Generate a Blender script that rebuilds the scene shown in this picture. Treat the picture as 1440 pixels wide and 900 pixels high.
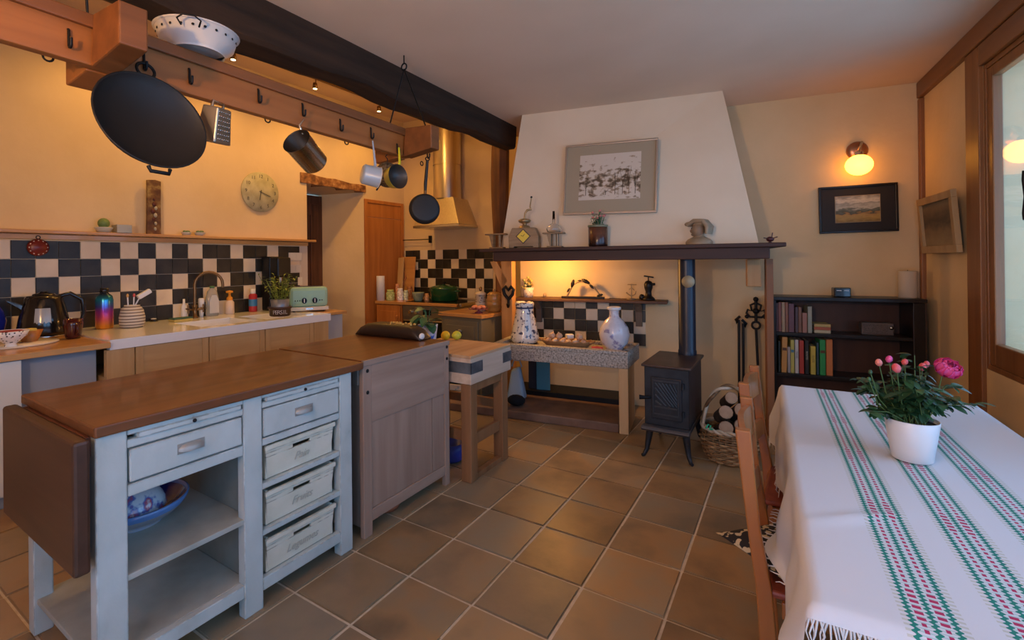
import bpy, bmesh, math, random
from mathutils import Vector, Matrix, Euler
random.seed(7)
for o in list(bpy.data.objects): bpy.data.objects.remove(o)
SC = bpy.context.scene; COL = SC.collection
PI = math.pi
# ---------------------------------------------------------------- camera (fitted to the floor-tile grid)
FPX, CX, CY, YAW, PITCH, ROLL, CAMH = 674.03, 672.17, 365.31, -.5790, .0020, -.0103, 1.4
FW = Vector((math.sin(YAW)*math.cos(PITCH), math.cos(YAW)*math.cos(PITCH), math.sin(PITCH)))
_r = Vector((math.cos(YAW), -math.sin(YAW), 0)); _u = _r.cross(FW)
RV = _r*math.cos(ROLL)+_u*math.sin(ROLL); UV = -_r*math.sin(ROLL)+_u*math.cos(ROLL)
CAM = Vector((0, 0, CAMH))
cd = bpy.data.cameras.new('camera'); co = bpy.data.objects.new('camera', cd); COL.objects.link(co)
m = Matrix((RV, UV, -FW)).transposed().to_4x4(); m.translation = CAM; co.matrix_world = m
cd.sensor_width = 36; cd.lens = 36*FPX/1440; cd.shift_x = (720-CX)/1440; cd.shift_y = -(450-CY)/1440
cd.clip_start = .05; SC.camera = co
# ---------------------------------------------------------------- world, exposure
W = bpy.data.worlds.new('sky'); SC.world = W; W.use_nodes = True
bg = W.node_tree.nodes['Background']; bg.inputs[0].default_value = (.29, .56, 1.0, 1); bg.inputs[1].default_value = 3.0
SC.view_settings.view_transform = 'Standard'; SC.view_settings.look = 'None'
SC.view_settings.exposure = 0.55; SC.view_settings.gamma = 1.0; SC.view_settings.use_curve_mapping = False
WARM = (1.0, .60, .22)
def lamp(name, kind, loc, power, col=WARM, radius=.05, **k):
    l = bpy.data.lights.new(name, kind); l.energy = power; l.color = col
    if kind in ('POINT', 'SPOT'): l.shadow_soft_size = radius
    for a, v in k.items(): setattr(l, a, v)
    o = bpy.data.objects.new(name, l); COL.objects.link(o); o.location = loc; return o
def aim(o, tgt):
    o.rotation_euler = (Vector(tgt)-o.location).to_track_quat('-Z', 'Y').to_euler()
def portal(name, loc, sx, sy, tgt):
    l = bpy.data.lights.new(name, 'AREA'); l.shape = 'RECTANGLE'; l.size = sx; l.size_y = sy; l.cycles.is_portal = True
    o = bpy.data.objects.new(name, l); COL.objects.link(o); o.location = loc; aim(o, tgt); return o
# ---------------------------------------------------------------- pixel helpers: direction from a pixel, distance from a real surface
def ray(x, y): return FW+RV*((x-CX)/FPX)-UV*((y-CY)/FPX)
def Pz(x, y, z): d = ray(x, y); return CAM+d*((z-CAMH)/d.z)
def Px(x, y, X): d = ray(x, y); return CAM+d*(X/d.x)
def Py(x, y, Y): d = ray(x, y); return CAM+d*(Y/d.y)
def Pl(x, y, a, b):
    d = ray(x, y); n = Vector((b[1]-a[1], a[0]-b[0])); t = (n.x*a[0]+n.y*a[1])/(n.x*d.x+n.y*d.y); return CAM+d*t
def size(p, n): return n*(Vector(p)-CAM).dot(FW)/FPX
# ---------------------------------------------------------------- materials
MATS = {}
def M(name, c=(.5, .5, .5), r=.5, metal=0, c2=None, sc=8, det=4, st=(1, 1, 1), bump=0, bsc=None, lo=.35, hi=.65, coat=0, emit=None, es=1, trans=0, kind='noise', rnd=0, ior=1.45):
    if name in MATS: return MATS[name]
    mt = bpy.data.materials.new(name); mt.use_nodes = True; N = mt.node_tree.nodes; L = mt.node_tree.links
    b = N['Principled BSDF']; b.inputs['Roughness'].default_value = r; b.inputs['Metallic'].default_value = metal
    b.inputs['Base Color'].default_value = (*c, 1); b.inputs['Coat Weight'].default_value = coat
    b.inputs['Transmission Weight'].default_value = trans; b.inputs['IOR'].default_value = ior
    if emit: b.inputs['Emission Color'].default_value = (*emit, 1); b.inputs['Emission Strength'].default_value = es
    if c2 is not None or bump:
        tc = N.new('ShaderNodeTexCoord'); mp = N.new('ShaderNodeMapping'); mp.inputs['Scale'].default_value = st
        L.new(tc.outputs['Object'], mp.inputs[0])
        if kind == 'noise':
            t = N.new('ShaderNodeTexNoise'); t.inputs['Scale'].default_value = sc; t.inputs['Detail'].default_value = det; fac = t.outputs['Fac']
        elif kind == 'vor':
            t = N.new('ShaderNodeTexVoronoi'); t.inputs['Scale'].default_value = sc; fac = t.outputs['Distance']
        elif kind == 'wave':
            t = N.new('ShaderNodeTexWave'); t.inputs['Scale'].default_value = sc; t.inputs['Distortion'].default_value = det; t.inputs['Detail'].default_value = 2; t.bands_direction = 'Z' if st[2] > st[0] else 'X'; fac = t.outputs['Fac']
        elif kind == 'cells':
            t = N.new('ShaderNodeTexVoronoi'); t.inputs['Scale'].default_value = sc; fac = t.outputs['Color']
        L.new(mp.outputs[0], t.inputs['Vector'])
        if rnd:
            oi = N.new('ShaderNodeObjectInfo'); ad = N.new('ShaderNodeVectorMath'); ad.operation = 'SCALE'
            cb = N.new('ShaderNodeCombineXYZ')
            for i in range(3): L.new(oi.outputs['Random'], cb.inputs[i])
            L.new(cb.outputs[0], ad.inputs[0]); ad.inputs['Scale'].default_value = 37
            a2 = N.new('ShaderNodeVectorMath'); a2.operation = 'ADD'; L.new(mp.outputs[0], a2.inputs[0]); L.new(ad.outputs[0], a2.inputs[1]); L.new(a2.outputs[0], t.inputs['Vector'])
        if c2 is not None:
            cols = c2 if isinstance(c2[0], (tuple, list)) else [c2]
            rp = N.new('ShaderNodeValToRGB'); e = rp.color_ramp.elements
            e[0].position = lo; e[0].color = (*c, 1); e[1].position = hi; e[1].color = (*cols[-1], 1)
            for i, cc in enumerate(cols[:-1]):
                x = e.new(lo+(hi-lo)*(i+1)/len(cols)); x.color = (*cc, 1)
            L.new(fac, rp.inputs[0]); out = rp.outputs[0]
            if rnd:
                hs = N.new('ShaderNodeHueSaturation'); mr = N.new('ShaderNodeMapRange'); mr.inputs[3].default_value = 1-rnd; mr.inputs[4].default_value = 1+rnd
                L.new(oi.outputs['Random'], mr.inputs[0]); L.new(mr.outputs[0], hs.inputs['Value']); L.new(out, hs.inputs['Color']); out = hs.outputs[0]
            L.new(out, b.inputs['Base Color'])
        if bump:
            bm_ = N.new('ShaderNodeBump'); bm_.inputs['Strength'].default_value = bump; bm_.inputs['Distance'].default_value = .01
            if bsc:
                t2 = N.new('ShaderNodeTexNoise'); t2.inputs['Scale'].default_value = bsc; t2.inputs['Detail'].default_value = 4; L.new(mp.outputs[0], t2.inputs['Vector']); L.new(t2.outputs['Fac'], bm_.inputs['Height'])
            else: L.new(fac, bm_.inputs['Height'])
            L.new(bm_.outputs[0], b.inputs['Normal'])
    MATS[name] = mt; return mt
def wood(name, c, c2, r=.45, sc=6, axis=1, bump=.15, coat=0, lo=.3, hi=.7, rnd=0):
    st = [9, 9, 9]; st[axis] = .7
    return M(name, c, r, c2=c2, sc=sc*.35, det=5, st=st, bump=bump, coat=coat, lo=lo, hi=hi, rnd=rnd)
plaster = M('plaster', (.63, .465, .255), .85, c2=(.69, .52, .30), sc=2.2, det=5, bump=.25, bsc=14)
plaster_hood = M('plaster_hood', (.71, .575, .405), .85, c2=(.75, .615, .445), sc=2, det=4, bump=.12, bsc=10)
ceil_m = M('ceiling_paint', (.68, .52, .375), .9, c2=(.73, .565, .415), sc=1.5, det=3, bump=.12, bsc=9)
reveal_m = M('reveal_plaster', (.66, .60, .53), .9, c2=(.72, .67, .60), sc=3, det=5, bump=.4, bsc=9)
grout = M('floor_grout', (.52, .43, .31), .9, c2=(.62, .53, .40), sc=30)
floor_t = M('floor_tile', (.17, .115, .062), .38, c2=[(.33, .20, .09), (.26, .215, .14)], sc=3.2, det=6, bump=.12, bsc=18, lo=.3, hi=.72, rnd=.22)
_n = floor_t.node_tree; _b = _n.nodes['Principled BSDF']; _src = _b.inputs['Base Color'].links[0].from_socket
_oi = _n.nodes.new('ShaderNodeObjectInfo'); _wn = _n.nodes.new('ShaderNodeTexWhiteNoise'); _n.links.new(_oi.outputs['Location'], _wn.inputs['Vector'])
_rp = _n.nodes.new('ShaderNodeMapRange'); _rp.inputs[1].default_value = .35; _rp.inputs[2].default_value = 1; _rp.inputs[4].default_value = .55; _n.links.new(_wn.outputs['Value'], _rp.inputs[0])
_mx = _n.nodes.new('ShaderNodeMix'); _mx.data_type = 'RGBA'; _n.links.new(_rp.outputs[0], _mx.inputs[0]); _n.links.new(_src, _mx.inputs[6]); _mx.inputs[7].default_value = (.185, .175, .135, 1); _n.links.new(_mx.outputs[2], _b.inputs['Base Color'])
wgrout = M('wall_grout', (.62, .52, .40), .8)
tile_b = M('tile_black', (.016, .013, .008), .42, c2=(.038, .031, .021), sc=9, det=4, rnd=.2, bump=.05)
tile_w = M('tile_cream', (.70, .56, .38), .35, c2=(.76, .63, .45), sc=7, det=3, rnd=.06, bump=.05)
oak_dark = wood('beam_dark', (.012, .0065, .0035), (.042, .021, .010), .9, 5, 1, .6)
oak_post = wood('post_oak', (.09, .035, .012), (.22, .09, .03), .65, 5, 2, .5)
frame_oak = wood('window_oak', (.17, .065, .02), (.27, .11, .035), .4, 5, 2, .15)
frame_oakh = wood('window_oak_h', (.15, .06, .02), (.24, .10, .035), .4, 5, 1, .15)
rack_w = wood('rack_pine', (.26, .085, .018), (.37, .13, .03), .45, 5, 1, .12)
rack_d = wood('rack_dark', (.15, .05, .012), (.23, .077, .019), .5, 5, 1, .12)
mantel_w = wood('mantel_wood', (.028, .009, .005), (.06, .02, .010), .6, 5, 0, .2)
counter_w = wood('counter_wood', (.44, .22, .07), (.60, .33, .12), .3, 5, 1, .08, coat=.2)
counter_wx = wood('counter_wood_x', (.42, .19, .055), (.56, .28, .09), .3, 5, 0, .08, coat=.2)
pine_v = wood('pine_v', (.42, .25, .10), (.54, .35, .16), .45, 5, 2, .08)
pine_h = wood('pine_h', (.42, .25, .10), (.54, .35, .16), .45, 5, 1, .08)
door_w = wood('door_oak', (.36, .12, .025), (.50, .19, .045), .4, 5, 2, .12)
top_w = wood('island_top', (.105, .036, .012), (.18, .065, .022), .36, 5, 1, .12, coat=.12)
top_e = wood('island_top_edge', (.10, .036, .022), (.16, .062, .038), .4, 5, 1, .10)
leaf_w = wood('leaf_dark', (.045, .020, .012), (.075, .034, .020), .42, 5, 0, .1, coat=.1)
paint = M('grey_paint', (.13, .12, .10), .5, c2=[(.38, .43, .41), (.43, .48, .46), (.45, .50, .48), (.48, .53, .51)], sc=7, det=10, st=(1.2, 1.2, .8), bump=.15, bsc=22, lo=.22, hi=.62)
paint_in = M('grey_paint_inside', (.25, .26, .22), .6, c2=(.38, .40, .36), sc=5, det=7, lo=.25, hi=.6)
crate_m = M('crate_cream', (.50, .48, .38), .6, c2=[(.60, .58, .46), (.64, .62, .51)], sc=9, det=8, bump=.15, bsc=30, lo=.25, hi=.6)
def worn(mt, col, rad, nsc=24, lo=.42, hi=.56):   # paint rubbed off along edges
    nt = mt.node_tree; N = nt.nodes; L = nt.links; b = N['Principled BSDF']; src = b.inputs['Base Color'].links[0].from_socket
    bv = N.new('ShaderNodeBevel'); bv.samples = 6; bv.inputs['Radius'].default_value = rad; ge = N.new('ShaderNodeNewGeometry')
    dt = N.new('ShaderNodeVectorMath'); dt.operation = 'DOT_PRODUCT'; L.new(bv.outputs[0], dt.inputs[0]); L.new(ge.outputs['True Normal'], dt.inputs[1])
    mr = N.new('ShaderNodeMapRange'); mr.inputs[1].default_value = .995; mr.inputs[2].default_value = .90; L.new(dt.outputs['Value'], mr.inputs[0])
    tc = N.new('ShaderNodeTexCoord'); no = N.new('ShaderNodeTexNoise'); no.inputs['Scale'].default_value = nsc; no.inputs['Detail'].default_value = 6; L.new(tc.outputs['Object'], no.inputs['Vector'])
    m2 = N.new('ShaderNodeMapRange'); m2.inputs[1].default_value = lo; m2.inputs[2].default_value = hi; L.new(no.outputs['Fac'], m2.inputs[0])
    mu = N.new('ShaderNodeMath'); mu.operation = 'MULTIPLY'; L.new(mr.outputs[0], mu.inputs[0]); L.new(m2.outputs[0], mu.inputs[1])
    mx = N.new('ShaderNodeMix'); mx.data_type = 'RGBA'; L.new(mu.outputs[0], mx.inputs[0]); L.new(src, mx.inputs[6]); mx.inputs[7].default_value = (*col, 1); L.new(mx.outputs[2], b.inputs['Base Color'])
worn(paint, (.10, .08, .065), .007); worn(crate_m, (.16, .14, .11), .005)
cup_m = M('cup_pull', (.32, .31, .28), .4, .3)
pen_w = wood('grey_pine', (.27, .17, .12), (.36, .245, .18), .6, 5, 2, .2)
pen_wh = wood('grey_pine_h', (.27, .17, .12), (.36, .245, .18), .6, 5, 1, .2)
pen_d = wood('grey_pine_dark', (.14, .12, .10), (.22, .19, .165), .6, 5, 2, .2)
block_t = wood('block_top', (.46, .26, .13), (.60, .38, .21), .55, 5, 1, .15)
block_s = wood('block_side', (.46, .32, .22), (.62, .47, .35), .6, 5, 1, .15)
block_l = wood('block_leg', (.20, .085, .032), (.30, .14, .058), .5, 5, 2, .15)
strap_m = M('strap_steel', (.16, .18, .20), .42, .8, c2=(.26, .28, .30), sc=14)
iron = M('iron_black', (.012, .012, .013), .5, .6)
stove_l = M('stove_relief', (.055, .058, .065), .4, .5)
stove_m = M('stove_iron', (.020, .022, .026), .45, .35, c2=(.035, .038, .045), sc=12, bump=.1, bsc=120)
stove_top = M('stove_top', (.055, .036, .030), .38, .4, c2=(.09, .062, .052), sc=8)
pan_m = M('pan_black', (.009, .007, .006), .55, 0)
steel = M('steel', (.62, .58, .52), .24, 1.0)
steel_b = M('steel_brushed', (.58, .50, .38), .30, 1.0, c2=(.66, .58, .46), sc=3, st=(30, 30, .5))
chrome = M('chrome', (.72, .70, .66), .12, 1.0)
brass = M('aged_brass', (.22, .13, .06), .35, .9)
white_cer = M('white_ceramic', (.80, .80, .80), .12, coat=.3)
white_m = M('white_matt', (.78, .78, .78), .45)
white_c = M('socket_cream', (.72, .66, .54), .4)
granite = M('granite', (.10, .09, .08), .6, c2=[(.36, .32, .27), (.50, .46, .40)], sc=70, det=2, lo=.3, hi=.7, bump=.1)
stone_hearth = M('hearth_stone', (.13, .075, .05), .6, c2=(.21, .125, .085), sc=6, det=5)
glass = M('clear_glass', (1, 1, 1), .02, trans=1)
black_p = M('black_plastic', (.008, .008, .009), .18, coat=.4)
black_w = wood('bookcase_black', (.006, .004, .003), (.014, .008, .006), .35, 5, 2, .08)
black_back = wood('bookcase_back', (.045, .016, .007), (.07, .026, .012), .5, 5, 2, .08)
soil = M('soil', (.02, .013, .008), .9, c2=(.05, .035, .022), sc=60, bump=.5)
chair_w = wood('chair_wood', (.24, .072, .014), (.36, .122, .028), .35, 5, 2, .1, coat=.2)
# ---------------------------------------------------------------- mesh builder
class MB:
    def __init__(s): s.v = []; s.f = []; s.sm = []
    def raw(s, vs, fs, smooth=False, mat=None):
        o = len(s.v); s.v += [tuple(mat @ Vector(v)) if mat else tuple(v) for v in vs]
        s.f += [tuple(i+o for i in f) for f in fs]; s.sm += [smooth]*len(fs); return s
    def box(s, x0, x1, y0, y1, z0, z1, mat=None):
        return s.raw([(x0, y0, z0), (x1, y0, z0), (x1, y1, z0), (x0, y1, z0), (x0, y0, z1), (x1, y0, z1), (x1, y1, z1), (x0, y1, z1)],
                     [(0, 3, 2, 1), (4, 5, 6, 7), (0, 1, 5, 4), (1, 2, 6, 5), (2, 3, 7, 6), (3, 0, 4, 7)], False, mat)
    def cbox(s, c, d, rot=(0, 0, 0)):
        mt = Matrix.Translation(c) @ Euler(rot).to_matrix().to_4x4(); a, b, e = [i/2 for i in d]
        return s.box(-a, a, -b, b, -e, e, mt)
    def hexa(s, lo, hi):  # two quads of 4 points (bottom, top)
        return s.raw(list(lo)+list(hi), [(0, 3, 2, 1), (4, 5, 6, 7), (0, 1, 5, 4), (1, 2, 6, 5), (2, 3, 7, 6), (3, 0, 4, 7)])
    def prism(s, poly, y0, y1, ax='y', mat=None):  # polygon in the plane across an axis, extruded along it
        n = len(poly)
        def p(a, b, t): return (a, t, b) if ax == 'y' else ((t, a, b) if ax == 'x' else (a, b, t))
        vs = [p(a, b, y0) for a, b in poly]+[p(a, b, y1) for a, b in poly]
        return s.raw(vs, [tuple(range(n))[::-1], tuple(range(n, 2*n))]+[(i, (i+1) % n, n+(i+1) % n, n+i) for i in range(n)], False, mat)
    def lathe(s, prof, c=(0, 0, 0), n=24, mat=None, sx=1, sy=1, caps=False):
        vs = []; fs = []
        for r, z in prof:
            for k in range(n):
                a = 2*PI*k/n; vs.append((c[0]+r*math.cos(a)*sx, c[1]+r*math.sin(a)*sy, c[2]+z))
        m_ = len(prof)
        for i in range(m_-1):
            for k in range(n): fs.append((i*n+k, i*n+(k+1) % n, (i+1)*n+(k+1) % n, (i+1)*n+k))
        s.raw(vs, fs, True, mat)
        if caps and prof[0][0] > 1e-5: s.raw([vs[k] for k in range(n)], [tuple(range(n))[::-1]], False, mat)
        if caps and prof[-1][0] > 1e-5: s.raw([vs[(m_-1)*n+k] for k in range(n)], [tuple(range(n))], False, mat)
        return s
    def tube(s, pts, r, n=8, closed=False):
        pts = [Vector(p) for p in pts]; m_ = len(pts); rs = r if isinstance(r, (list, tuple)) else [r]*m_
        vs = []; fs = []; up = None
        for i, p in enumerate(pts):
            if closed: d = pts[(i+1) % m_]-pts[i-1]
            else: d = pts[min(i+1, m_-1)]-pts[max(i-1, 0)]
            d.normalize()
            if up is None: up = Vector((0, 0, 1)) if abs(d.z) < .9 else Vector((1, 0, 0))
            a = d.cross(up); a.normalize(); b = a.cross(d); up = b
            for k in range(n):
                t = 2*PI*k/n; vs.append(p+a*(rs[i]*math.cos(t))+b*(rs[i]*math.sin(t)))
        for i in range(m_ if closed else m_-1):
            j = (i+1) % m_
            for k in range(n): fs.append((i*n+k, i*n+(k+1) % n, j*n+(k+1) % n, j*n+k))
        s.raw(vs, fs, True)
        if not closed:
            s.raw(vs[:n], [tuple(range(n))[::-1]]); s.raw(vs[-n:], [tuple(range(n))])
        return s
    def cyl(s, p, q, r, r2=None, n=16): return s.tube([p, q], [r, r if r2 is None else r2], n)
    def ball(s, c, r, n=16, sc=(1, 1, 1)):
        h = n//2; return s.lathe([(max(r*math.sin(PI*i/h), 1e-6), -r*math.cos(PI*i/h)) for i in range(h+1)], (0, 0, 0), n, Matrix.Translation(c) @ Matrix.Diagonal((*sc, 1)))
    def ring(s, c, R, r, ax='z', n=24, k=8, a0=0, a1=2*PI):
        full = abs(a1-a0-2*PI) < 1e-6; cnt = n if full else n+1; pts = []
        for i in range(cnt):
            t = a0+(a1-a0)*i/n; u, v = R*math.cos(t), R*math.sin(t)
            pts.append({'z': (c[0]+u, c[1]+v, c[2]), 'x': (c[0], c[1]+u, c[2]+v), 'y': (c[0]+u, c[1], c[2]+v)}[ax])
        return s.tube(pts, r, k, closed=full)
    def mesh(s, name):
        me = bpy.data.meshes.new(name); me.from_pydata(s.v, [], s.f); me.polygons.foreach_set('use_smooth', s.sm)
        bm = bmesh.new(); bm.from_mesh(me); bmesh.ops.recalc_face_normals(bm, faces=bm.faces); bm.to_mesh(me); bm.free(); me.update(); return me
    def build(s, name, mat, parent=None, bevel=0, label=None, kind=None, seg=2):
        me = s.mesh(name); me.materials.append(mat); o = bpy.data.objects.new(name, me); COL.objects.link(o)
        if parent: o.parent = parent
        if bevel:
            b = o.modifiers.new('bevel', 'BEVEL'); b.width = bevel; b.segments = seg; b.limit_method = 'ANGLE'; b.angle_limit = .6; b.harden_normals = False
        if label: o['label'] = label
        if kind: o['kind'] = kind
        return o
def tag(o, label, cat, group=None):
    o['label'] = label; o['category'] = cat
    if group: o['group'] = group
    return o
def thing(name, label, cat, loc=(0, 0, 0), rz=0, group=None):
    o = bpy.data.objects.new(name, None); COL.objects.link(o); o.location = loc; o.rotation_euler = (0, 0, rz); o.empty_display_size = .1
    return tag(o, label, cat, group)
def solo(mb, name, mat, label, cat, loc=(0, 0, 0), rz=0, group=None, bevel=0, rot=None):
    o = mb.build(name, mat, None, bevel); o.location = loc; o.rotation_euler = rot or (0, 0, rz); return tag(o, label, cat, group)
def struct(mb, name, mat, parent=None, bevel=0, label=None):
    o = mb.build(name, mat, parent, bevel)
    if not parent: o['kind'] = 'structure'
    if label: o['label'] = label
    return o
def dup(root, loc, rz, label=None, parent=None):
    r = root.copy(); COL.objects.link(r); r.location = loc; r.rotation_euler = (0, 0, rz)
    if label: r['label'] = label
    for ch in list(root.children):
        c = ch.copy(); COL.objects.link(c); c.parent = r
        for g in ch.children:
            d = g.copy(); COL.objects.link(d); d.parent = c
    return r
def inst(me, name, parent, loc, rot=(0, 0, 0), sc=(1, 1, 1), mat=None):
    o = bpy.data.objects.new(name, me); COL.objects.link(o); o.parent = parent; o.location = loc; o.rotation_euler = rot; o.scale = sc
    if mat: o.material_slots[0].link = 'OBJECT'; o.material_slots[0].material = mat
    return o
def text(name, body, mat, parent, loc, rot, h, align='CENTER', ext=.0006, shear=0):
    cu = bpy.data.curves.new(name, 'FONT'); cu.body = body; cu.size = h; cu.align_x = align; cu.align_y = 'CENTER'; cu.extrude = ext; cu.shear = shear; cu.resolution_u = 3
    t = bpy.data.objects.new('tmp', cu); COL.objects.link(t); dg = bpy.context.evaluated_depsgraph_get()
    me = bpy.data.meshes.new_from_object(t.evaluated_get(dg)); bpy.data.objects.remove(t); me.materials.clear(); me.materials.append(mat)
    o = bpy.data.objects.new(name, me); COL.objects.link(o); o.parent = parent; o.location = loc; o.rotation_euler = rot; return o
def leafmesh(L=.05, Wd=.026, fold=.25):
    b = MB(); vs = []; n = 5
    for i in range(n+1):
        t = i/n; w = Wd/2*math.sin(PI*min(1, t*.93+.04))**.8; z = -.35*L*t*t
        vs += [(-w, L*t, z+fold*w), (0, L*t, z), (w, L*t, z+fold*w)]
    fs = []
    for i in range(n):
        a = i*3; fs += [(a, a+1, a+4, a+3), (a+1, a+2, a+5, a+4)]
    b.raw(vs, fs, True); return b
# ================================================================ STRUCTURE
ZD, ZK, XL = 2.75, 3.40, -4.665
TS = .33934; TOX, TOY = -1.44228, 1.61545
KA, KB = (-4.665, 5.2), (-2.4, 5.33)          # kitchen back wall
BA, BB = (-2.4, 4.49), (.87, 5.0)             # fireplace and right back wall
KR = math.atan2(KB[1]-KA[1], KB[0]-KA[0]); BR = math.atan2(BB[1]-BA[1], BB[0]-BA[0])
RO, RR = Vector((.964, 3.656, 0)), math.atan(.076)   # right wall frame: local y runs along the wall, local x points outdoors
def offl(a, b, d):  # line moved d metres towards the room
    v = Vector((b[0]-a[0], b[1]-a[1])); v.normalize(); n = Vector((v.y, -v.x)); return (a[0]+n.x*d, a[1]+n.y*d), (b[0]+n.x*d, b[1]+n.y*d)
# floor: grout bed and tiles
b = MB(); b.box(-5.4, 1.6, -1.5, 5.6, -.10, -.006); fl = struct(b, 'floor', grout)
g = .0045; b = MB(); b.box(-TS/2+g, TS/2-g, -TS/2+g, TS/2-g, -.03, 0)
tm = b.mesh('floor_tile'); tm.materials.append(floor_t)
bmx = bmesh.new(); bmx.from_mesh(tm); bmesh.ops.bevel(bmx, geom=[e for e in bmx.edges if all(v.co.z > -.01 for v in e.verts)], offset=.005, segments=2, affect='EDGES'); bmx.to_mesh(tm); bmx.free()
for i in range(-9, 7):
    for j in range(-4, 11):
        x, y = TOX+TS*(i+.5), TOY+TS*(j+.5)
        if x > 1.1 or x < -4.7 or (x < -3.9 and y < 3.3): continue
        o = inst(tm, 'tile', fl, (x+random.uniform(-.001, .001), y+random.uniform(-.001, .001), random.uniform(-.0012, .0012)), (random.uniform(-.002, .002), random.uniform(-.002, .002), random.choice((0, PI/2, PI, -PI/2))+random.uniform(-.004, .004)))
# ceilings and the step between them
b = MB(); b.box(-2.40, 1.6, -1.5, 5.6, ZD, ZD+.1); struct(b, 'ceiling', ceil_m)
b = MB(); b.box(-5.3, -2.40, -1.5, 5.6, ZK, ZK+.1); b.box(-2.5, -2.40, -1.5, 5.6, ZD+.005, ZK); struct(b, 'ceiling_kitchen', ceil_m)
# left wall with the deep doorway
b = MB()
b.prism([(XL, -1.4), (XL, 3.545), (-5.15, 3.42), (-5.35, 3.42), (-5.35, -1.4)], 0, ZK, 'z')
b.prism([(XL, 4.425), (XL, 5.6), (-5.35, 5.6), (-5.35, 4.14), (-5.15, 4.14)], 0, ZK, 'z')
b.hexa([(XL, 3.545, 2.31), (XL, 4.425, 2.31), (-5.35, 4.425, 2.27), (-5.35, 3.545, 2.27)], [(XL, 3.545, ZK), (XL, 4.425, ZK), (-5.35, 4.425, ZK), (-5.35, 3.545, ZK)])
wl = struct(b, 'wall_left', plaster)
b = MB(); n = 9; lo = []; hi = []
for i in range(n):
    y = 3.455+i*(4.452-3.455)/(n-1); dz = .008*math.sin(i*1.9)
    lo.append((y, 2.308+.006*math.sin(i*2.3))); hi.append((y, 2.428-.035*i/(n-1)+dz))
b.prism(lo+hi[::-1], XL-.25, XL+.018, 'x')
lint = M('lintel_oak', (.10, .035, .010), .7, c2=[(.28, .12, .04), (.50, .29, .12)], sc=16, det=6, bump=.6, lo=.35, hi=.75)
struct(b, 'trim_5', lint, bevel=.006)
d2 = M('inner_door', (.07, .028, .014), .5, c2=(.12, .05, .025), sc=4, st=(8, 8, .6))
b = MB(); b.box(-5.22, -5.14, 3.42, 4.14, .02, 2.26); dr2 = struct(b, 'door_2', d2)
b = MB(); b.box(-5.14, -5.125, 3.50, 3.62, .1, 2.15); b.box(-5.14, -5.125, 3.95, 4.07, .1, 2.15); b.box(-5.14, -5.125, 3.62, 3.95, 2.0, 2.15); b.box(-5.14, -5.125, 3.62, 3.95, .95, 1.1); b.build('door_frame', d2, dr2, .004)
# flush oak door further along the left wall
b = MB(); b.box(XL-.02, XL+.022, 4.425, 4.475, 0, 2.225); b.box(XL-.02, XL+.022, 5.12, 5.17, 0, 2.225); b.box(XL-.02, XL+.022, 4.475, 5.12, 2.18, 2.225)
dr = struct(b, 'door_1', door_w, bevel=.003)
b = MB(); b.box(XL-.01, XL+.012, 4.475, 5.12, 1.995, 2.18); b.build('door_panel', door_w, dr, .003)
b = MB(); b.box(XL-.01, XL+.012, 4.475, 5.12, .02, 1.99); b.build('door_panel', door_w, dr, .003)
# checkerboard on the left wall
rows = ['WBBBWBWBWBWBBWBBWBBW', 'BBWBBWBWBBBWBBWBWBWB', 'BWBWBBWBBWBBWBBWBBBW', 'BBBBBWBBWBBWBBWBWBBW', 'BWBWBBWBBWBBWBBWBBWB']
def tilemesh(nm, w, h, mt):
    bb = MB(); bb.box(-.004, .008, -w/2+.002, w/2-.002, -h/2+.002, h/2-.002); me = bb.mesh(nm); me.materials.append(mt)
    q = bmesh.new(); q.from_mesh(me); bmesh.ops.bevel(q, geom=list(q.edges), offset=.0016, segments=1, affect='EDGES'); q.to_mesh(me); q.free(); return me
tw, thh = .1332, .1365
tb, tw_ = tilemesh('tile_black', tw, thh, tile_b), tilemesh('tile_cream', tw, thh, tile_w)
b = MB(); b.box(XL-.01, XL+.003, .5, 3.545, .895, 1.584); b.build('tile_bed', wgrout, wl)
for r, s in enumerate(rows):
    for k, ch in enumerate(s):
        y = 1.036+tw*(k-1+.5)
        if k == 19: continue
        inst(tb if ch == 'B' else tw_, 'tile', wl, (XL+.004, y, 1.583-thh*(r+.5)), (0, random.uniform(-.004, .004), 0))
    for k in (-1, -2, -3): inst(tb if (k+r) % 3 else tw_, 'tile', wl, (XL+.004, 1.036+tw*(k-.5), 1.583-thh*(r+.5)))
# back wall: kitchen part, step, fireplace and right part
b = MB(); kd = Vector((KB[0]-KA[0], KB[1]-KA[1]))
b.prism([(KA[0]-.7, KA[1]-.04), KA, (KB[0]+.15, KB[1]+.0086), (KB[0]+.15, 5.7), (KA[0]-.7, 5.7)], 0, ZK, 'z')
b.prism([BA, (BB[0]+.5, BB[1]+.078), (BB[0]+.5, 5.7), (BA[0], 5.7)], 0, ZD+.05, 'z')
wb = struct(b, 'wall_back', plaster)
rows = ['WBBWBWBBWBBB', 'BWBBWBBWBBWB', 'WBBWBBWBBWBW', 'BBWBWBBBWBWB', 'BBBBBBBBBWWB']
cols = [565.3, 570.8, 580.8, 591.3, 602, 612.8, 623.3, 634.7, 645.5, 657, 668.8, 680.8, 693.3]
def onK(x): return (Pl(x, 365, KA, KB).x-KA[0])/math.cos(KR)
us = [onK(x) for x in cols]
def K(u, d, z): return Vector((KA[0]+u*math.cos(KR)+d*math.sin(KR), KA[1]+u*math.sin(KR)-d*math.cos(KR), z))   # u along the wall, d out of it
def B_(u, d, z): return Vector((BA[0]+u*math.cos(BR)+d*math.sin(BR), BA[1]+u*math.sin(BR)-d*math.cos(BR), z))
kb, kw = tilemesh('tile_black', .128, .1305, tile_b), tilemesh('tile_cream', .128, .1305, tile_w)
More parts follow.
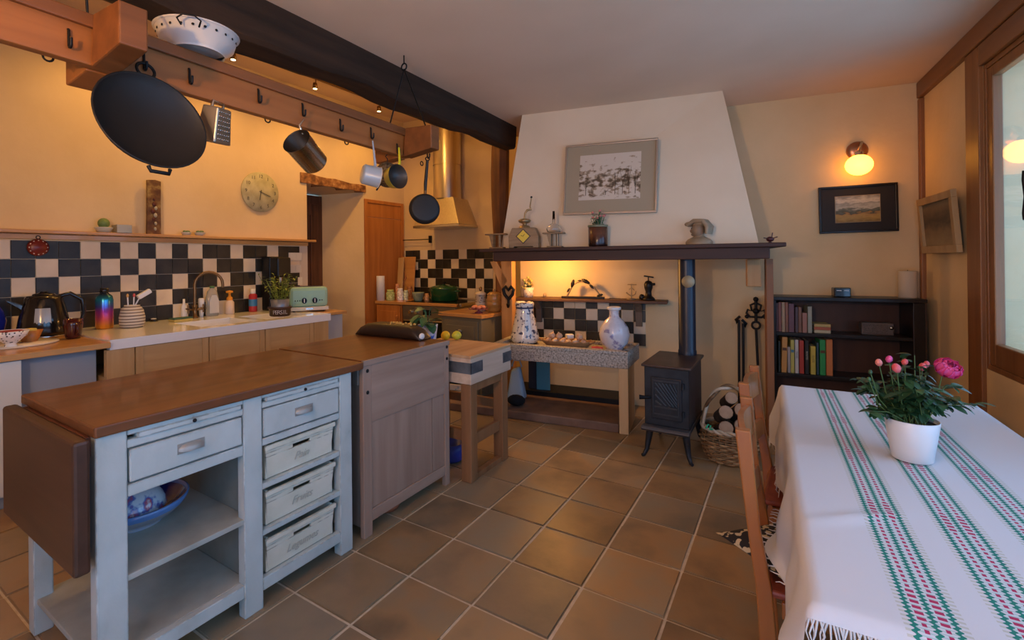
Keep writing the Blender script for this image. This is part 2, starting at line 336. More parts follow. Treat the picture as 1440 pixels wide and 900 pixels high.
for r, s in enumerate(rows):
    for k, ch in enumerate(s):
        w = us[k+1]-us[k]; inst(kb if ch == 'B' else kw, 'tile', wb, K((us[k]+us[k+1])/2, .003, 1.557-.1305*(r+.5)), (0, 0, KR-PI/2), (1, w/.128, 1))
def onB(x): return (Pl(x, 440, BA, BB).x-BA[0])/math.cos(BR)
cols = [751, 764.8, 778.5, 793.3, 808.7, 824.2, 840.5, 857, 873.7, 891, 908]
us = [onB(x) for x in cols]; z0 = Pl(800, 424.5, BA, BB).z+.05
rows = ['BBBWWBWBBB', 'BBWBBWBBWB', 'WBBWBBWBBW', 'BWBBWBBBWB']
for r, s in enumerate(rows):
    for k, ch in enumerate(s):
        w = us[k+1]-us[k]; inst(kb if ch == 'B' else kw, 'tile', wb, B_((us[k]+us[k+1])/2, .003, z0-.113*(r+.5)), (0, 0, BR-PI/2), (1, w/.128, .113/.1305))
# right wall (local frame) with two windows
def rw(name, mb, mat, parent=None, bevel=0):
    o = struct(mb, name, mat, parent, bevel)
    if not parent: o.location = RO; o.rotation_euler = (0, 0, RR)
    return o
W1, W2, WZ0, WZ1 = (-.98, .285), (-4.25, -1.40), .745, 2.50
b = MB(); b.box(0, .28, W1[1], 1.75, 0, ZD); b.box(0, .28, W2[1], W1[0], 0, ZD); b.box(0, .28, -5.1, W2[0], 0, ZD)
for w in (W1, W2): b.box(0, .28, w[0], w[1], 0, WZ0); b.box(0, .28, w[0], w[1], WZ1, ZD)
rw('wall_right', b, plaster)
b = MB(); b.box(-.035, .05, -5.0, 1.385, 2.625, ZD-.003); rw('trim_1', b, frame_oakh, bevel=.008)
b = MB(); b.box(-.022, .05, .285, .475, 0, 2.622); rw('trim_2', b, frame_oak, bevel=.006)
b = MB(); b.box(-.022, .05, -5.0, .283, WZ1, 2.622); rw('trim_3', b, frame_oakh, bevel=.005)
b = MB(); b.box(-.03, .03, 1.30, 1.375, 0, 2.62); rw('trim_4', b, frame_oak, bevel=.01)
pane_m = bpy.data.materials.new('window_glass'); pane_m.use_nodes = True
N = pane_m.node_tree.nodes; L = pane_m.node_tree.links; N.remove(N['Principled BSDF'])
tr = N.new('ShaderNodeBsdfTransparent'); gl = N.new('ShaderNodeBsdfGlossy'); gl.inputs['Roughness'].default_value = .0
fr = N.new('ShaderNodeFresnel'); fr.inputs[0].default_value = 1.5; mx = N.new('ShaderNodeMixShader')
ge = N.new('ShaderNodeNewGeometry'); mr_ = N.new('ShaderNodeMapRange'); mr_.inputs[3].default_value = 1.5; mr_.inputs[4].default_value = 1/1.5; L.new(ge.outputs['Backfacing'], mr_.inputs[0]); L.new(mr_.outputs[0], fr.inputs[0]); L.new(fr.outputs[0], mx.inputs[0]); L.new(tr.outputs[0], mx.inputs[1]); L.new(gl.outputs[0], mx.inputs[2]); L.new(mx.outputs[0], N['Material Output'].inputs[0])
def window(n, w, handle):
    y0, y1 = w; ym = (y0+y1)/2; fo = MB(); x0, x1 = .0, .06; z0, z1 = WZ0, WZ1
    fo.box(x0, x1, y0, y0+.03, z0, z1); fo.box(x0, x1, y1-.03, y1, z0, z1); fo.box(x0, x1, y0+.03, y1-.03, z0, z0+.03); fo.box(x0, x1, y0+.03, y1-.03, z1-.03, z1)
    win = rw('window_%d' % n, fo, frame_oak, None, .004)
    for a, c in ((y0+.03, ym-.002), (ym+.002, y1-.03)):
        s = MB(); s.box(.005, .05, a, a+.065, z0+.03, z1-.03); s.box(.005, .05, c-.065, c, z0+.03, z1-.03); s.box(.005, .05, a+.065, c-.065, z1-.09, z1-.03); s.box(.005, .05, a+.065, c-.065, z0+.03, z0+.155)
        sh = s.build('sash', frame_oak, win, .006); p = MB(); p.box(.026, .030, a+.06, c-.06, z0+.15, z1-.085); p.build('pane', pane_m, sh)
    if handle:
        h = MB(); h.cyl((-.05, ym+.03, 1.68), (.005, ym+.03, 1.68), .009, n=8); h.tube([(-.05, ym+.03, 1.80), (-.058, ym+.03, 1.76), (-.05, ym+.03, 1.68), (-.058, ym+.03, 1.60), (-.05, ym+.03, 1.57)], [.014, .008, .010, .008, .014], 8); h.build('handle', iron, win)
    M4 = Matrix.Translation(RO) @ Matrix.Rotation(RR, 4, 'Z'); c = M4 @ Vector((.27, ym, (z0+z1)/2)); t = M4 @ Vector((-2, ym, (z0+z1)/2))
    portal('daylight_portal_%d' % n, c, y1-y0, z1-z0, t)
window(1, W1, True); window(2, W2, False)
# wall behind the camera; its unseen window is added for more blue daylight
F3 = (-1.3, .95, .15, 2.35)
b = MB(); b.box(-5.3, -2.40, -1.5, -1.35, 0, ZK); b.box(-2.40, F3[0], -1.5, -1.35, 0, ZD); b.box(F3[1], 1.6, -1.5, -1.35, 0, ZD); b.box(F3[0], F3[1], -1.5, -1.35, 0, F3[2]); b.box(F3[0], F3[1], -1.5, -1.35, F3[3], ZD); struct(b, 'wall_front', plaster)
fo = MB(); xs = [F3[0], (F3[0]+F3[1])/2-.04, F3[1]-.08]
for x in xs: fo.box(x, x+.08, -1.46, -1.38, F3[2], F3[3])
fo.box(F3[0]+.08, F3[1]-.08, -1.46, -1.38, F3[2], F3[2]+.08); fo.box(F3[0]+.08, F3[1]-.08, -1.46, -1.38, F3[3]-.08, F3[3]); w3 = struct(fo, 'window_3', frame_oak, bevel=.004)
for i in (0, 1): p = MB(); p.box(xs[i]+.07, xs[i+1]+.01, -1.422, -1.418, F3[2]+.07, F3[3]-.07); p.build('pane', pane_m, w3)
portal('daylight_portal_3', ((F3[0]+F3[1])/2, -1.49, (F3[2]+F3[3])/2), F3[1]-F3[0], F3[3]-F3[2], ((F3[0]+F3[1])/2, 2, (F3[2]+F3[3])/2))
# big dark beam under the step of the ceiling and its post
b = MB(); n = 30; sec = []
for i in range(n+1):
    t = i/n; y = -1.3+t*5.58; xf = -2.235-.045*t-.012*math.sin(t*9)-.03*max(0, t-.85)/.15; zb = 2.515+.014*math.sin(t*23)+.008*math.sin(t*51+1)+.02*t
    sec.append([(xf, y, ZD+.002), (xf+.006*math.sin(t*17), y, ZD-.11), (xf-.012, y, zb+.02), (xf-.03, y, zb), (-2.45-.02*math.sin(t*31), y, zb-.004*math.sin(t*40)), (-2.52, y, zb+.03), (-2.53, y, ZD+.002)])
vs = [v for s in sec for v in s]; k = 7
fs = [(i*k+j, i*k+(j+1) % k, (i+1)*k+(j+1) % k, (i+1)*k+j) for i in range(n) for j in range(k)]+[tuple(range(k)), tuple(range(n*k, n*k+k))]
b.raw(vs, fs); struct(b, 'trim_6', oak_dark)
b = MB(); n = 14; k = 8; vs = []
pA = Py(706, 200, 4.42)
for i in range(n+1):
    t = i/n; z = .02+t*2.72; cx = pA.x+.0*t-.03*(1-t)+.014*math.sin(t*6); w = .075+.012*math.sin(t*8+1)
    if t < .62: w -= .02*(.62-t)
    for j in range(k): a = 2*PI*j/k+PI/8; vs.append((cx+w*1.15*math.cos(a), 4.40+w*1.0*math.sin(a), z))
b.raw(vs, [(i*k+j, i*k+(j+1) % k, (i+1)*k+(j+1) % k, (i+1)*k+j) for i in range(n) for j in range(k)]+[tuple(range(k)), tuple(range(n*k, n*k+k))]); struct(b, 'trim_7', oak_post)
# ------------------------------------------------ fireplace: plaster hood, mantel, posts, hearth
FO = Vector((-2.07, 3.687, 0)); FR = math.atan(.150)
def Fp(u, d, z): return Vector((FO.x+u*math.cos(FR)-d*math.sin(FR), FO.y+u*math.sin(FR)+d*math.cos(FR), z))  # u along the front, d away from the room
def Fl(d): return tuple(Fp(0, d, 0)[:2]), tuple(Fp(1, d, 0)[:2])
MD = -.08; ZM = 1.505                                    # mantel front and top
mf = Fl(MD); q = Fl(MD+.16)
def uF(p): return (Vector(p)-FO).to_2d().dot(Vector((math.cos(FR), math.sin(FR))))
bl, br = uF(Pl(704, 345, *q)), uF(Pl(1068, 340, *q))
tl, tr_ = Pz(735, 162, ZD), Pz(1015, 128, ZD)
b = MB(); back = 1.02
blp, brp = Fp(bl, MD+.16, ZM-.02), Fp(br, MD+.16, ZM-.02); tl.z = tr_.z = ZD+.03
b.hexa([blp, brp, Fp(br-.02, back, ZM-.02), Fp(bl, back, ZM-.02)], [tl, tr_, tr_+Vector((-.10, .95, 0)), tl+Vector((-.10, .75, 0))])
struct(b, 'wall_chimney', plaster_hood)
ml, mr = uF(Pl(675, 348, *mf)), uF(Pl(1105, 345, *mf)); ml2, mr2 = uF(Pl(693, 363, *mf)), uF(Pl(1083, 367, *mf))
mant = thing('mantel_shelf', 'long dark brown wooden mantel beam carried across the fireplace', 'mantel', Fp(0, 0, 0), FR)
b = MB(); b.box(ml, mr, MD-.03, back-.02, ZM-.03, ZM); b.build('shelf_board', mantel_w, mant, .006)
b = MB(); b.box(ml2, mr2, MD, MD+.09, ZM-.112, ZM-.028); b.build('front_beam', mantel_w, mant, .006)
b = MB(); b.box(mr2-.09, mr2, MD+.09, back-.02, ZM-.112, ZM-.03); b.build('end_beam', mantel_w, mant, .006)
b = MB(); b.box(ml2, ml2+.07, MD+.09, back-.02, ZM-.112, ZM-.03); b.build('end_beam', mantel_w, mant, .006)
post_w = wood('fir_post', (.40, .19, .06), (.54, .29, .11), .5, 5, 2, .1)
post_r = wood('fir_post_red', (.22, .085, .03), (.32, .13, .05), .5, 5, 2, .1)
pm = thing('mantel_post', 'orange pine corner post with diagonal brace at the khaki cabinet end of the mantel', 'post', Fp(uF(Pl(706, 420, *Fl(.52))), .52, 0), FR)
b = MB(); b.box(.0, .115, -.02, .09, 0, ZM-.113); b.build('post', post_w, pm, .005)

b = MB(); b.prism([(.01, 1.10), (.07, 1.20), (-.05, 1.39), (-.12, 1.39)], -.02, .06, 'y'); b.build('brace', post_w, pm, .004)
pm = thing('mantel_post', 'reddish wooden post with short corbel holding up the mantel beside the bookcase', 'post', Fp(uF(Pl(1076.5, 430, *Fl(.45))), .45, 0), FR)
b = MB(); b.box(-.0, .05, -.05, .06, 0, ZM-.115); b.build('post', post_r, pm, .004)
b = MB(); b.box(-.13, -.03, -.03, .06, 1.17, ZM-.115); b.build('corbel', post_w, pm, .006)
# granite trough on posts, hearth slab
gr = thing('granite_trough', 'long speckled grey granite trough table in the fireplace', 'stone table', Fp(0, 0, 0), FR)
gL, gR = -.16, uF(Pz(884, 505, .6))
b = MB(); gx = [(gL, .0), (gR, .0), (gR+.03, .50), (gL, .50)]
b.prism([(gL-.02, .0), (gR, .0), (gR+.035, .47), (gL-.02, .47)], .525, .632, 'z'); b.build('slab', granite, gr, .006)
for (x0, x1, y0, y1) in ((gL-.02, gR, 0, .07), (gL-.02, gR+.03, .42, .47), (gL-.02, gL+.05, .07, .42)):
    b = MB(); b.box(x0, x1, y0, y1, .632, .662); b.build('rim', granite, gr, .004)
b = MB(); b.prism([(gR-.045, .07), (gR, .0), (gR+.035, .47), (gR-.01, .42)], .632, .662, 'z'); b.build('rim', granite, gr, .004)
fa = wood('pine_pale', (.55, .36, .17), (.64, .45, .24), .5, 5, 2, .08)
b = MB(); b.box(gR-.075, gR-.002, .01, .42, 0, .524); b.build('support', fa, gr, .004)
b = MB(); b.box(gL, gL+.07, .01, .10, 0, .524); b.build('support', fa, gr, .004)
b = MB(); b.box(-1.2, gR-.08, .015, .55, 0, .075); o = struct(b, 'trim_8', stone_hearth, bevel=.01); o.location = FO; o.rotation_euler = (0, 0, FR)
b = MB(); b.box(-1.2, gR-.08, .55, .95, 0, .12); o = struct(b, 'trim_9', iron, bevel=.004); o.location = FO; o.rotation_euler = (0, 0, FR)
# ------------------------------------------------ lamps of the room
glow = M('lamp_globe', (.9, .7, .3), .4, emit=(1.0, .37, .036), es=5.5)
wpl = B_(0, 0, 0); pl = Pl(1205, 212, *offl(BA, BB, 0.0)); gp = Pl(1208, 232, *offl(BA, BB, .13))
wlmp = thing('wall_lamp', 'lit yellow globe wall lamp on a round copper backplate', 'lamp', pl, BR)
b = MB(); mt = Matrix.Rotation(PI/2, 4, 'X'); b.lathe([(.072, 0), (.072, .012), (.055, .028), (.02, .032), (1e-6, .032)], n=28, mat=mt); b.build('backplate', M('copper', (.40, .20, .12), .3, .9), wlmp)
loc = Matrix.Rotation(-BR, 3, 'Z') @ (gp-pl)
b = MB(); b.tube([(0, -.02, .0), (.01, -.09, .05), (loc.x, loc.y, loc.z+.10)], .009, 8); b.lathe([(.03, 0), (.028, .03), (.01, .035)], (loc.x, loc.y, loc.z+.072), 16); b.build('arm', chrome, wlmp)
b = MB(); b.ball(loc, .090, 28, (1.0, 1.0, .90)); b.build('globe', glow, wlmp)
# ceiling light rail in the kitchen
rl = thing('light_rail', 'dark metal rail of small spotlights high over the sink wall', 'spotlight', (-4.24, 0, ZK-.03))
b = MB(); b.box(-.012, .012, 1.2, 4.9, -.012, .012); b.box(-.012, .012, 1.5, 1.54, .012, .03); b.box(-.012, .012, 4.2, 4.24, .012, .03); b.build('rail', brass, rl)
lit = M('spot_lit', (1, .8, .5), .4, emit=(1, .72, .35), es=5)
for y in (1.55, 2.45, 3.35, 4.3):
    b = MB(); b.cyl((0, y, -.012), (0, y, -.05), .006, n=8); b.lathe([(.012, .035), (.022, .03), (.028, -.03), (.026, -.03)], (-.012, y, -.08), 16); hd = b.build('spot_head', brass, rl)
    b = MB(); b.lathe([(1e-6, 0), (.022, 0), (.022, .002)], (-.012, y, -.112), 14); b.build('bulb', lit, hd)
    lp = lamp('spot_light', 'SPOT', (-4.10, y, ZK-.15), 23, (1.0, .52, .11), .05, spot_size=2.5, spot_blend=.9); aim(lp, (-4.35, y+.05, 1.2))
# small lamp tucked up behind the mantel
hl = thing('hood_lamp', 'small warm bulb holder hidden up behind the mantel beam', 'lamp', Fp(.22, .55, ZM-.031), FR)
b = MB(); b.lathe([(.04, 0), (.04, -.012), (.02, -.025), (.016, -.042), (1e-5, -.042)], n=18); b.build('holder', brass, hl)
b = MB(); b.ball((0, 0, -.062), .020, 16); b.build('bulb', lit, hl)
lamp('hood_lamp_light', 'POINT', Fp(.22, .47, ZM-.16), 13, (1, .46, .11), .04)
lamp('kitchen_point_light', 'POINT', (-3.3, 3.6, 3.0), 12, (1, .52, .11), .12)  # bare warm point light over the kitchen; no pendant is built
# ================================================================ ISLAND (painted sideboard with drop leaf)
IX0, IX1 = -2.46, -1.805; G = .575
isl = thing('kitchen_island', 'distressed pale grey painted kitchen island with brown wooden top and drop leaf', 'kitchen island', (0, 0, 0))
def part(name, mat, parent, boxes, bevel=.003, **k):
    b = MB()
    for x in boxes: b.box(*x)
    return b.build(name, mat, parent, bevel, **k)
part('worktop', top_w, isl, [(-2.505, -1.79, .583, 1.688, .864, .900)], .006)
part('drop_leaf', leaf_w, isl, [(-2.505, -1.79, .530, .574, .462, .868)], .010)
part('hinge_rail', top_e, isl, [(-2.45, -1.84, .576, .60, .80, .862)], .002)
for x0, x1, y0, y1 in ((IX1-.05, IX1, .590, .676), (IX1-.05, IX1, 1.546, 1.620), (IX0, IX0+.06, .590, .650), (IX0, IX0+.06, 1.555, 1.620)):
    part('leg', paint, isl, [(x0, x1, y0, y1, 0, .864)], .005)
part('divider', paint, isl, [(IX1-.045, IX1, 1.068, 1.147, 0.0, .864)], .004)
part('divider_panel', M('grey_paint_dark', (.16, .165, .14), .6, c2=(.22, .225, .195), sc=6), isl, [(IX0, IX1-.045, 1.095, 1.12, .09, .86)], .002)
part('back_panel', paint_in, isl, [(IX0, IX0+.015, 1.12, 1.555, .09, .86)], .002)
part('end_panel', paint, isl, [(IX0+.06, IX1-.05, 1.595, 1.615, .09, .862)], .003)
part('apron', paint, isl, [(IX0+.06, IX1-.05, .60, .62, .60, .80)], .003)
part('top_rail', paint, isl, [(IX1-.03, IX1-.002, .676, 1.068, .845, .864), (IX1-.03, IX1-.002, .676, 1.068, .803, .830)], .002)
part('top_rail', paint, isl, [(IX1-.03, IX1-.002, 1.147, 1.546, .849, .864), (IX1-.03, IX1-.002, 1.147, 1.546, .808, .832)], .002)
part('drawer_rail', paint, isl, [(IX1-.03, IX1-.002, .676, 1.068, .645, .684)], .003)
for z0, z1 in ((.655, .684), (.478, .502), (.290, .313)): part('shelf_rail', paint, isl, [(IX1-.03, IX1-.002, 1.147, 1.546, z0, z1), (IX0+.02, IX1-.03, 1.147, 1.20, z0, z1-.004), (IX0+.02, IX1-.03, 1.50, 1.546, z0, z1-.004)], .003)
part('bottom_rail', paint, isl, [(IX1-.03, IX1-.002, .676, 1.068, .085, .135)], .003)
part('bottom_rail', paint, isl, [(IX1-.03, IX1-.002, 1.147, 1.546, .068, .118)], .003)
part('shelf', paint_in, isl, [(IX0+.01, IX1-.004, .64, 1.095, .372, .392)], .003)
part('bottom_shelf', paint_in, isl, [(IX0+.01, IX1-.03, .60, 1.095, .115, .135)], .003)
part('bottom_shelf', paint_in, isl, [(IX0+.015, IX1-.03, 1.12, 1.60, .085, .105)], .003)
def cup(parent, y, z, x=IX1):
    b = MB(); n = 10
    pr = [(.0, .021), (.012, .019), (.020, .008), (.021, -.006)]
    vs = []; fs = []
    for i in range(n+1):
        t = -1+2*i/n; w = math.sqrt(max(0, 1-t*t)); 
        for dx, dz in pr: vs.append((x+dx*w, y+t*.044, z+dz*(.35+.65*w)))
    for i in range(n):
        for j in range(3): fs.append((i*4+j, i*4+j+1, (i+1)*4+j+1, (i+1)*4+j))
    b.raw(vs, fs, True); b.box(x-.001, x+.002, y-.046, y+.046, z-.013, z+.023); return b.build('cup_handle', cup_m, parent, label='small grey cup pull')
def slide(y0, y1, z0, z1):
    t = part('pull_out_board', paint, isl, [(IX1-.4, IX1+.004, y0, y1, z0, z1)], .002)
    b = MB(); b.ball((IX1+.008, (y0+y1)/2, (z0+z1)/2), .007, 10); b.build('knob', iron, t)
slide(.705, 1.058, .829, .846); slide(1.165, 1.535, .833, .850)
for y0, y1, z0, z1 in ((.682, 1.062, .690, .797), (1.153, 1.540, .690, .803)):
    d = part('drawer', paint, isl, [(IX1-.42, IX1, y0, y1, z0, z1)], .004); cup(d, (y0+y1)/2, (z0+z1)/2)
# crates on the rails (each lifts out)
pen_ink = M('crate_ink', (.43, .42, .35), .7)
for z, wd, lab in ((.504, 'Pain', 'cream slatted wooden crate marked Pain, topmost of three in the grey island'), (.315, 'Fruits', 'cream slatted wooden crate marked Fruits, middle of three in the grey island'), (.120, 'Legumes', 'cream slatted wooden crate marked Legumes, lowest of three in the grey island')):
    c = thing('storage_crate', lab, 'crate', (IX1-.012, 1.345, z), group='crates in the island')
    w2, h = .176, .142; b = MB(); s = .010
    # front board leans a little, wider at the rim, with a slot cut for the hand
    def fr_(y0, y1, z0, z1):
        return [(-.010-.014*(1-z_/h)+dx, y_*(1-.06*(1-z_/h)), z_) for dx in (0, .010) for y_, z_ in ((y0, z0), (y1, z0), (y1, z1), (y0, z1))]
    for y0, y1, z0, z1 in ((-w2, w2, 0, .092), (-w2, -.045, .092, .108), (.045, w2, .092, .108), (-w2, w2, .108, .120)):
        v = fr_(y0, y1, z0, z1); b.raw(v, [(0, 1, 2, 3), (4, 7, 6, 5), (0, 4, 5, 1), (1, 5, 6, 2), (2, 6, 7, 3), (3, 7, 4, 0)])
    b.build('front_board', crate_m, c, .0015)
    b = MB(); b.box(-.008, .006, -w2-.004, w2+.004, .122, h); b.build('rim', crate_m, c, .002)
    b = MB(); b.box(-.40, -.012, -w2+.004, -w2+.016, 0, h); b.box(-.40, -.012, w2-.016, w2-.004, 0, h); b.box(-.41, -.40, -w2+.004, w2-.004, 0, h); b.build('side_board', crate_m, c, .002)
    b = MB(); b.box(-.40, -.03, -w2+.016, w2-.016, .0, .008); b.build('bottom_board', crate_m, c)
    text('lettering', wd, pen_ink, c, (-.0045, .0, .050), (PI/2, 0, PI/2), .046, shear=.4)
# bowls on the island shelf
blue_d = M('cobalt_glaze', (.012, .02, .13), .15, coat=.5)
band_m = M('band_glaze', (.42, .36, .24), .25, c2=[(.60, .55, .42), (.16, .26, .50)], sc=34, kind='wave', det=6, st=(1, 1, 3))
bwl_o = M('blue_rim_glaze', (.10, .22, .48), .2, coat=.4)
bc = Vector((-2.155, .835, .393))
t = thing('serving_bowl', 'large blue rimmed ceramic bowl with a yellow patterned band on the grey island shelf', 'bowl', bc)
def bowl(parent, R, h, mo, mi, mb=None, foot=.5, z=0):
    b = MB(); b.lathe([(R*foot, 0), (R*foot, .008), (R*.80, h*.42), (R*.94, h*.70)], (0, 0, z), 40); b.build('body', mb or mo, parent)
    b = MB(); b.lathe([(R*.94, h*.70), (R*.985, h*.85), (R, h), (R*.96, h*1.01), (R*.93, h*.86)], (0, 0, z), 40); b.build('rim', mo, parent)
    b = MB(); b.lathe([(R*.93, h*.86), (R*.75, h*.45), (R*.4, h*.18), (1e-5, h*.14)], (0, 0, z), 40); b.build('inside', mi, parent)
bowl(t, .178, .092, bwl_o, blue_d, band_m)
floral = M('floral_glaze', (.62, .66, .72), .2, c2=[(.62, .66, .72), (.62, .66, .72), (.10, .16, .45), (.50, .10, .14), (.70, .72, .76)], sc=22, det=3, lo=.3, hi=.72, coat=.4)
t = thing('soup_bowl', 'blue and white floral bowl turned upside down inside the larger serving bowl', 'bowl', bc+Vector((.0, -.02, .058)))
b = MB(); b.lathe([(.118, 0), (.12, .004), (.113, .03), (.092, .066), (.06, .088), (.056, .092)], n=40); b.build('body', floral, t); b = MB(); b.lathe([(.056, .092), (.056, .102), (.050, .102), (.050, .090), (1e-5, .089)], n=32); b.build('foot', floral, t)
# ================================================================ PANELLED CUPBOARD next to the island
pen = thing('wooden_cupboard', 'worn grey pine cupboard with brown top standing between the island and the butcher block', 'cupboard', (0, 0, 0))
P0, P1, PX0, PX1 = 1.702, 2.425, -2.50, -1.812
part('worktop', top_w, pen, [(PX0-.01, PX1-.012, P0+.002, P1-.004, .872, .901)], .003)
part('worktop_edge', pen_wh, pen, [(PX1-.012, PX1+.004, P0, P1+.004, .872, .9)], .002)
part('stile', pen_w, pen, [(PX1-.03, PX1, P0, P0+.058, 0, .872)], .004)
part('stile', pen_w, pen, [(PX1-.03, PX1, P1-.045, P1, 0, .872)], .004)
part('top_board', pen_wh, pen, [(PX1-.028, PX1-.002, P0+.058, P1-.045, .575, .872)], .003)
part('panel', pen_w, pen, [(PX1-.03, PX1-.009, P0+.058, 2.262, .13, .574)], .003)
part('panel', pen_w, pen, [(PX1-.03, PX1-.009, 2.268, P1-.045, .13, .574)], .003)
part('bottom_rail', pen_wh, pen, [(PX1-.028, PX1-.002, P0+.058, P1-.045, .068, .129)], .004)
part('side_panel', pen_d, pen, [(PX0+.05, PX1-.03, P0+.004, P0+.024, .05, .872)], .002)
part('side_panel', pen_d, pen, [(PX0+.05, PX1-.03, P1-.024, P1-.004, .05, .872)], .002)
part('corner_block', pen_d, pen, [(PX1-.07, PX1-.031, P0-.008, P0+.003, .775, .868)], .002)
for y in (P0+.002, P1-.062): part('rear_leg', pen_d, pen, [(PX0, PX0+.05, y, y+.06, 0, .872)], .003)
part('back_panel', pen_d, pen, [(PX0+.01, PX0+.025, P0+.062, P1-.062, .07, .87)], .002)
for y, z in ((P0+.03, .845), (P0+.03, .735), (P1-.022, .862), (P1-.022, .79)):
    b = MB(); b.ball((PX1+.001, y, z), .010, 10, (.5, 1, 1)); b.build('bolt', iron, pen)
# terracotta saucer under it
b = MB(); p = Pz(560, 716, 0); b.lathe([(.0, .0), (.075, 0), (.092, .035), (.088, .036), (.072, .008), (1e-5, .008)], n=28)
solo(b, 'plant_saucer', M('terracotta', (.34, .11, .05), .7), 'small terracotta saucer lying on the floor under the grey pine cupboard', 'saucer', (p.x-.08, p.y-.02, 0))
# ================================================================ BUTCHER BLOCK
BX0, BX1, BY0, BY1 = -2.29, -1.68, 2.475, 2.985
bk = thing('butcher_block', 'thick wooden butcher block with steel corner straps on four square legs', 'butcher block', (0, 0, 0))
for i in range(4):
    w = (BX1-BX0)/4; part('top_plank', block_t, bk, [(BX0+i*w+.0008, BX0+(i+1)*w-.0008, BY0+.003, BY1-.003, .786, .803)], .002)
part('block_body', block_s, bk, [(BX0, BX1, BY0, BY1, .622, .786)], .006)
part('strap', strap_m, bk, [(BX0+.02, BX1+.003, BY0-.003, BY0, .690, .760), (BX1, BX1+.003, BY0-.003, BY0+.135, .690, .760)], 0)
part('strap', strap_m, bk, [(BX1, BX1+.003, BY1-.115, BY1+.003, .690, .760), (BX0+.02, BX1, BY1, BY1+.003, .690, .760)], 0)
lg = .075
for x in (BX0+.015, BX1-lg-.012):
    for y in (BY0+.012, BY1-lg-.03): part('leg', block_l, bk, [(x, x+lg, y, y+lg, 0, .622)], .004)
y0, y1 = BY0+.012+lg, BY1-lg-.03; x0, x1 = BX0+.015+lg, BX1-lg-.012
part('apron', block_l, bk, [(BX1-.05, BX1-.022, y0, y1, .565, .622)], .002)
part('stretcher', block_l, bk, [(BX1-.065, BX1-.035, y0, y1, .215, .285)], .003)
part('stretcher', block_l, bk, [(BX0+.035, BX0+.065, y0, y1, .215, .285)], .003)
part('stretcher', block_l, bk, [(x0, x1, BY0+.03, BY0+.06, .25, .32)], .003)
part('stretcher', block_l, bk, [(x0, x1, y1+.02, y1+.05, .36, .42)], .003)
part('foot_rail', block_l, bk, [(BX1-.065, BX1-.02, y0, y1, 0, .035)], .003)
# ================================================================ SINK WALL
SX = -3.735
wt = thing('wooden_worktop', 'oiled wooden worktop along the checkerboard wall carrying the kettle', 'worktop', (0, 0, 0))
part('board', counter_w, wt, [(XL+.012, SX+.03, -.30, 1.30, .858, .895)], .004)
cab = M('pale_cabinet', (.66, .68, .66), .45); cabd = M('blue_grey_panel', (.30, .33, .38), .5)
t = thing('base_cabinet', 'smooth white base cabinet under the wooden worktop', 'cabinet', (0, 0, 0))
part('body', cab, t, [(XL+.02, SX-.03, .46, .88, .08, .857)], .003); part('plinth', cabd, t, [(XL+.02, SX-.08, .46, .88, 0, .08)], 0)
part('door', cab, t, [(SX-.03, SX-.012, .463, .877, .09, .85)], .003)
t = thing('base_cabinet', 'blue grey recessed base cabinet between the white cabinet and the pine sink unit', 'cabinet', (0, 0, 0))
part('body', cabd, t, [(XL+.02, SX-.12, .885, 1.27, .08, .857)], .003); part('plinth', cabd, t, [(XL+.02, SX-.15, .885, 1.27, 0, .08)], 0)
sk = thing('ceramic_sink', 'large white ceramic double sink slab with a thick straight front', 'sink', (0, 0, 0))
S0, S1, SZ = 1.305, 3.10, .905; xb, xf = XL+.012, SX
bas = ((1.95, 2.42), (2.50, 2.98)); bx0, bx1 = -4.30, -3.85
bb = [(xf-.055, xf, S0, S1, SZ-.066, SZ), (xb, bx0, S0, S1, SZ-.04, SZ), (bx0, xf-.055, S0, bas[0][0], SZ-.04, SZ), (bx0, xf-.055, bas[0][1], bas[1][0], SZ-.04, SZ), (bx0, xf-.055, bas[1][1], S1, SZ-.04, SZ), (bx1, xf-.055, bas[0][0], bas[0][1], SZ-.04, SZ), (bx1, xf-.055, bas[1][0], bas[1][1], SZ-.04, SZ)]
part('slab', white_cer, sk, bb, 0)
for y0, y1 in bas:
    part('basin', white_cer, sk, [(bx0-.01, bx1+.01, y0-.01, y1+.01, SZ-.20, SZ-.185), (bx0-.012, bx0, y0, y1, SZ-.19, SZ-.0405), (bx1, bx1+.012, y0, y1, SZ-.19, SZ-.0405), (bx0, bx1, y0-.012, y0, SZ-.19, SZ-.0405), (bx0, bx1, y1, y1+.012, SZ-.19, SZ-.0405)], 0)
su = thing('sink_cabinet', 'pine sink cabinet with flat framed doors under the white sink', 'cabinet', (0, 0, 0))
part('body', pine_v, su, [(XL+.02, bx0-.03, 1.29, 3.09, .10, .838), (bx0-.03, SX-.04, 1.29, 3.09, .10, .66), (SX-.06, SX-.04, 1.29, 3.09, .66, .838)], .003); part('plinth', cabd, su, [(XL+.02, SX-.09, 1.29, 3.09, 0, .10)], 0)
ys = [1.29, 1.455, 1.95, 2.42, 2.92, 3.09]
for i, (a, c) in enumerate(zip(ys[:-1], ys[1:])):
    if i in (0, 4): part('filler_panel', pine_v, su, [(SX-.04, SX-.02, a+.002, c-.002, .11, .836)], .002)
    else:
        d = part('door', pine_h, su, [(SX-.04, SX-.022, a+.004, c-.004, .11, .834)], .002)
        [part('door_stile', pine_v, d, [(SX-.022, SX-.016, q_, q_+.046, .11, .834)], .001) for q_ in (a+.004, c-.05)]
t = thing('wooden_worktop', 'short end of oiled wooden worktop beside the white sink', 'worktop', (0, 0, 0))
part('board', counter_w, t, [(XL+.012, SX-.13, 3.105, 3.42, .868, .898)], .004); part('support_panel', M('grey_panel', (.42, .44, .46), .6), t, [(XL+.02, SX-.18, 3.12, 3.40, 0, .868)], .003)
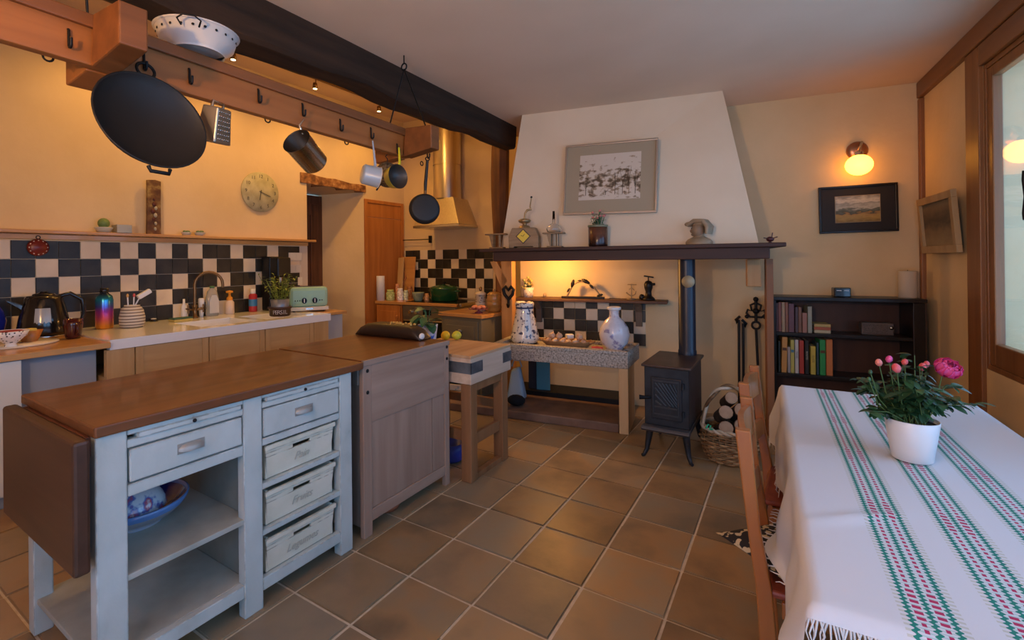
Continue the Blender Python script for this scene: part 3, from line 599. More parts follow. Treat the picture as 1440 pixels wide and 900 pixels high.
# ================================================================ KITCHEN BACK RUN
ct = thing('wooden_worktop', 'orange wooden worktop with spices beside the cooker', 'worktop', K(0, 0, 0), KR)
CZ = .885; uC, uH = (-4.19-KA[0]), (-3.36-KA[0]); CD = .66
part('board', counter_wx, ct, [(.025, uC+.02, -CD, -.012, CZ-.035, CZ)], .004); part('board', counter_wx, ct, [(uC+.02, uH, -CD, -CD+.05, CZ-.035, CZ)], .004)
t = thing('base_cabinet', 'orange wooden base cabinet with raised panel door beside the oven', 'cabinet', K(0, 0, 0), KR)
part('body', door_w, t, [(.03, uC-.02, -CD+.03, -.02, .08, CZ-.036)], .003)
d = part('door', door_w, t, [(.05, uC-.035, -CD+.005, -CD+.028, .12, CZ-.05)], .004); part('raised_panel', door_w, d, [(.12, uC-.10, -CD-.004, -CD+.006, .20, CZ-.12)], .008)
b = MB(); b.ball((uC-.07, -CD-.012, .70), .018, 12); b.build('knob', door_w, d)
cook = thing('gas_cooker', 'brushed steel oven with black hob and control knobs', 'cooker', K(0, 0, 0), KR)
ov = M('oven_steel', (.30, .27, .22), .35, .8); ovb = M('oven_black', (.01, .01, .01), .15)
part('body', ov, cook, [(uC, uH-.02, -CD+.03, -.02, .06, CZ-.037)], .003)
part('control_panel', ov, cook, [(uC+.01, uH-.03, -CD+.008, -CD+.03, .70, CZ-.045)], .003)
part('oven_door', ovb, cook, [(uC+.02, uH-.04, -CD+.006, -CD+.03, .12, .66)], .004)
b = MB(); b.cyl((uC+.06, -CD-.03, .665), (uH-.08, -CD-.03, .665), .010, n=10); b.build('handle', steel, cook)
part('display', ovb, cook, [(uC+.33, uC+.45, -CD+.004, -CD+.009, .735, .80)], 0)
for u in (.14, .23, .60, .69):
    b = MB(); b.cyl((uC+u, -CD-.022, .765), (uC+u, -CD+.008, .765), .022, .026, 14); b.build('knob', chrome, cook)
part('hob', ovb, cook, [(uC+.021, uH+.02, -CD+.052, -.02, CZ-.03, CZ+.006)], .003); part('hob_trim', steel, cook, [(uH+.021, uH+.05, -CD+.02, -.02, CZ-.03, CZ+.008)], .003)
# khaki cabinet with its own wooden top
kc = Pz(677, 443.3, .872); kk = thing('base_cabinet', 'khaki green painted cabinet with wooden top standing before the pine mantel post', 'cabinet', (kc.x, kc.y, 0), -.10)
khaki = M('khaki_paint', (.15, .13, .085), .45); 
part('worktop', counter_wx, kk, [(-.57, .01, -.01, .46, .836, .872)], .004)
part('body', khaki, kk, [(-.54, -.015, .015, .45, .0, .836)], .004)
d = part('door', khaki, kk, [(-.50, -.05, .002, .016, .08, .80)], .004); part('moulding', khaki, d, [(-.46, -.09, -.004, .003, .13, .75)], .006)
b = MB(); b.ball((-.27, -.014, .70), .016, 12, (1.6, 1, 1)); b.build('knob', M('knob_pewter', (.35, .32, .27), .35, .8), d)
# extractor hood
hx = Pl(635, 300, KA, KB); hu = (hx.x-KA[0])/math.cos(KR); hu += .06; hd = thing('extractor_hood', 'tapered stainless steel extractor hood with round chimney over the cooker', 'extractor hood', K(hu, 0, 0), KR)
zb = Pl(640, 316, *offl(KA, KB, .45)).z; hw, hdp = .345, .47
b = MB(); b.hexa([(-hw, -hdp, zb+.012), (hw, -hdp, zb+.012), (hw, -.005, zb+.012), (-hw, -.005, zb+.012)], [(-.19, -.36, zb+.36), (.20, -.36, zb+.36), (.20, -.005, zb+.36), (-.19, -.005, zb+.36)]); b.build('canopy', steel_b, hd, .004)
part('lip', steel, hd, [(-hw-.006, hw+.006, -hdp-.006, -.005, zb-.02, zb+.011)], .003)
b = MB(); b.lathe([(.185, zb+.361), (.180, ZK-.75)], (0, -.19, 0), 32); b.build('chimney', steel_b, hd)
b = MB(); b.lathe([(.185, ZK-.749), (.183, ZK-.02)], (0, -.19, 0), 32); b.build('chimney_sleeve', steel_b, hd)
# ================================================================ HANGING RACK
RKX = -2.03
rk = thing('pot_rack', 'long orange pine pot rack with iron hooks hanging below the dark beam', 'pot rack', (0, 0, 0))
def rz_(y): return 2.100-.020*(y-.3)          # underside of the rail drops slightly towards the cooker
b = MB(); b.hexa([(RKX-.045, .10, rz_(.1)), (RKX, .10, rz_(.1)), (RKX, 2.33, rz_(2.33)), (RKX-.045, 2.33, rz_(2.33))], [(RKX-.045, .10, rz_(.1)+.135), (RKX, .10, rz_(.1)+.135), (RKX, 2.33, rz_(2.33)+.135), (RKX-.045, 2.33, rz_(2.33)+.135)]); b.build('rail', rack_w, rk, .006)
b = MB(); b.hexa([(RKX-.06, .10, rz_(.1)+.136), (RKX+.022, .10, rz_(.1)+.125), (RKX+.022, 2.33, rz_(2.33)+.125), (RKX-.06, 2.33, rz_(2.33)+.136)], [(RKX-.06, .10, rz_(.1)+.178), (RKX+.022, .10, rz_(.1)+.172), (RKX+.022, 2.33, rz_(2.33)+.172), (RKX-.06, 2.33, rz_(2.33)+.178)]); b.build('cap_rail', rack_d, rk, .006)
for y0, y1 in ((.66, .745), (2.255, 2.335)):
    for xa, xb_ in ((RKX+.0225, -1.80), (-2.27, RKX-.0605)):
        z = rz_(y0); b = MB()
        if xa > RKX: b.prism([(xa-.02, z-.006), (xb_, z+.02), (xb_, z+.160), (xa, z+.172)], y0, y1, 'y')
        else: b.prism([(xa, z-.02), (xb_+.012, z-.006), (xb_, z+.165), (xa, z+.16)], y0, y1, 'y')
        b.build('cross_piece', rack_d if xa > RKX else rack_w, rk, .006)
HK = []
def hook(x, y, z, px=.022):
    b = MB(); b.tube([(x, y, z+.065), (x+.004, y, z+.060), (x+.005, y, z+.02)]+[(x+.005+px/2*(1-math.cos(t)), y, z+.012-.012*math.sin(t)) for t in (.5, 1.1, PI/2, 2.1, 2.7)]+[(x+.005+px, y, z+.03)], .0045, 8); b.build('hook', iron, rk)
for x, y in ((98, 62), (268, 114), (365, 141), (427, 160), (480, 181), (523, 192), (560, 214)):
    p = Px(x, y, RKX+.012); hook(RKX, p.y, p.z-.012)
pw = Px(204, 95, RKX+.012); hook(RKX, pw.y, pw.z-.01)
for x, y in ((64, 72), (483, 188), (372, 163), (589, 218)):
    p = Px(x, y, RKX-.10); b = MB(); b.ring((RKX-.075, p.y, rz_(p.y)+.012), .014, .0035, 'x', 14, 6); b.build('ring_hook', iron, rk)
def chain(top, ends):
    for e in ends:
        a, c = Vector(top), Vector(e); b = MB(); b.cyl(a+Vector((0, 0, -.09)), c, .0045, n=8); b.build('hanger_rod', iron, rk)
    b = MB(); b.ring(Vector(top)+Vector((0, 0, -.075)), .022, .005, 'y', 16, 6); b.cyl(Vector(top)+Vector((0, 0, -.055)), Vector(top)+Vector((0, 0, .0)), .004, n=8); b.build('ceiling_hook', iron, rk)
hp = Pz(568, 78, ZD); chain((hp.x, hp.y, ZD), [(-1.87, 2.295, rz_(2.3)+.16), (-2.2, 2.295, rz_(2.3)+.16)])
chain((-2.10, .66, ZD), [(-1.86, .70, rz_(.7)+.16), (-2.17, .70, rz_(.7)+.16)])
# ---- things hanging on it
def orient(o, ax, up=(0, 0, 1)):  # local z of the object along ax
    z = Vector(ax).normalized(); o.rotation_euler = z.to_track_quat('Z', 'Y').to_euler()
# big black crepe pan, open side to the room
wp = Px(213, 172, RKX+.09)
t = thing('crepe_pan', 'large round black iron pan hanging by its ring from the rack', 'pan', wp)
nrm = Vector((.95, .04, .31)); orient(t, nrm)
b = MB(); R = .184; b.lathe([(R, .010), (R+.004, .018), (R+.002, .022), (R-.004, .018), (R-.022, -.012), (1e-5, -.016)], n=48); b.lathe([(R, .010), (R-.020, -.020), (1e-5, -.022)], n=48); b.build('dish', pan_m, t)
up = (Matrix(t.rotation_euler.to_matrix()).inverted() @ (Px(202, 117, RKX+.02)-wp)); d = Vector((up.x, up.y, 0)).normalized()
b = MB(); c = d*(R+.028)+Vector((0, 0, .008)); b.ring(c, .030, .0055, 'z', 20, 8); b.build('hanging_ring', iron, t)
b = MB(); c = -d*(R+.003)+Vector((0, 0, .012)); q = Vector((-d.y, d.x, 0)); b.tube([c-q*.035, c-q*.03-d*.018, c+q*.03-d*.018, c+q*.035], .007, 8); b.build('grip', iron, t)
# box grater
gp_ = Px(299, 172, RKX+.02); t = thing('box_grater', 'small steel box grater with rows of holes hanging from the rack', 'grater', gp_-Vector((0, 0, .085)), .62)
t.rotation_euler = (.10, .22, .50)
b = MB(); b.hexa([(-.045, -.055, 0), (.045, -.055, 0), (.045, .055, 0), (-.045, .055, 0)], [(-.034, -.044, .145), (.034, -.044, .145), (.034, .044, .145), (-.034, .044, .145)]); b.build('body', M('grater_steel', (.42, .36, .28), .35, .9), t, .006)
b = MB(); b.tube([(0, -.035, .14), (0, -.034, .165), (0, .034, .165), (0, .035, .14)], .006, 8); b.build('handle', steel, t)
me = MB(); me.ball((0, 0, 0), .0042, 8, (.5, 1, 1)); me = me.mesh('tooth'); me.materials.append(steel)
for i in range(7):
    for j in range(6):
        z = .02+i*.018; inst(me, 'tooth', t, (.0452-.011*z/.145, -.034+j*.0136, z))
# steel saucepan tipped on its hook
pp = Px(431, 215, RKX+.035); t = thing('steel_saucepan', 'deep polished steel saucepan tilted open side up on its hook', 'saucepan', pp); orient(t, (.22, -.74, .42))
b = MB(); b.lathe([(1e-5, -.085), (.060, -.085), (.066, -.078), (.068, .085), (.071, .087)], n=32); b.build('body', steel, t)
b = MB(); b.lathe([(.071, .087), (.066, .084), (.064, -.07), (1e-5, -.072)], n=32); b.build('inside', M('pan_inside', (.03, .022, .015), .4, .5), t)
il = t.rotation_euler.to_matrix().inverted() @ (Px(427, 168, RKX+.03)-pp); b = MB(); b.tube([Vector((il.x, il.y, 0)).normalized()*.068+Vector((0, 0, .06)), Vector((il.x, il.y, 0)).normalized()*.085+Vector((0, 0, .10)), il], [.007, .006, .005], 8); b.build('handle', steel, t)
# pale blue saucepan
pb = Px(521, 247, RKX+.045); t = thing('enamel_saucepan', 'small pale blue enamel saucepan hanging by its long handle', 'saucepan', pb); orient(t, (.45, .80, -.15))
bl = M('pale_blue_enamel', (.34, .40, .46), .3, coat=.3)
b = MB(); b.lathe([(1e-5, -.048), (.048, -.048), (.056, -.040), (.058, .048), (.061, .05)], n=32); b.build('body', bl, t)
b = MB(); b.lathe([(.061, .05), (.056, .046), (.054, -.038), (1e-5, -.042)], n=32); b.build('inside', M('enamel_white', (.6, .55, .48), .3), t)
il = t.rotation_euler.to_matrix().inverted() @ (Px(524, 198, RKX+.02)-pb); dd = Vector((il.x, il.y, 0)).normalized(); b = MB(); b.tube([dd*.058+Vector((0, 0, .02)), dd*.075+Vector((0, 0, .02)), il], [.009, .008, .004], 8); b.build('handle', bl, t)
# yellow pan
py_ = Px(556, 249, RKX+.05); t = thing('yellow_pan', 'small bright yellow frying pan with dark inside hanging from the rack', 'frying pan', py_); orient(t, (.98, -.12, .05))
yl = M('yellow_enamel', (.62, .55, .02), .3, coat=.3)
b = MB(); b.lathe([(1e-5, -.042), (.050, -.042), (.062, -.032), (.072, .022), (.0735, .026)], n=36); b.build('body', yl, t)
b = MB(); b.lathe([(.0735, .026), (.070, .024), (.058, -.016), (1e-5, -.018)], n=36); b.build('inside', M('nonstick', (.035, .026, .02), .4), t)
il = t.rotation_euler.to_matrix().inverted() @ (Px(561, 208, RKX+.03)-py_); dd = Vector((il.x, il.y, 0)).normalized(); b = MB(); b.tube([dd*.070+Vector((0, 0, .012)), dd*.09+Vector((0, 0, .016)), il], [.009, .008, .006], 8); b.build('handle', yl, t)
# wire strainer behind it
ps = Px(545, 246, RKX-.07); t = thing('wire_strainer', 'round dull metal strainer hanging behind the yellow pan', 'strainer', ps); orient(t, (-.75, .62, .0))
b = MB(); b.lathe([(.076, 0), (.079, .004), (.079, -.004), (.076, -.002)], n=32); b.build('rim', brass, t)
b = MB(); b.lathe([(.076, 0), (.070, -.028), (.05, -.05), (1e-5, -.062)], n=28); b.build('mesh_bowl', M('strainer_mesh', (.18, .13, .07), .5, .7, c2=(.36, .28, .17), sc=90, kind='vor'), t)
b = MB(); b.tube([(0, .0765, 0), (0, .10, .0), (.012, .115, 0), (0, .128, 0)], .003, 6); b.build('hanging_loop', iron, t)
b = MB(); b.tube([(.045, -.06, -.01), (.07, -.10, -.01)], .005, 6); b.build('foot', iron, t)
# black frying pan at the end
pk = Px(598, 292, -1.90); t = thing('frying_pan', 'black frying pan hanging by a long handle before the steel hood', 'frying pan', pk); orient(t, (.72, -.66, .12))
b = MB(); b.lathe([(1e-5, .004), (.075, .004), (.088, .002), (.094, -.034), (.098, -.036), (.094, -.030), (.086, -.004), (1e-5, -.004)], n=40); b.build('dish', pan_m, t)
il = t.rotation_euler.to_matrix().inverted() @ (Px(601, 226, -1.90)-pk); dd = Vector((il.x, il.y, 0)).normalized(); b = MB(); b.tube([dd*.092+Vector((0, 0, -.03)), dd*.115+Vector((0, 0, -.03))], .010, 8); b.build('ferrule', brass, t)
b = MB(); b.tube([dd*.115+Vector((0, 0, -.03)), dd*.16+Vector((0, 0, -.03)), il], [.009, .011, .009], 8); b.build('handle', pan_m, t)
b = MB(); b.ring(il+dd*.012, .012, .004, 'z', 14, 6); b.build('hanging_loop', iron, t)
hook(-1.905, Px(601, 224, -1.90).y, Px(601, 224, -1.90).z+.005, .018)
# enamel colander standing on the rack
yc = 1.03; t = thing('enamel_colander', 'white enamel colander with wire handles standing on top of the rack', 'colander', (RKX-.02, yc, rz_(yc)+.180))
en = M('white_enamel', (.62, .58, .54), .3)
b = MB(); b.lathe([(.10, 0), (.10, .012), (.135, .035), (.150, .085), (.158, .088), (.156, .083), (.145, .082)], n=40); b.build('body', en, t)
b = MB(); b.lathe([(.145, .082), (.13, .04), (.09, .018), (1e-5, .015)], n=40); b.build('inside', en, t)
me = MB(); me.ball((0, 0, 0), .0055, 8, (.35, 1, 1)); me = me.mesh('hole'); me.materials.append(iron)
for i in range(22):
    a = 2*PI*i/22; inst(me, 'hole', t, (.1455*math.cos(a), .1455*math.sin(a), .062), (0, 0, a))
for a in (-.62, PI-.62):
    b = MB(); c = Vector((math.cos(a)*.158, math.sin(a)*.158, .062)); q = Vector((-math.sin(a), math.cos(a), 0)); r = Vector((math.cos(a), math.sin(a), 0)); b.tube([c-q*.03+Vector((0, 0, -.015)), c-q*.04+r*.022, c-q*.02+r*.032+Vector((0, 0, .012)), c+q*.02+r*.032+Vector((0, 0, .012)), c+q*.04+r*.022, c+q*.03+Vector((0, 0, -.015))], .0035, 6); b.build('handle', iron, t)
# ================================================================ SMALL THINGS ALONG THE SINK WALL
def lid(prof, h, w): return [(max(r*w/2, 1e-5), z*h) for r, z in prof]
def vess(name, label, cat, base, h, w, parts, group=None, rz=0, n=28):
    t = thing(name, label, cat, base, rz, group)
    for nm, mt, prof in parts:
        b = MB(); b.lathe(lid(prof, h, w), n=n); b.build(nm, mt, t)
    return t
ZC = .895
# shelf rail over the tiles
sh = thing('wall_shelf', 'narrow orange wooden ledge running above the checkerboard tiles', 'shelf', (0, 0, 0))
part('board', counter_w, sh, [(XL+.001, XL+.125, -.3, 3.575, 1.632, 1.656)], .004); part('batten', counter_w, sh, [(XL+.001, XL+.024, -.3, 3.54, 1.592, 1.631)], .003)
SXX = XL+.075; SHZ = 1.657
def onshelf(x): p = Px(x, 330, SXX); return Vector((SXX, p.y, SHZ))
clearpot = M('pale_pot', (.52, .50, .42), .35)
cactus = M('cactus', (.10, .17, .05), .6, c2=(.16, .25, .08), sc=30)
def cactuspot(x, w, lab, ball):
    p = onshelf(x); t = thing('potted_cactus', lab, 'plant', p, group='cacti on the ledge'); k = size(p, w)
    b = MB(); b.lathe([(.0001, 0), (k*.36, 0), (k*.52, k*.30), (k*.52, k*.34), (k*.46, k*.33), (.0001, k*.30)], n=20); b.build('pot', clearpot, t)
    b = MB()
    if ball: b.ball((0, 0, k*.60), k*.34, 14, (1, 1, 1.05))
    else:
        for i in range(5): b.ball((k*.22*math.cos(i*1.26), k*.22*math.sin(i*1.26), k*.42), k*.16, 8, (1, 1, .7))
    b.build('cactus', cactus, t)
cactuspot(146, 21, 'round green cactus in a low pale pot on the ledge', True)
cactuspot(262, 13, 'tiny succulent in a pale pot on the ledge near the carved plank', False)
cactuspot(281, 14, 'tiny succulent in a pale pot on the ledge below the clock', False)
p = onshelf(171.5); k = size(p, 18); t = thing('glass_planter', 'small square glass planter with a sprig on the ledge', 'planter', p)
b = MB(); w = k/2
for x0, x1, y0, y1 in ((-w, w, -w, -w+.004), (-w, w, w-.004, w), (-w, -w+.004, -w+.004, w-.004), (w-.004, w, -w+.004, w-.004)): b.box(x0, x1, y0, y1, 0, k*.62)
b.box(-w+.004, w-.004, -w+.004, w-.004, 0, .006); b.build('glass_box', M('milky_glass', (.62, .58, .46), .2, trans=.5), t)
b = MB(); b.ball((0, 0, k*.42), k*.25, 10, (1.2, .8, .5)); b.build('sprig', cactus, t)
p = onshelf(218); k = size(p, 18); hgt = size(p, 77)
bark = M('painted_plank', (.07, .025, .008), .6, c2=[(.10, .04, .012), (.16, .075, .02), (.30, .20, .06), (.10, .04, .012)], sc=14, det=6, lo=.3, hi=.75, bump=.4)
t = thing('carved_plank', 'tall narrow dark plank with painted relief standing on the ledge', 'carving', p, 0)
b = MB(); b.prism([(-k/2, 0), (k/2, 0), (k*.48, hgt*.5), (k*.52, hgt*.98), (k*.1, hgt), (-k*.45, hgt*.985), (-k*.47, hgt*.4)], -.04, -.012, 'x'); b.build('plank', bark, t, .003)
rel = M('relief_paint', (.40, .36, .26), .6)
for i, (dy, dz, r) in enumerate(((.0, .55, .018), (.012, .48, .014), (-.01, .42, .018), (.008, .35, .016), (-.006, .28, .013), (.01, .20, .012), (.0, .64, .010), (.006, .1, .012))):
    b = MB(); b.ball((-.008, dy, hgt*dz), r, 8, (.4, 1, 1.3)); b.build('relief', rel if i % 2 else M('relief_dark', (.09, .02, .015), .6), t)
# wall clock
pc = Px(367, 270, XL+.02); t = thing('wall_clock', 'round faded green wall clock with dark numerals above the ledge', 'clock', (XL+.002, pc.y, pc.z))
rc = size(pc, 28); mt = Matrix.Rotation(PI/2, 4, 'Y')
cf = M('clock_face', (.34, .31, .18), .6, c2=(.46, .42, .26), sc=14, det=6)
b = MB(); b.lathe([(rc, 0), (rc, .012), (rc*.98, .016), (1e-5, .016)], n=40, mat=mt); b.build('face', cf, t)
ink = M('clock_ink', (.10, .09, .06), .7)
for i in range(12): a = i*PI/6; text('numeral', str(12 if i == 0 else i), ink, t, (.017, rc*.78*math.sin(a), rc*.78*math.cos(a)), (PI/2, 0, PI/2), rc*.24)
for a, l, w in ((1.9, .55, .006), (3.3, .42, .008)):
    b = MB(); b.box(.019, .021, -w/2, w/2, -.02, rc*l, Matrix.Rotation(-a, 4, 'X')); b.build('hand', ink, t)
# red ornament on the tiles
po = Px(54, 348, XL+.03); t = thing('wall_ornament', 'small red flower shaped ornament with white dots hung on the tiles', 'ornament', (XL+.021, po.y, po.z)); ro = size(po, 12)
rd = M('red_glaze', (.18, .02, .012), .3)
b = MB(); b.lathe([(ro, 0), (ro, .008), (ro*.6, .022), (1e-5, .026)], n=24, mat=mt); b.build('disc', rd, t)
wd_ = M('white_dot', (.7, .6, .5), .5)
for i in range(12): b = MB(); a = i*PI/6; b.ball((.012, ro*.78*math.cos(a), ro*.78*math.sin(a)), .007, 8, (.6, 1, 1)); b.build('dot', wd_, t)
b = MB(); b.ring((.006, 0, ro+.012), .012, .003, 'x', 12, 6); b.build('loop', iron, t)
# oval tray and the things on it
p = Pz(35, 484, ZC); tz = ZC+.014
t = thing('serving_board', 'pale oval serving board on the wooden worktop', 'board', (p.x, p.y-.04, ZC), .15)
b = MB(); b.lathe([(1e-5, 0), (.205, 0), (.215, .006), (.213, .013), (1e-5, .013)], n=40, sx=.85, sy=.98); b.build('board', M('cream_stone', (.66, .56, .42), .3, c2=(.72, .63, .50), sc=6), t)
dots = M('dotted_glaze', (.03, .03, .035), .3, c2=(.78, .76, .72), sc=55, kind='vor', lo=.22, hi=.32)
p = Pz(15, 487, tz); k = size(p, 40)
vess('footed_bowl', 'black and white dotted footed bowl of berries on the oval board', 'bowl', (p.x, p.y, tz), k*.55, k, [('body', dots, [(.35, 0), (.34, .08), (.28, .16), (.45, .30), (.85, .65), (1, 1), (.96, 1.0)]), ('inside', white_cer, [(.96, 1.0), (.80, .66), (.4, .36), (0, .32)]), ('berries', M('berries', (.25, .02, .02), .4, c2=(.4, .05, .04), sc=30), [(.88, .86), (.6, 1.0), (0, 1.04)])])
p = Pz(42, 480, tz); k = size(p, 26)
t = vess('orange_cup', 'small orange square flared dish with yellow sponge on the oval board', 'dish', (p.x, p.y, tz), k*.6, k*1.2, [('body', M('orange_glaze', (.52, .20, .05), .4), [(.55, 0), (.95, 1), (.88, 1), (.5, .12), (0, .1)])], n=4)
b = MB(); b.cbox((0, 0, k*.55), (k*.4, k*.45, k*.3), (0, 0, .3)); b.build('sponge', M('sponge_yellow', (.65, .52, .10), .8), t, .004)
cob = M('cobalt_glass', (.01, .02, .22), .08, coat=.5)
p = Pz(-6, 476, tz); k = size(p, 44)
vess('cobalt_vase', 'cobalt blue glass carafe behind the dotted bowl', 'vase', (p.x-.05, p.y, tz), k*1.25, k*.62, [('body', cob, [(.55, 0), (.8, .12), (1, .42), (.8, .68), (.42, .85), (.40, .93), (.55, 1.0)])])
# kettle
p = Pz(68, 469, ZC); t = thing('electric_kettle', 'shiny black electric kettle on a silver base by the tiles', 'kettle', (-4.42, Px(62, 469, -4.42).y, ZC), -.25); k = size(p, 60)
b = MB(); b.lathe([(1e-5, 0), (k*.42, 0), (k*.42, .016), (k*.40, .02), (1e-5, .02)], n=32); b.build('base', steel, t)
b = MB(); b.lathe([(1e-5, .02), (k*.45, .021), (k*.47, .04), (k*.42, k*.45), (k*.33, k*.85), (k*.30, k*.92), (1e-5, k*.95)], n=36); b.build('body', black_p, t)
b = MB(); b.hexa([(-.03, -k*.30, k*.72), (.03, -k*.30, k*.72), (.03, -k*.34, k*.60), (-.03, -k*.34, k*.60)], [(-.018, -k*.62, k*.86), (.018, -k*.62, k*.86), (.014, -k*.60, k*.82), (-.014, -k*.60, k*.82)]); b.build('spout', black_p, t, .006)
b = MB(); b.tube([(0, k*.22, k*.88), (0, k*.45, k*.95), (0, k*.66, k*.80), (0, k*.70, k*.50), (0, k*.62, k*.25)], [.016, .016, .015, .013, .010], 10); b.build('handle', black_p, t)
b = MB(); b.box(-.014, .014, -.002, .002, k*.25, k*.70, Matrix.Translation((k*.40, 0, 0)) @ Matrix.Rotation(-.12, 4, 'Y')); 
b = MB(); b.lathe([(k*.447, k*.20), (k*.40, k*.62)], n=36); 
bb_ = MB(); vs = []; fs = []
for i in range(7):
    a = -.38+i*.11
    for z, r in ((k*.22, .449), (k*.45, .424), (k*.66, .382)): vs.append((k*r*math.cos(a), k*r*math.sin(a), z))
for i in range(6):
    for j in range(2): fs.append((i*3+j, i*3+j+1, (i+1)*3+j+1, (i+1)*3+j))
bb_.raw(vs, fs, True); bb_.build('water_gauge', M('gauge', (.35, .38, .40), .15), t)
b = MB(); b.lathe([(k*.20, k*.935), (k*.19, k*.965), (.03, k*.98), (.02, k*1.01), (1e-5, k*1.02)], n=24); b.build('lid', black_p, t)
# mug, flask, brush jar
p = Vector((Py(103, 470, 1.232).x, 1.232, ZC)); k = size(p, 22); mg = M('maroon_glaze', (.055, .008, .008), .12, coat=.5)
t = vess('mug', 'dark maroon glazed mug beside the kettle', 'mug', (p.x, p.y, ZC), k*1.25, k, [('body', mg, [(0, 0), (.72, 0), (.85, .15), (1, .7), (1, 1), (.93, 1), (.92, .7), (.6, .1), (0, .08)])])
b = MB(); b.tube([(k*.48, 0, k*.95), (k*.72, 0, k*.86), (k*.74, 0, k*.52), (k*.44, 0, k*.30)], .007, 8); b.build('handle', mg, t)
p = Pz(147, 462, SZ); k = size(p, 21); hgt = size(p, 57)
def gradm(name, stops, h, r=.2, metal=.6):
    mt_ = bpy.data.materials.new(name); mt_.use_nodes = True; N = mt_.node_tree.nodes; L = mt_.node_tree.links; b_ = N['Principled BSDF']; b_.inputs['Roughness'].default_value = r; b_.inputs['Metallic'].default_value = metal
    tc = N.new('ShaderNodeTexCoord'); sp = N.new('ShaderNodeSeparateXYZ'); L.new(tc.outputs['Object'], sp.inputs[0]); mr = N.new('ShaderNodeMapRange'); mr.inputs[2].default_value = h; L.new(sp.outputs[2], mr.inputs[0])
    rp = N.new('ShaderNodeValToRGB'); e = rp.color_ramp.elements; e[0].position, e[0].color = stops[0][0], (*stops[0][1], 1); e[1].position, e[1].color = stops[-1][0], (*stops[-1][1], 1)
    for q_, c in stops[1:-1]: x = e.new(q_); x.color = (*c, 1)
    L.new(mr.outputs[0], rp.inputs[0]); L.new(rp.outputs[0], b_.inputs['Base Color']); return mt_
rain = gradm('rainbow_metal', [(.08, (.75, .28, .03)), (.25, (.70, .12, .20)), (.42, (.50, .06, .40)), (.55, (.10, .12, .45)), (.72, (.02, .30, .42)), (.85, (.02, .03, .05))], hgt)
vess('water_bottle', 'metallic rainbow drinking bottle shading from orange to teal by the tiles', 'bottle', (p.x, p.y, SZ), hgt, k, [('body', rain, [(0, 0), (.92, 0), (1, .03), (1, .70), (.90, .80), (.50, .87), (.48, .90)]), ('cap', black_p, [(.52, .90), (.56, .91), (.56, .985), (.4, 1), (0, 1)])])
p = Pz(186, 460, SZ); k = size(p, 31); hgt = size(p, 31)
carv = M('carved_jar', (.16, .12, .10), .6, c2=[(.55, .48, .40), (.62, .56, .48)], sc=1.5, kind='wave', det=1.2, st=(.3, .3, 9), lo=.15, hi=.5, bump=.3)
t = vess('utensil_jar', 'round banded black and white jar holding two brushes on the sink', 'jar', (p.x, p.y, SZ), hgt, k, [('body', carv, [(0, 0), (.8, 0), (.96, .12), (1, .45), (.86, .80), (.62, .95), (.60, 1), (.52, 1), (.5, .9), (0, .85)])])
t2 = thing('dish_brush', 'white dish brush leaning out of the banded jar', 'brush', (p.x, p.y, SZ+hgt*.86)); b = MB(); b.tube([(.0, .01, 0), (.02, .05, .09)], .005, 8); b.build('handle', white_m, t2); b = MB(); b.cbox((.025, .075, .108), (.045, .10, .036), (.55, 0, -.1)); b.build('head', white_m, t2, .006)
for i, (dy, c, nm) in enumerate(((-.032, (.60, .35, .12), 'yellow'), (.004, (.62, .10, .10), 'red'))):
    t2 = thing('toothbrush', '%s tipped toothbrush standing in the banded jar' % nm, 'toothbrush', (p.x+.015, p.y+dy, SZ+hgt*.88)); b = MB(); b.tube([(0, 0, 0), (.008, dy*.2, .085)], .005, 8); b.build('handle', white_m, t2); b = MB(); b.ball((.010, dy*.25, .098), .012, 8, (.7, .8, 1.3)); b.build('head', M('brush_'+nm, c, .5), t2)
# tap
pt = Pz(270, 447, SZ); t = thing('swan_neck_tap', 'aged brass swan neck mixer tap with cross handles behind the sink', 'tap', (XL+.13, pt.y, SZ))
b = MB(); b.lathe([(.028, 0), (.028, .012), (.018, .02), (.018, .10), (.024, .11), (.016, .12)], n=18); b.build('body', brass, t)
R_ = .115; b = MB(); b.tube([(0, 0, .1), (0, 0, .30)]+[(0.30*(R_-R_*math.cos(a)), .95*(R_-R_*math.cos(a)), .30+R_*math.sin(a)) for a in [PI*i/10 for i in range(1, 11)]]+[(.069, .2185, .27)], .0125, 12); b.build('spout', brass, t)
for s in (-1, 1):
    b = MB(); b.tube([(0, 0, .075), (.02, s*.065, .085)], .010, 8); b.tube([(.02, s*.065, .05), (.02, s*.065, .125)], .008, 8); b.tube([(-.02, s*.065, .088), (.06, s*.065, .088)], .007, 8); b.build('cross_handle', brass, t)
def at_sink(x, y): return Pz(x, y, SZ)
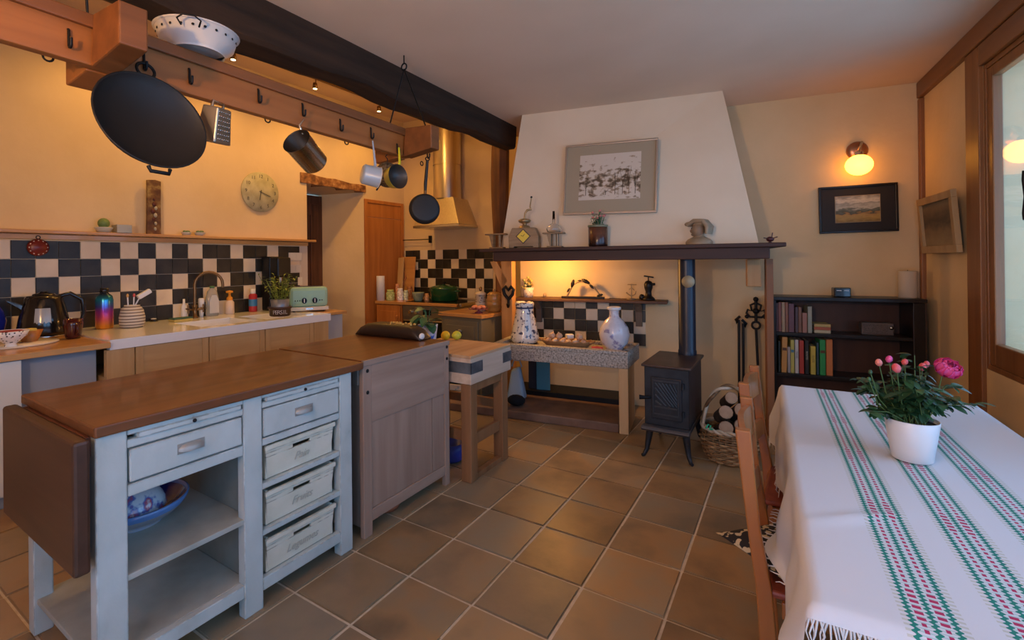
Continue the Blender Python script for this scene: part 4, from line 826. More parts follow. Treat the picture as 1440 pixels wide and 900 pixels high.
# bottles behind the sink
def bottle(name, lab, x, y, w, h, parts, sx=1, z=None):
    p = Pz(x, y, z or SZ); k = size(p, w); hh = size(p, h); return vess(name, lab, 'bottle', (max(p.x, XL+.03+k/2), p.y, z or SZ), hh, k, parts)
clr = M('clear_plastic', (.72, .70, .62), .15, trans=.6); grn = M('green_cap', (.05, .16, .08), .4)
p = Pz(297, 444, SZ); k = size(p, 18); hh = size(p, 42)
t = thing('dish_soap', 'clear dish soap bottle with green cap and pale label behind the sink', 'bottle', (max(p.x, XL+.08), p.y, SZ)); b = MB(); b.lathe(lid([(0, 0), (.92, 0), (1, .05), (1, .55), (.75, .82), (.32, .92), (.3, .95)], hh, k), n=24, sx=.6); b.build('body', clr, t)
b = MB(); b.lathe(lid([(.36, .93), (.36, 1.0), (0, 1.0)], hh, k), n=14); b.build('cap', grn, t); b = MB(); b.prism([(-k*.36, hh*.10), (k*.36, hh*.10), (k*.36, hh*.5), (k*.18, hh*.70), (-k*.18, hh*.70), (-k*.36, hh*.5)], k*.31, k*.315, 'x'); b.build('label_sticker', M('label_pale', (.62, .60, .56), .5), t)
org = M('orange_cap', (.75, .30, .03), .35)
bottle('soap_pump', 'foam soap bottle with an orange pump top behind the sink', 317, 441, 12, 33, [('body', M('pinkish_bottle', (.72, .58, .48), .3), [(0, 0), (.9, 0), (1, .06), (.95, .50), (.5, .60)]), ('pump', org, [(.62, .58), (.62, .70), (.3, .74), (.25, .88), (.75, .90), (.75, .97), (0, 1)])])
bottle('sauce_bottle', 'small red bottle with blue label and white cap against the tiles', 353, 438, 11, 32, [('body', M('red_plastic', (.42, .03, .04), .35), [(0, 0), (.95, 0), (1, .06), (1, .72), (.6, .80)]), ('label_sticker', M('blue_label', (.05, .22, .48), .4), [(1.02, .25), (1.02, .55)]), ('cap', white_m, [(.62, .79), (.66, .80), (.62, 1), (0, 1)])])
bottle('glass_bottle', 'little white bottle standing left of the tap body on the sink', 252, 447, 8, 27, [('body', white_m, [(0, 0), (.9, 0), (1, .1), (.9, .6), (.4, .75), (.35, 1), (0, 1)])])
bottle('cleaner_bottle', 'slim white squeeze bottle standing between the tap and the dish soap', 280, 445, 8, 26, [('body', white_m, [(0, 0), (.6, .0), (.8, .3), (1, .7), (1, .95), (.6, 1), (0, 1)])])
p = Pz(252, 451, SZ); t = thing('sponge_dish', 'green and yellow scouring sponge lying on the sink edge', 'sponge', (p.x+.05, p.y, SZ), .1); part('sponge', M('sponge_y2', (.55, .42, .12), .9), t, [(-.045, .045, -.09, .07, 0, .022)], .006); part('scourer', M('sponge_green', (.05, .12, .08), .95), t, [(-.045, .045, -.09, .07, .0222, .032)], .003)
p = Pz(216, 452, SZ); t = thing('bath_plug', 'small round black plug with white rim lying by the banded jar', 'plug', (p.x, p.y, SZ)); b = MB(); b.lathe([(1e-5, 0), (.035, 0), (.03, .02), (1e-5, .022)], n=20); b.build('plug', black_p, t); b = MB(); b.ring((0, 0, .022), .018, .004, 'z', 16, 6); b.build('rim', white_m, t)
# coffee machine
p = Px(389, 440, XL+.16); t = thing('coffee_machine', 'tall matt black coffee machine standing at the end of the sink', 'coffee machine', (XL+.17, p.y, SZ), 0); hh = 1.40-SZ-.005+.07
bm_ = M('black_matt', (.006, .006, .007), .4)
part('body', bm_, t, [(-.14, -.0, -.085, .085, 0, hh)], .012); part('head', bm_, t, [(.0, .13, -.08, .08, hh*.62, hh-.01)], .015); part('drip_tray', bm_, t, [(.0, .13, -.08, .08, 0, .04)], .006)
b = MB(); b.cyl((.06, 0, hh*.62), (.06, 0, hh*.52), .022, .018, 14); b.build('spout', steel, t)
# herb pot and its holder
p = Pz(394, 444, SZ); k = size(p, 31); t = thing('planter_bowl', 'low dark brown lettered planter bowl on the sink', 'planter', (p.x, p.y, SZ)); h1 = size(p, 13)
brn = M('brown_glaze', (.055, .025, .02), .3)
b = MB(); b.lathe(lid([(0, 0), (.82, 0), (.9, .1), (.95, .8), (1.05, .85), (1.05, 1), (.85, 1), (.8, .3), (0, .25)], h1, k), n=28); b.build('bowl', brn, t)
ltr = M('lettering_pale', (.45, .40, .36), .5)
va = math.atan2(-p.y, -p.x)
for i, ch in enumerate('PERSIL'):
    a = va+(i-2.5)*.22; text('letter', ch, ltr, t, (k*.477*math.cos(a), k*.477*math.sin(a), h1*.45), (PI/2, 0, a+PI/2), h1*.62)
t = thing('herb_pot', 'bushy green herb in a grey zinc pot standing in the brown bowl', 'plant', (p.x, p.y, SZ+h1*.3)); zinc = M('zinc', (.26, .27, .29), .4, .4)
b = MB(); b.lathe(lid([(0, 0), (.70, 0), (.82, 1), (.76, 1), (.7, .8), (0, .78)], h1*1.5, k), n=28); b.build('pot', zinc, t)
lf = leafmesh(.045, .016).mesh('leaf'); hg = M('herb_green', (.16, .24, .03), .5, c2=(.26, .34, .06), sc=4, rnd=.25); lf.materials.append(hg)
rr = random.Random(3)
b = MB()
for i in range(30):
    a = rr.uniform(0, 2*PI); r0 = rr.uniform(0, k*.3); sp = rr.uniform(.2, 1.3); L_ = rr.uniform(.12, .23)*1.15; base = Vector((r0*math.cos(a), r0*math.sin(a), h1*1.2)); tip = base+Vector((math.cos(a)*L_*sp*.55, math.sin(a)*L_*sp*.55, L_)); b.tube([base, (base+tip)/2+Vector((0, 0, .01)), tip], .0018, 5)
    for j in range(8):
        q = base.lerp(tip, .25+.75*j/7); inst(lf, 'leaf', t, q, (rr.uniform(-.2, .9), 0, rr.uniform(0, 2*PI)), (rr.uniform(.6, 1.1),)*3)
b.build('stems', hg, t)
# toaster
p = Pz(430, 431, SZ); tn = M('toaster_mint', (.30, .52, .40), .22, coat=.4); t = thing('toaster', 'mint green retro toaster with black controls at the end of the sink', 'toaster', (-4.17, 3.17, SZ), -.52); t.scale = (1.12, 1.12, 1.32)
part('body', tn, t, [(-.10, .10, -.165, .165, .035, .188)], .028); part('base', M('toaster_cream', (.66, .62, .52), .3), t, [(-.104, .104, -.168, .168, .008, .036)], .004); part('top_plate', steel, t, [(-.075, .075, -.135, .135, .188, .191)], .002)
for x in (-.035, .035): part('slot', iron, t, [(x-.012, x+.012, -.12, .12, .1911, .1918)], 0)
for y in (-.045, .045):
    b = MB(); b.cyl((.098, y, .085), (.118, y, .085), .022, n=18); b.build('dial', black_p, t); b = MB(); b.box(.118, .121, y-.003, y+.003, .07, .1); b.build('pointer', white_m, t)
for y in (-.12, -.10, -.08, .09, .11): b = MB(); b.ball((.1005, y, .085), .005, 8, (.4, 1, 1)); b.build('button', black_p, t)
part('lever_slot', iron, t, [(-.004, .004, -.1665, -.164, .06, .16)], 0); part('lever', black_p, t, [(-.016, .016, -.182, -.1668, .125, .14)], .003)
for x in (-.08, .08):
    for y in (-.13, .13): b = MB(); b.cyl((x, y, 0), (x, y, .008), .012, n=10); b.build('foot', iron, t)
part('name_plate', steel, t, [(.1041, .1055, -.03, .03, .016, .028)], 0)
# sockets on the tiles
for x, y, w, lab in ((414, 361, .105, 'upper cream double socket plate on the tiles above the toaster'), (413, 378, .105, 'lower cream double socket plate on the tiles above the toaster')):
    p = Px(x, y, XL+.016); t = thing('wall_socket', lab, 'socket', (XL+.0125, p.y+.01, p.z)); part('plate', white_c, t, [(0, .010, -.085, .085, -.045, .045)], .004)
    for dy in (-.042, .042): part('insert', white_c, t, [(.0101, .014, dy-.032, dy+.032, -.032, .032)], .006)
t = thing('wall_note', 'small cream note pinned on the tiles below the socket plates', 'note', (XL+.0125, Px(421, 392, XL).y, 1.19)); part('sheet', white_c, t, [(0, .002, -.03, .03, -.045, .045)], 0)
# ================================================================ BACK RUN: things beside and on the cooker
def onK2(x, dep, z=CZ):  # pixel column at depth `dep` out of the kitchen back wall
    p = Pl(x, 420, *offl(KA, KB, dep)); return Vector((p.x, p.y, z))
p = onK2(523, .42); k = size(p, 11); vess('paper_roll', 'white kitchen paper roll standing by the oak door', 'paper roll', (XL+.085, max(Px(524, 420, XL+.085).y, 4.63), CZ), size(p, 33), k, [('roll', white_m, [(.3, 0), (1, 0), (1, .99), (.98, 1), (.3, 1), (.28, .9)])])
for x, w, h, dx, lab, c in ((535, .10, 56, .10, 'narrow pale chopping board leaning by the oak door', pine_v), (550, .24, 57, .03, 'wide orange chopping board with a hand grip leaning by the wall', counter_wx)):
    p = onK2(x, .10+dx); h_ = size(p, h); t = thing('chopping_board', lab, 'chopping board', (max(p.x, XL+.05+w/2), p.y, CZ), KR+.05); t.rotation_euler = (-.10, 0, KR)
    b = MB(); b.box(-w/2, w/2, -.022, 0, .002, h_); b.build('board', c, t, .01)
    if w > .2: b = MB(); b.tube([(-.05, -.026, .3*h_), (-.07, -.03, .4*h_), (-.02, -.03, .5*h_), (-.05, -.03, .62*h_)], .012, 8); b.build('handle', door_w, t)
jar_defs = [(541, 5, 'spice_jar', 'orange lidded spice jar before the chopping boards', 11, 21, (.62, .30, .04)), (549, .50, 'herb_jar', 'small jar with green and white flowers on the worktop corner', 12, 15, (.30, .36, .14)), (534, .45, 'oil_bottle', 'squat olive jar of dried herbs on the worktop corner', 9, 12, (.26, .16, .05)), (563, .45, 'salt_box', 'white and blue salt tub on the worktop', 9, 17, (.60, .58, .62)), (571, .40, 'spice_tin', 'slim pale green spice tin beside the salt tub', 7, 14, (.40, .46, .36)), (576, .22, 'pepper_mill', 'brown wooden pepper mill near the socket', 9, 18, (.26, .11, .04)), (559, .36, 'vinegar_bottle', 'tall pinkish bottle behind the salt tub', 6, 22, (.45, .22, .14)), (600, .42, 'mustard_pot', 'small orange clay pot beside the green bowl', 8, 10, (.48, .22, .08))]
for x, dep, nm, lab, w, h, c in jar_defs:
    if dep > 1: dep = .3
    p = onK2(x, dep, CZ+(.0065 if nm == 'mustard_pot' else 0)); vess(nm, lab, 'jar', p, size(p, h), size(p, w), [('body', M(nm+'_m', c, .4, c2=tuple(min(1, q_*1.6+.05) for q_ in c), sc=40, lo=.45, hi=.6), [(0, 0), (.95, 0), (1, .06), (1, .70), (.75, .80)]), ('lid', M(nm+'_l', tuple(min(1, q_*1.3) for q_ in c), .4), [(.8, .80), (.82, .81), (.8, 1), (0, 1)])], n=18)
p = onK2(588, .50, CZ+.007); gg = M('sage_glaze', (.22, .28, .18), .25, coat=.3, c2=(.36, .40, .26), sc=20)
vess('green_bowl', 'straight sided sage green bowl on the worktop by the hob', 'bowl', p, size(p, 12), size(p, 18), [('body', gg, [(.55, 0), (.7, .1), (.95, .9), (1, 1), (.93, 1), (.7, .3), (0, .2)])])
p = onK2(625, .34, CZ+.007); cas = M('casserole_green', (.010, .070, .022), .18, coat=.5); k = size(p, 42); t = thing('casserole', 'dark green enamel casserole with lid on the hob', 'casserole', p, KR); hh = size(p, 17)
b = MB(); b.lathe([(1e-5, 0), (k*.42, 0), (k*.46, .015), (k*.48, hh)], n=36); b.build('pot', cas, t)
b = MB(); b.lathe([(k*.495, hh), (k*.50, hh+.008), (k*.42, hh+.028), (k*.15, hh+.052), (1e-5, hh+.055)], n=36); ld = b.build('lid', cas, t)
b = MB(); b.lathe([(.012, hh+.054), (.012, hh+.066), (.026, hh+.074), (.022, hh+.084), (1e-5, hh+.086)], n=16); b.build('knob', iron, ld)
for s in (-1, 1): b = MB(); b.tube([(s*k*.46, -.04, hh*.8), (s*k*.58, -.03, hh*.82), (s*k*.58, .03, hh*.82), (s*k*.46, .04, hh*.8)], .010, 8); b.build('handle', cas, t)
# towel rail and small socket on the back wall
a, c = K(onK(566), 0, 0), K(onK(608), 0, 0); z = Pl(590, 337, *offl(KA, KB, .05)).z
t = thing('towel_rail', 'thin dark metal towel rail between two wall brackets beside the hood', 'rail', K(onK(567), 0, z), KR); l_ = onK(607)-onK(567)
b = MB(); b.cyl((-.01, -.05, 0), (l_+.01, -.05, 0), .006, n=8); b.build('bar', iron, t)
for u in (0, l_): part('bracket', iron, t, [(u-.012, u+.012, -.056, 0, -.05, .05)], .004)
p = K(onK(585), 0, 0); t = thing('wall_socket', 'single cream socket on the checkerboard behind the cooker', 'socket', K(onK(585), .0125, Pl(585, 374, KA, KB).z), KR); part('plate', white_c, t, [(-.048, .048, -.010, 0, -.055, .055)], .004); b = MB(); b.lathe([(.026, 0), (.024, .006), (1e-5, .005)], n=20, mat=Matrix.Translation((0, -.010, 0)) @ Matrix.Rotation(PI/2, 4, 'X')); b.build('insert', white_c, t)
# on the khaki cabinet
kz = .873; pk2 = lambda x, dy: Vector((Py(x, 430, kc.y+dy).x, kc.y+dy, kz))
p = pk2(673, .14); t = thing('cake_stand', 'low glass cake stand holding small pink buns on the khaki cabinet', 'cake stand', p); k = size(p, 28)
b = MB(); b.lathe([(1e-5, 0), (.045, 0), (.04, .008), (.012, .02), (.012, .034), (k*.5, .042), (k*.51, .050), (k*.48, .048), (1e-5, .044)], n=32); b.build('stand', M('pink_glass', (.40, .10, .12), .1, trans=.5), t)
for i in range(5):
    b = MB(); a = i*1.257+.3; b.ball((.05*math.cos(a), .05*math.sin(a), .062), .026, 10, (1, 1, .7)); solo(b, 'bun', M('bun', (.60, .22, .12), .5), 'small pink glazed bun on the glass cake stand', 'bun', p, group='buns on the cake stand')
p = pk2(676, .33); cream_g = M('cream_glaze', (.60, .48, .32), .3); vess('storage_jar', 'cream and black banded storage jar with brass knob behind the cake stand', 'jar', p, size(p, 34), size(p, 15), [('body', cream_g, [(0, 0), (.95, 0), (1, .04), (1, .38)]), ('band', M('black_band', (.02, .018, .015), .3, c2=(.40, .32, .22), sc=45, kind='vor', lo=.3, hi=.34), [(1.01, .36), (1.01, .66)]), ('lid', cream_g, [(1, .66), (1.06, .68), (1.0, .74), (.4, .80), (.2, .82)]), ('knob', brass, [(.15, .80), (.3, .88), (.25, .97), (0, 1)])])
p = pk2(695, .33); hn = M('honey_glaze', (.40, .20, .05), .3, coat=.3); vess('honey_pot', 'ribbed honey coloured lidded pot at the end of the khaki cabinet', 'jar', p, size(p, 32), size(p, 21), [('body', hn, [(0, 0), (.8, 0), (.95, .12), (.92, .22), (1, .24), (1, .42), (.95, .44), (1, .46), (.96, .66), (.86, .74)]), ('lid', hn, [(.94, .74), (.96, .77), (.6, .86), (.15, .88)]), ('knob', hn, [(.12, .86), (.22, .93), (.14, .99), (0, 1)])])
# ================================================================ ON THE CUPBOARD AND THE BLOCK
p = Pz(572, 466, .902); t = thing('bag_of_nuts', 'dark brown packet of nuts with an open window lying on the grey pine cupboard', 'food bag', (p.x, p.y, .902), math.atan2(.26, .40))
a, c = Pz(525, 462, .902), Pz(612, 474, .902); L_ = (c-a).length; L_ = .56; t.location = (-2.225, 2.352, .902); t.rotation_euler = (0, 0, .02)
bagm = M('bag_brown', (.030, .016, .010), .42)
b = MB(); n = 12; vs = []; k = 10
for i in range(n+1):
    s = -1+2*i/n; hgt = .040*(1-abs(s)**5)+.006; wd = .066*(1-.06*s*s)
    for j in range(k): a_ = 2*PI*j/k; cq, sq = math.cos(a_), math.sin(a_); vs.append((s*L_*.5, wd*math.copysign(abs(cq)**.45, cq), max(.001, hgt+hgt*math.copysign(abs(sq)**.45, sq)*(1+.03*math.sin(i*2.1+j)))))
b.raw(vs, [(i*k+j, i*k+(j+1) % k, (i+1)*k+(j+1) % k, (i+1)*k+j) for i in range(n) for j in range(k)]+[tuple(range(k)), tuple(range(n*k, n*k+k))], True); b.build('packet', bagm, t)
nut = MB(); nut.ball((0, 0, 0), .009, 8, (1.3, 1, .8)); nut = nut.mesh('nut'); nut.materials.append(M('nut', (.50, .27, .05), .6, c2=(.62, .38, .10), sc=20, rnd=.2))
rr = random.Random(5)
for i in range(46): x, y = rr.uniform(-.02, .30)*L_, rr.uniform(-.045, .045); inst(nut, 'nut', t, (x, y, .089+rr.uniform(-.004, .004)-.6*y*y*6), (rr.random()*3, rr.random()*3, rr.random()*3))
for s, m_ in ((1, M('label_white', (.70, .68, .64), .5)), (-1, steel)): b = MB(); b.ball((s*L_*.49, -.03*s, .026), .026, 10, (.5, 1, .8)); b.build('twist_end', m_, t)
p = Pz(605, 470, .902); bw = M('delft_pattern', (.62, .64, .68), .3, c2=[(.62, .64, .68), (.05, .14, .50)], sc=16, det=3, lo=.45, hi=.58, coat=.3)
p = Vector((-2.205, 2.70, .804)); t = thing('potted_plant', 'broad leaved green plant in a blue and white pot on the butcher block', 'plant', p)
b = MB(); b.lathe([(1e-5, 0), (.050, 0), (.056, .008), (.072, .130), (.074, .14), (.068, .14), (.064, .125), (1e-5, .122)], n=28); b.build('pot', bw, t)
big = leafmesh(.085, .062, .15).mesh('leaf'); gm = M('basil_green', (.035, .11, .045), .38, c2=(.06, .17, .07), sc=8, rnd=.3); big.materials.append(gm)
rr = random.Random(9); b = MB()
for i in range(20):
    a_ = rr.uniform(0, 2*PI); z = rr.uniform(.14, .26); r0 = rr.uniform(.01, .08); q = Vector((r0*math.cos(a_), r0*math.sin(a_), z)); b.tube([(0, 0, .12), (q.x*.5, q.y*.5, z*.9), q], .002, 5); inst(big, 'leaf', t, q, (rr.uniform(-.5, .5), rr.uniform(-.2, .2), a_-PI/2), (rr.uniform(.75, 1.15),)*3)
b.build('stems', gm, t)
for x, y, c1, lab in ((624, 472, (.70, .45, .02), 'ripe yellow lemon on the corner of the butcher block'), (639, 474, (.55, .52, .04), 'greenish yellow lime beside the lemon on the butcher block')):
    p = Vector((-2.185, 2.885, 0)) if x < 630 else Vector((-2.118, 2.935, 0)); k = size(p, 6.6); b = MB(); b.lathe([(1e-5, -k*1.12), (k*.25, -k*1.05), (k*.75, -k*.65), (k, 0), (k*.75, k*.65), (k*.25, k*1.08), (1e-5, k*1.2)], n=20, mat=Matrix.Rotation(PI/2, 4, 'X'))
    solo(b, 'lemon', M('lemon_%d' % x, c1, .4, bump=.3, bsc=90), lab, 'lemon', (p.x, p.y, .804+k*.99), .7 if x < 630 else -.5)
p = Pz(640, 665, 0); b = MB(); b.lathe([(1e-5, 0), (.07, 0), (.09, .02), (.10, .13), (.095, .13), (.08, .02), (1e-5, .015)], n=24); solo(b, 'blue_bucket', M('blue_plastic', (.03, .05, .30), .35), 'small blue plastic bucket on the floor between cupboard and butcher block', 'bucket', (-2.02, 2.72, 0))
# ================================================================ ON THE MANTEL
ZT = ZM+.001
def onM(x, d): p = Pl(x, 340, *Fl(MD+d)); return Vector((p.x, p.y, ZT))
wg = M('grinder_wood', (.22, .12, .05), .5, c2=(.32, .19, .09), sc=5, st=(1, 1, 8)); met = M('dull_brass', (.34, .24, .12), .4, .7); gb = M('grey_bronze', (.26, .19, .12), .45, .5)
p = onM(738, .07); k = size(p, 1); t = thing('coffee_grinder', 'antique wooden coffee grinder with crank and yellow diamond label on the mantel', 'coffee grinder', p, FR+.12)
b = MB(); b.prism([(-21*k, 0), (-21*k, 16*k), (-16*k, 28*k), (16*k, 28*k), (21*k, 16*k), (21*k, 0), (14*k, 0), (13*k, 2*k), (-13*k, 2*k), (-14*k, 0)], -.06, .06, 'y'); b.build('case', wg, t, .004)
b = MB(); b.cbox((0, -.063, 16*k), (15*k, .004, 15*k), (0, PI/4, 0)); dd = b.build('diamond_border', M('label_brown', (.05, .02, .01), .4), t)
b = MB(); b.cbox((0, -.0665, 16*k), (12.5*k, .003, 12.5*k), (0, PI/4, 0)); b.build('diamond_label', M('label_yellow', (.70, .48, .03), .4, c2=(.55, .34, .02), sc=60, lo=.55, hi=.75), dd)
b = MB(); b.tube([(-3*k, -.0685, 17*k), (0, -.0685, 16*k), (2*k, -.0685, 19*k)], .002, 5); b.build('label_mark', iron, dd)
b = MB(); b.lathe([(8*k, 28*k), (7*k, 31*k), (3*k, 32*k), (3*k, 34*k), (8*k, 36*k), (9*k, 39*k), (5*k, 41*k), (2*k, 41*k)], n=20); b.build('funnel', met, t)
b = MB(); b.tube([(0, 0, 40*k), (1*k, 0, 49*k), (4*k, 0, 53*k), (9*k, 0, 54*k), (8*k, 0, 58*k), (10*k, 0, 70*k)], [1.6*k, 1.4*k, 1.8*k, 2*k, 1*k, .8*k], 8); cr = b.build('crank', met, t)
b = MB(); b.ball((10*k, 0, 71*k), 1.6*k, 10); b.build('crank_knob', iron, cr)
for x, lab, w in ((698, 'small flat topped wooden stand on the mantel end by the dark post', 30), (779, 'small flat topped metal stand on the mantel beside the coffee grinder', 30)):
    p = onM(x, .075); k = size(p, 1); t = thing('pedestal_stand', lab, 'stand', p, FR); mt_ = wg if x < 700 else gb
    part('top', mt_, t, [(-w/2*k, w/2*k, -.04, .04, 19*k, 21*k)], .003); part('base', mt_, t, [(-9*k, 12*k, -.035, .035, 0, 2*k)], .003)
    b = MB(); b.prism([(-9*k, 19*k), (-5*k, 2*k), (-3*k, 2*k), (-3*k, 19*k)], -.03, .03, 'y'); b.build('bracket', mt_, t)
    b = MB(); b.cyl((5*k, 0, 2*k), (5*k, 0, 19*k), 2.4*k, n=10); b.build('column', mt_, t)
p = onM(779, .075); k = size(p, 1); p.z = ZT+21.05*k; t = thing('glass_flask', 'clear glass flask with a slender neck on the metal stand', 'flask', p); b = MB(); b.lathe([(1e-5, 0), (9*k, .5*k), (11*k, 5*k), (8*k, 10*k), (2*k, 13*k), (1.6*k, 30*k), (1.3*k, 30*k), (1.2*k, 14*k), (7*k, 9*k), (9.6*k, 5*k), (8*k, 1.2*k), (1e-5, 1*k)], n=28); b.build('bulb', glass, t)
p = onM(841, .08); k = size(p, 1); t = thing('potted_flowers', 'brown glazed pot of small pink flowers on the mantel', 'plant', p); bg_ = gradm('brown_pot', [(.05, (.02, .006, .004)), (.35, (.05, .014, .008)), (.6, (.13, .05, .025)), (.95, (.10, .035, .018))], 29*k, .25, 0)
b = MB(); b.lathe([(1e-5, 0), (12.5*k, 0), (13.2*k, 2*k), (13.2*k, 29*k), (12.2*k, 29*k), (12*k, 26*k), (1e-5, 25.5*k)], n=32); b.build('pot', bg_, t); b = MB(); b.lathe([(13.3*k, 27*k), (14*k, 28*k), (14*k, 30*k), (12.4*k, 30*k)], n=32); b.build('rim', M('rim_green', (.20, .20, .12), .4), t)
sl = leafmesh(.032, .014).mesh('leaf'); dg = M('dark_leaf', (.03, .09, .03), .5, c2=(.06, .15, .05), sc=6, rnd=.3); sl.materials.append(dg); fmz = MB(); fmz.ball((0, 0, 0), .013, 8, (1, 1, .8)); fmz = fmz.mesh('blossom'); fmz.materials.append(M('pink_blossom', (.48, .12, .12), .5, rnd=.0, c2=(.60, .22, .18), sc=40))
rr = random.Random(12); b = MB()
for i in range(16):
    a_ = rr.uniform(0, 2*PI); sp = rr.uniform(0, 1); h_ = rr.uniform(.05, .15); q = Vector((math.cos(a_)*.07*sp, math.sin(a_)*.07*sp, 26*k+h_)); b.tube([(q.x*.4, q.y*.4, 25*k), q], .0018, 5)
    for j in range(5): inst(sl, 'leaf', t, Vector((q.x*.4, q.y*.4, 25*k)).lerp(q, rr.uniform(.2, 1)), (rr.uniform(-.3, .8), 0, rr.uniform(0, 6.3)))
    if i < 8: inst(fmz, 'blossom', t, q+Vector((0, 0, .012)))
b.build('stems', dg, t)
# carved head
p = onM(983, .075); k = size(p, 1); t = thing('wooden_bust', 'carved wooden head with a thick drooping hat on the mantel', 'sculpture', p, FR-.35)
cw = M('carved_wood', (.24, .17, .10), .55, c2=(.36, .27, .17), sc=5, st=(1, 1, 6), bump=.3)
b = MB(); b.lathe([(18*k, 0), (18*k, 3*k), (15*k, 7*k), (9*k, 10*k), (6*k, 12*k), (7*k, 16*k)], n=24, sy=.7); b.lathe([(18*k, 0), (1e-5, 0)], n=24, sy=.7); b.build('bust', cw, t)
b = MB(); b.ball((-1*k, 0, 20*k), 9*k, 18, (1, .95, 1.15)); b.ball((-9*k, -1*k, 19*k), 2.6*k, 10, (1.2, .8, 1.2)); b.ball((-7*k, -1*k, 14*k), 3.2*k, 10, (1.1, 1, .7)); b.build('face', M('carved_face', (.28, .19, .12), .5), t)
for yy in (-4, 4): b = MB(); b.ball((-8*k, yy*k, 22.5*k), 1.3*k, 8); b.build('eye', iron, t)
for i in range(7):
    f = i/6; b = MB(); b.tube([(-14*k+4*f*k, (-6+12*f)*k, 27*k), (-4*k, (-8+16*f)*k*.9, 33*k), (8*k, (-9+18*f)*k*.9, 32*k), (14*k, (-9+18*f)*k, 24*k), (13*k, (-8+16*f)*k, 14*k)], [2.4*k, 3*k, 3.2*k, 3*k, 2.2*k], 10); b.build('hat_fold', cw, t)
b = MB(); b.ball((2*k, 0, 29*k), 8*k, 16, (1.4, 1, .55)); b.ball((-14*k, -1*k, 29*k), 4*k, 12, (1.4, 1, .8)); b.build('hat_crown', cw, t)
p = onM(1083, .05); k = size(p, 1); t = thing('bird_ornament', 'tiny dark red bird ornament on the far end of the mantel', 'ornament', p, FR); rdm = M('dark_red', (.06, .012, .014), .4)
b = MB(); b.ball((0, 0, 5*k), 4.2*k, 12, (1.2, 1, .9)); b.build('body', rdm, t); b = MB(); b.tube([(2*k, 0, 7*k), (3*k, 0, 14*k)], .7*k, 6); b.tube([(3*k, 0, 6*k), (9*k, 0, 8*k)], .8*k, 6); b.tube([(-3*k, 0, 6*k), (-8*k, 0, 7*k)], .8*k, 6); b.build('twigs', rdm, t); b = MB(); b.lathe([(1e-5, 0), (3*k, 0), (1*k, 1.4*k)], n=12); b.build('foot', rdm, t)
# framed etching on the hood (leans with the hood front)
def hood_pt(x, y):  # the hood front plane through its bottom edge and top edge
    n_ = (brp-blp).cross(tl-blp).normalized(); d = ray(x, y); return CAM+d*((blp-CAM).dot(n_)/d.dot(n_)), n_
cs = [hood_pt(x, y)[0] for x, y in ((793, 303), (924, 299.5), (926, 195), (796, 207))]; nn = hood_pt(800, 250)[1]
if nn.y > 0: nn = -nn
ctr = sum(cs, Vector())/4; ex = ((cs[1]-cs[0])+(cs[2]-cs[3])).normalized(); ex = (ex-nn*ex.dot(nn)).normalized(); ez = nn.cross(ex)*-1
if ez.z < 0: ez = -ez
wpx = ((cs[1]-cs[0]).length+(cs[2]-cs[3]).length)/2; hpx = ((cs[3]-cs[0]).length+(cs[2]-cs[1]).length)/2
t = thing('framed_etching', 'silver framed winter landscape etching with wide mount on the chimney hood', 'picture', ctr+nn*.012); t.rotation_mode = 'QUATERNION'; t.rotation_quaternion = Matrix((ex, -nn, ez)).transposed().to_quaternion()
silver = M('silver_frame', (.50, .42, .34), .35, .8)
def frame(t, w, h, fw, th, mt, bev=.003):
    for x0, x1, z0, z1 in ((-w/2, w/2, -h/2, -h/2+fw), (-w/2, w/2, h/2-fw, h/2), (-w/2, -w/2+fw, -h/2+fw, h/2-fw), (w/2-fw, w/2, -h/2+fw, h/2-fw)): part('frame_bar', mt, t, [(x0, x1, -th, .008, z0, z1)], bev)
frame(t, wpx, hpx, .016, .018, silver); part('mount', M('mount_beige', (.36, .29, .19), .7), t, [(-wpx/2+.014, wpx/2-.014, -.004, .004, -hpx/2+.014, hpx/2-.014)], 0)
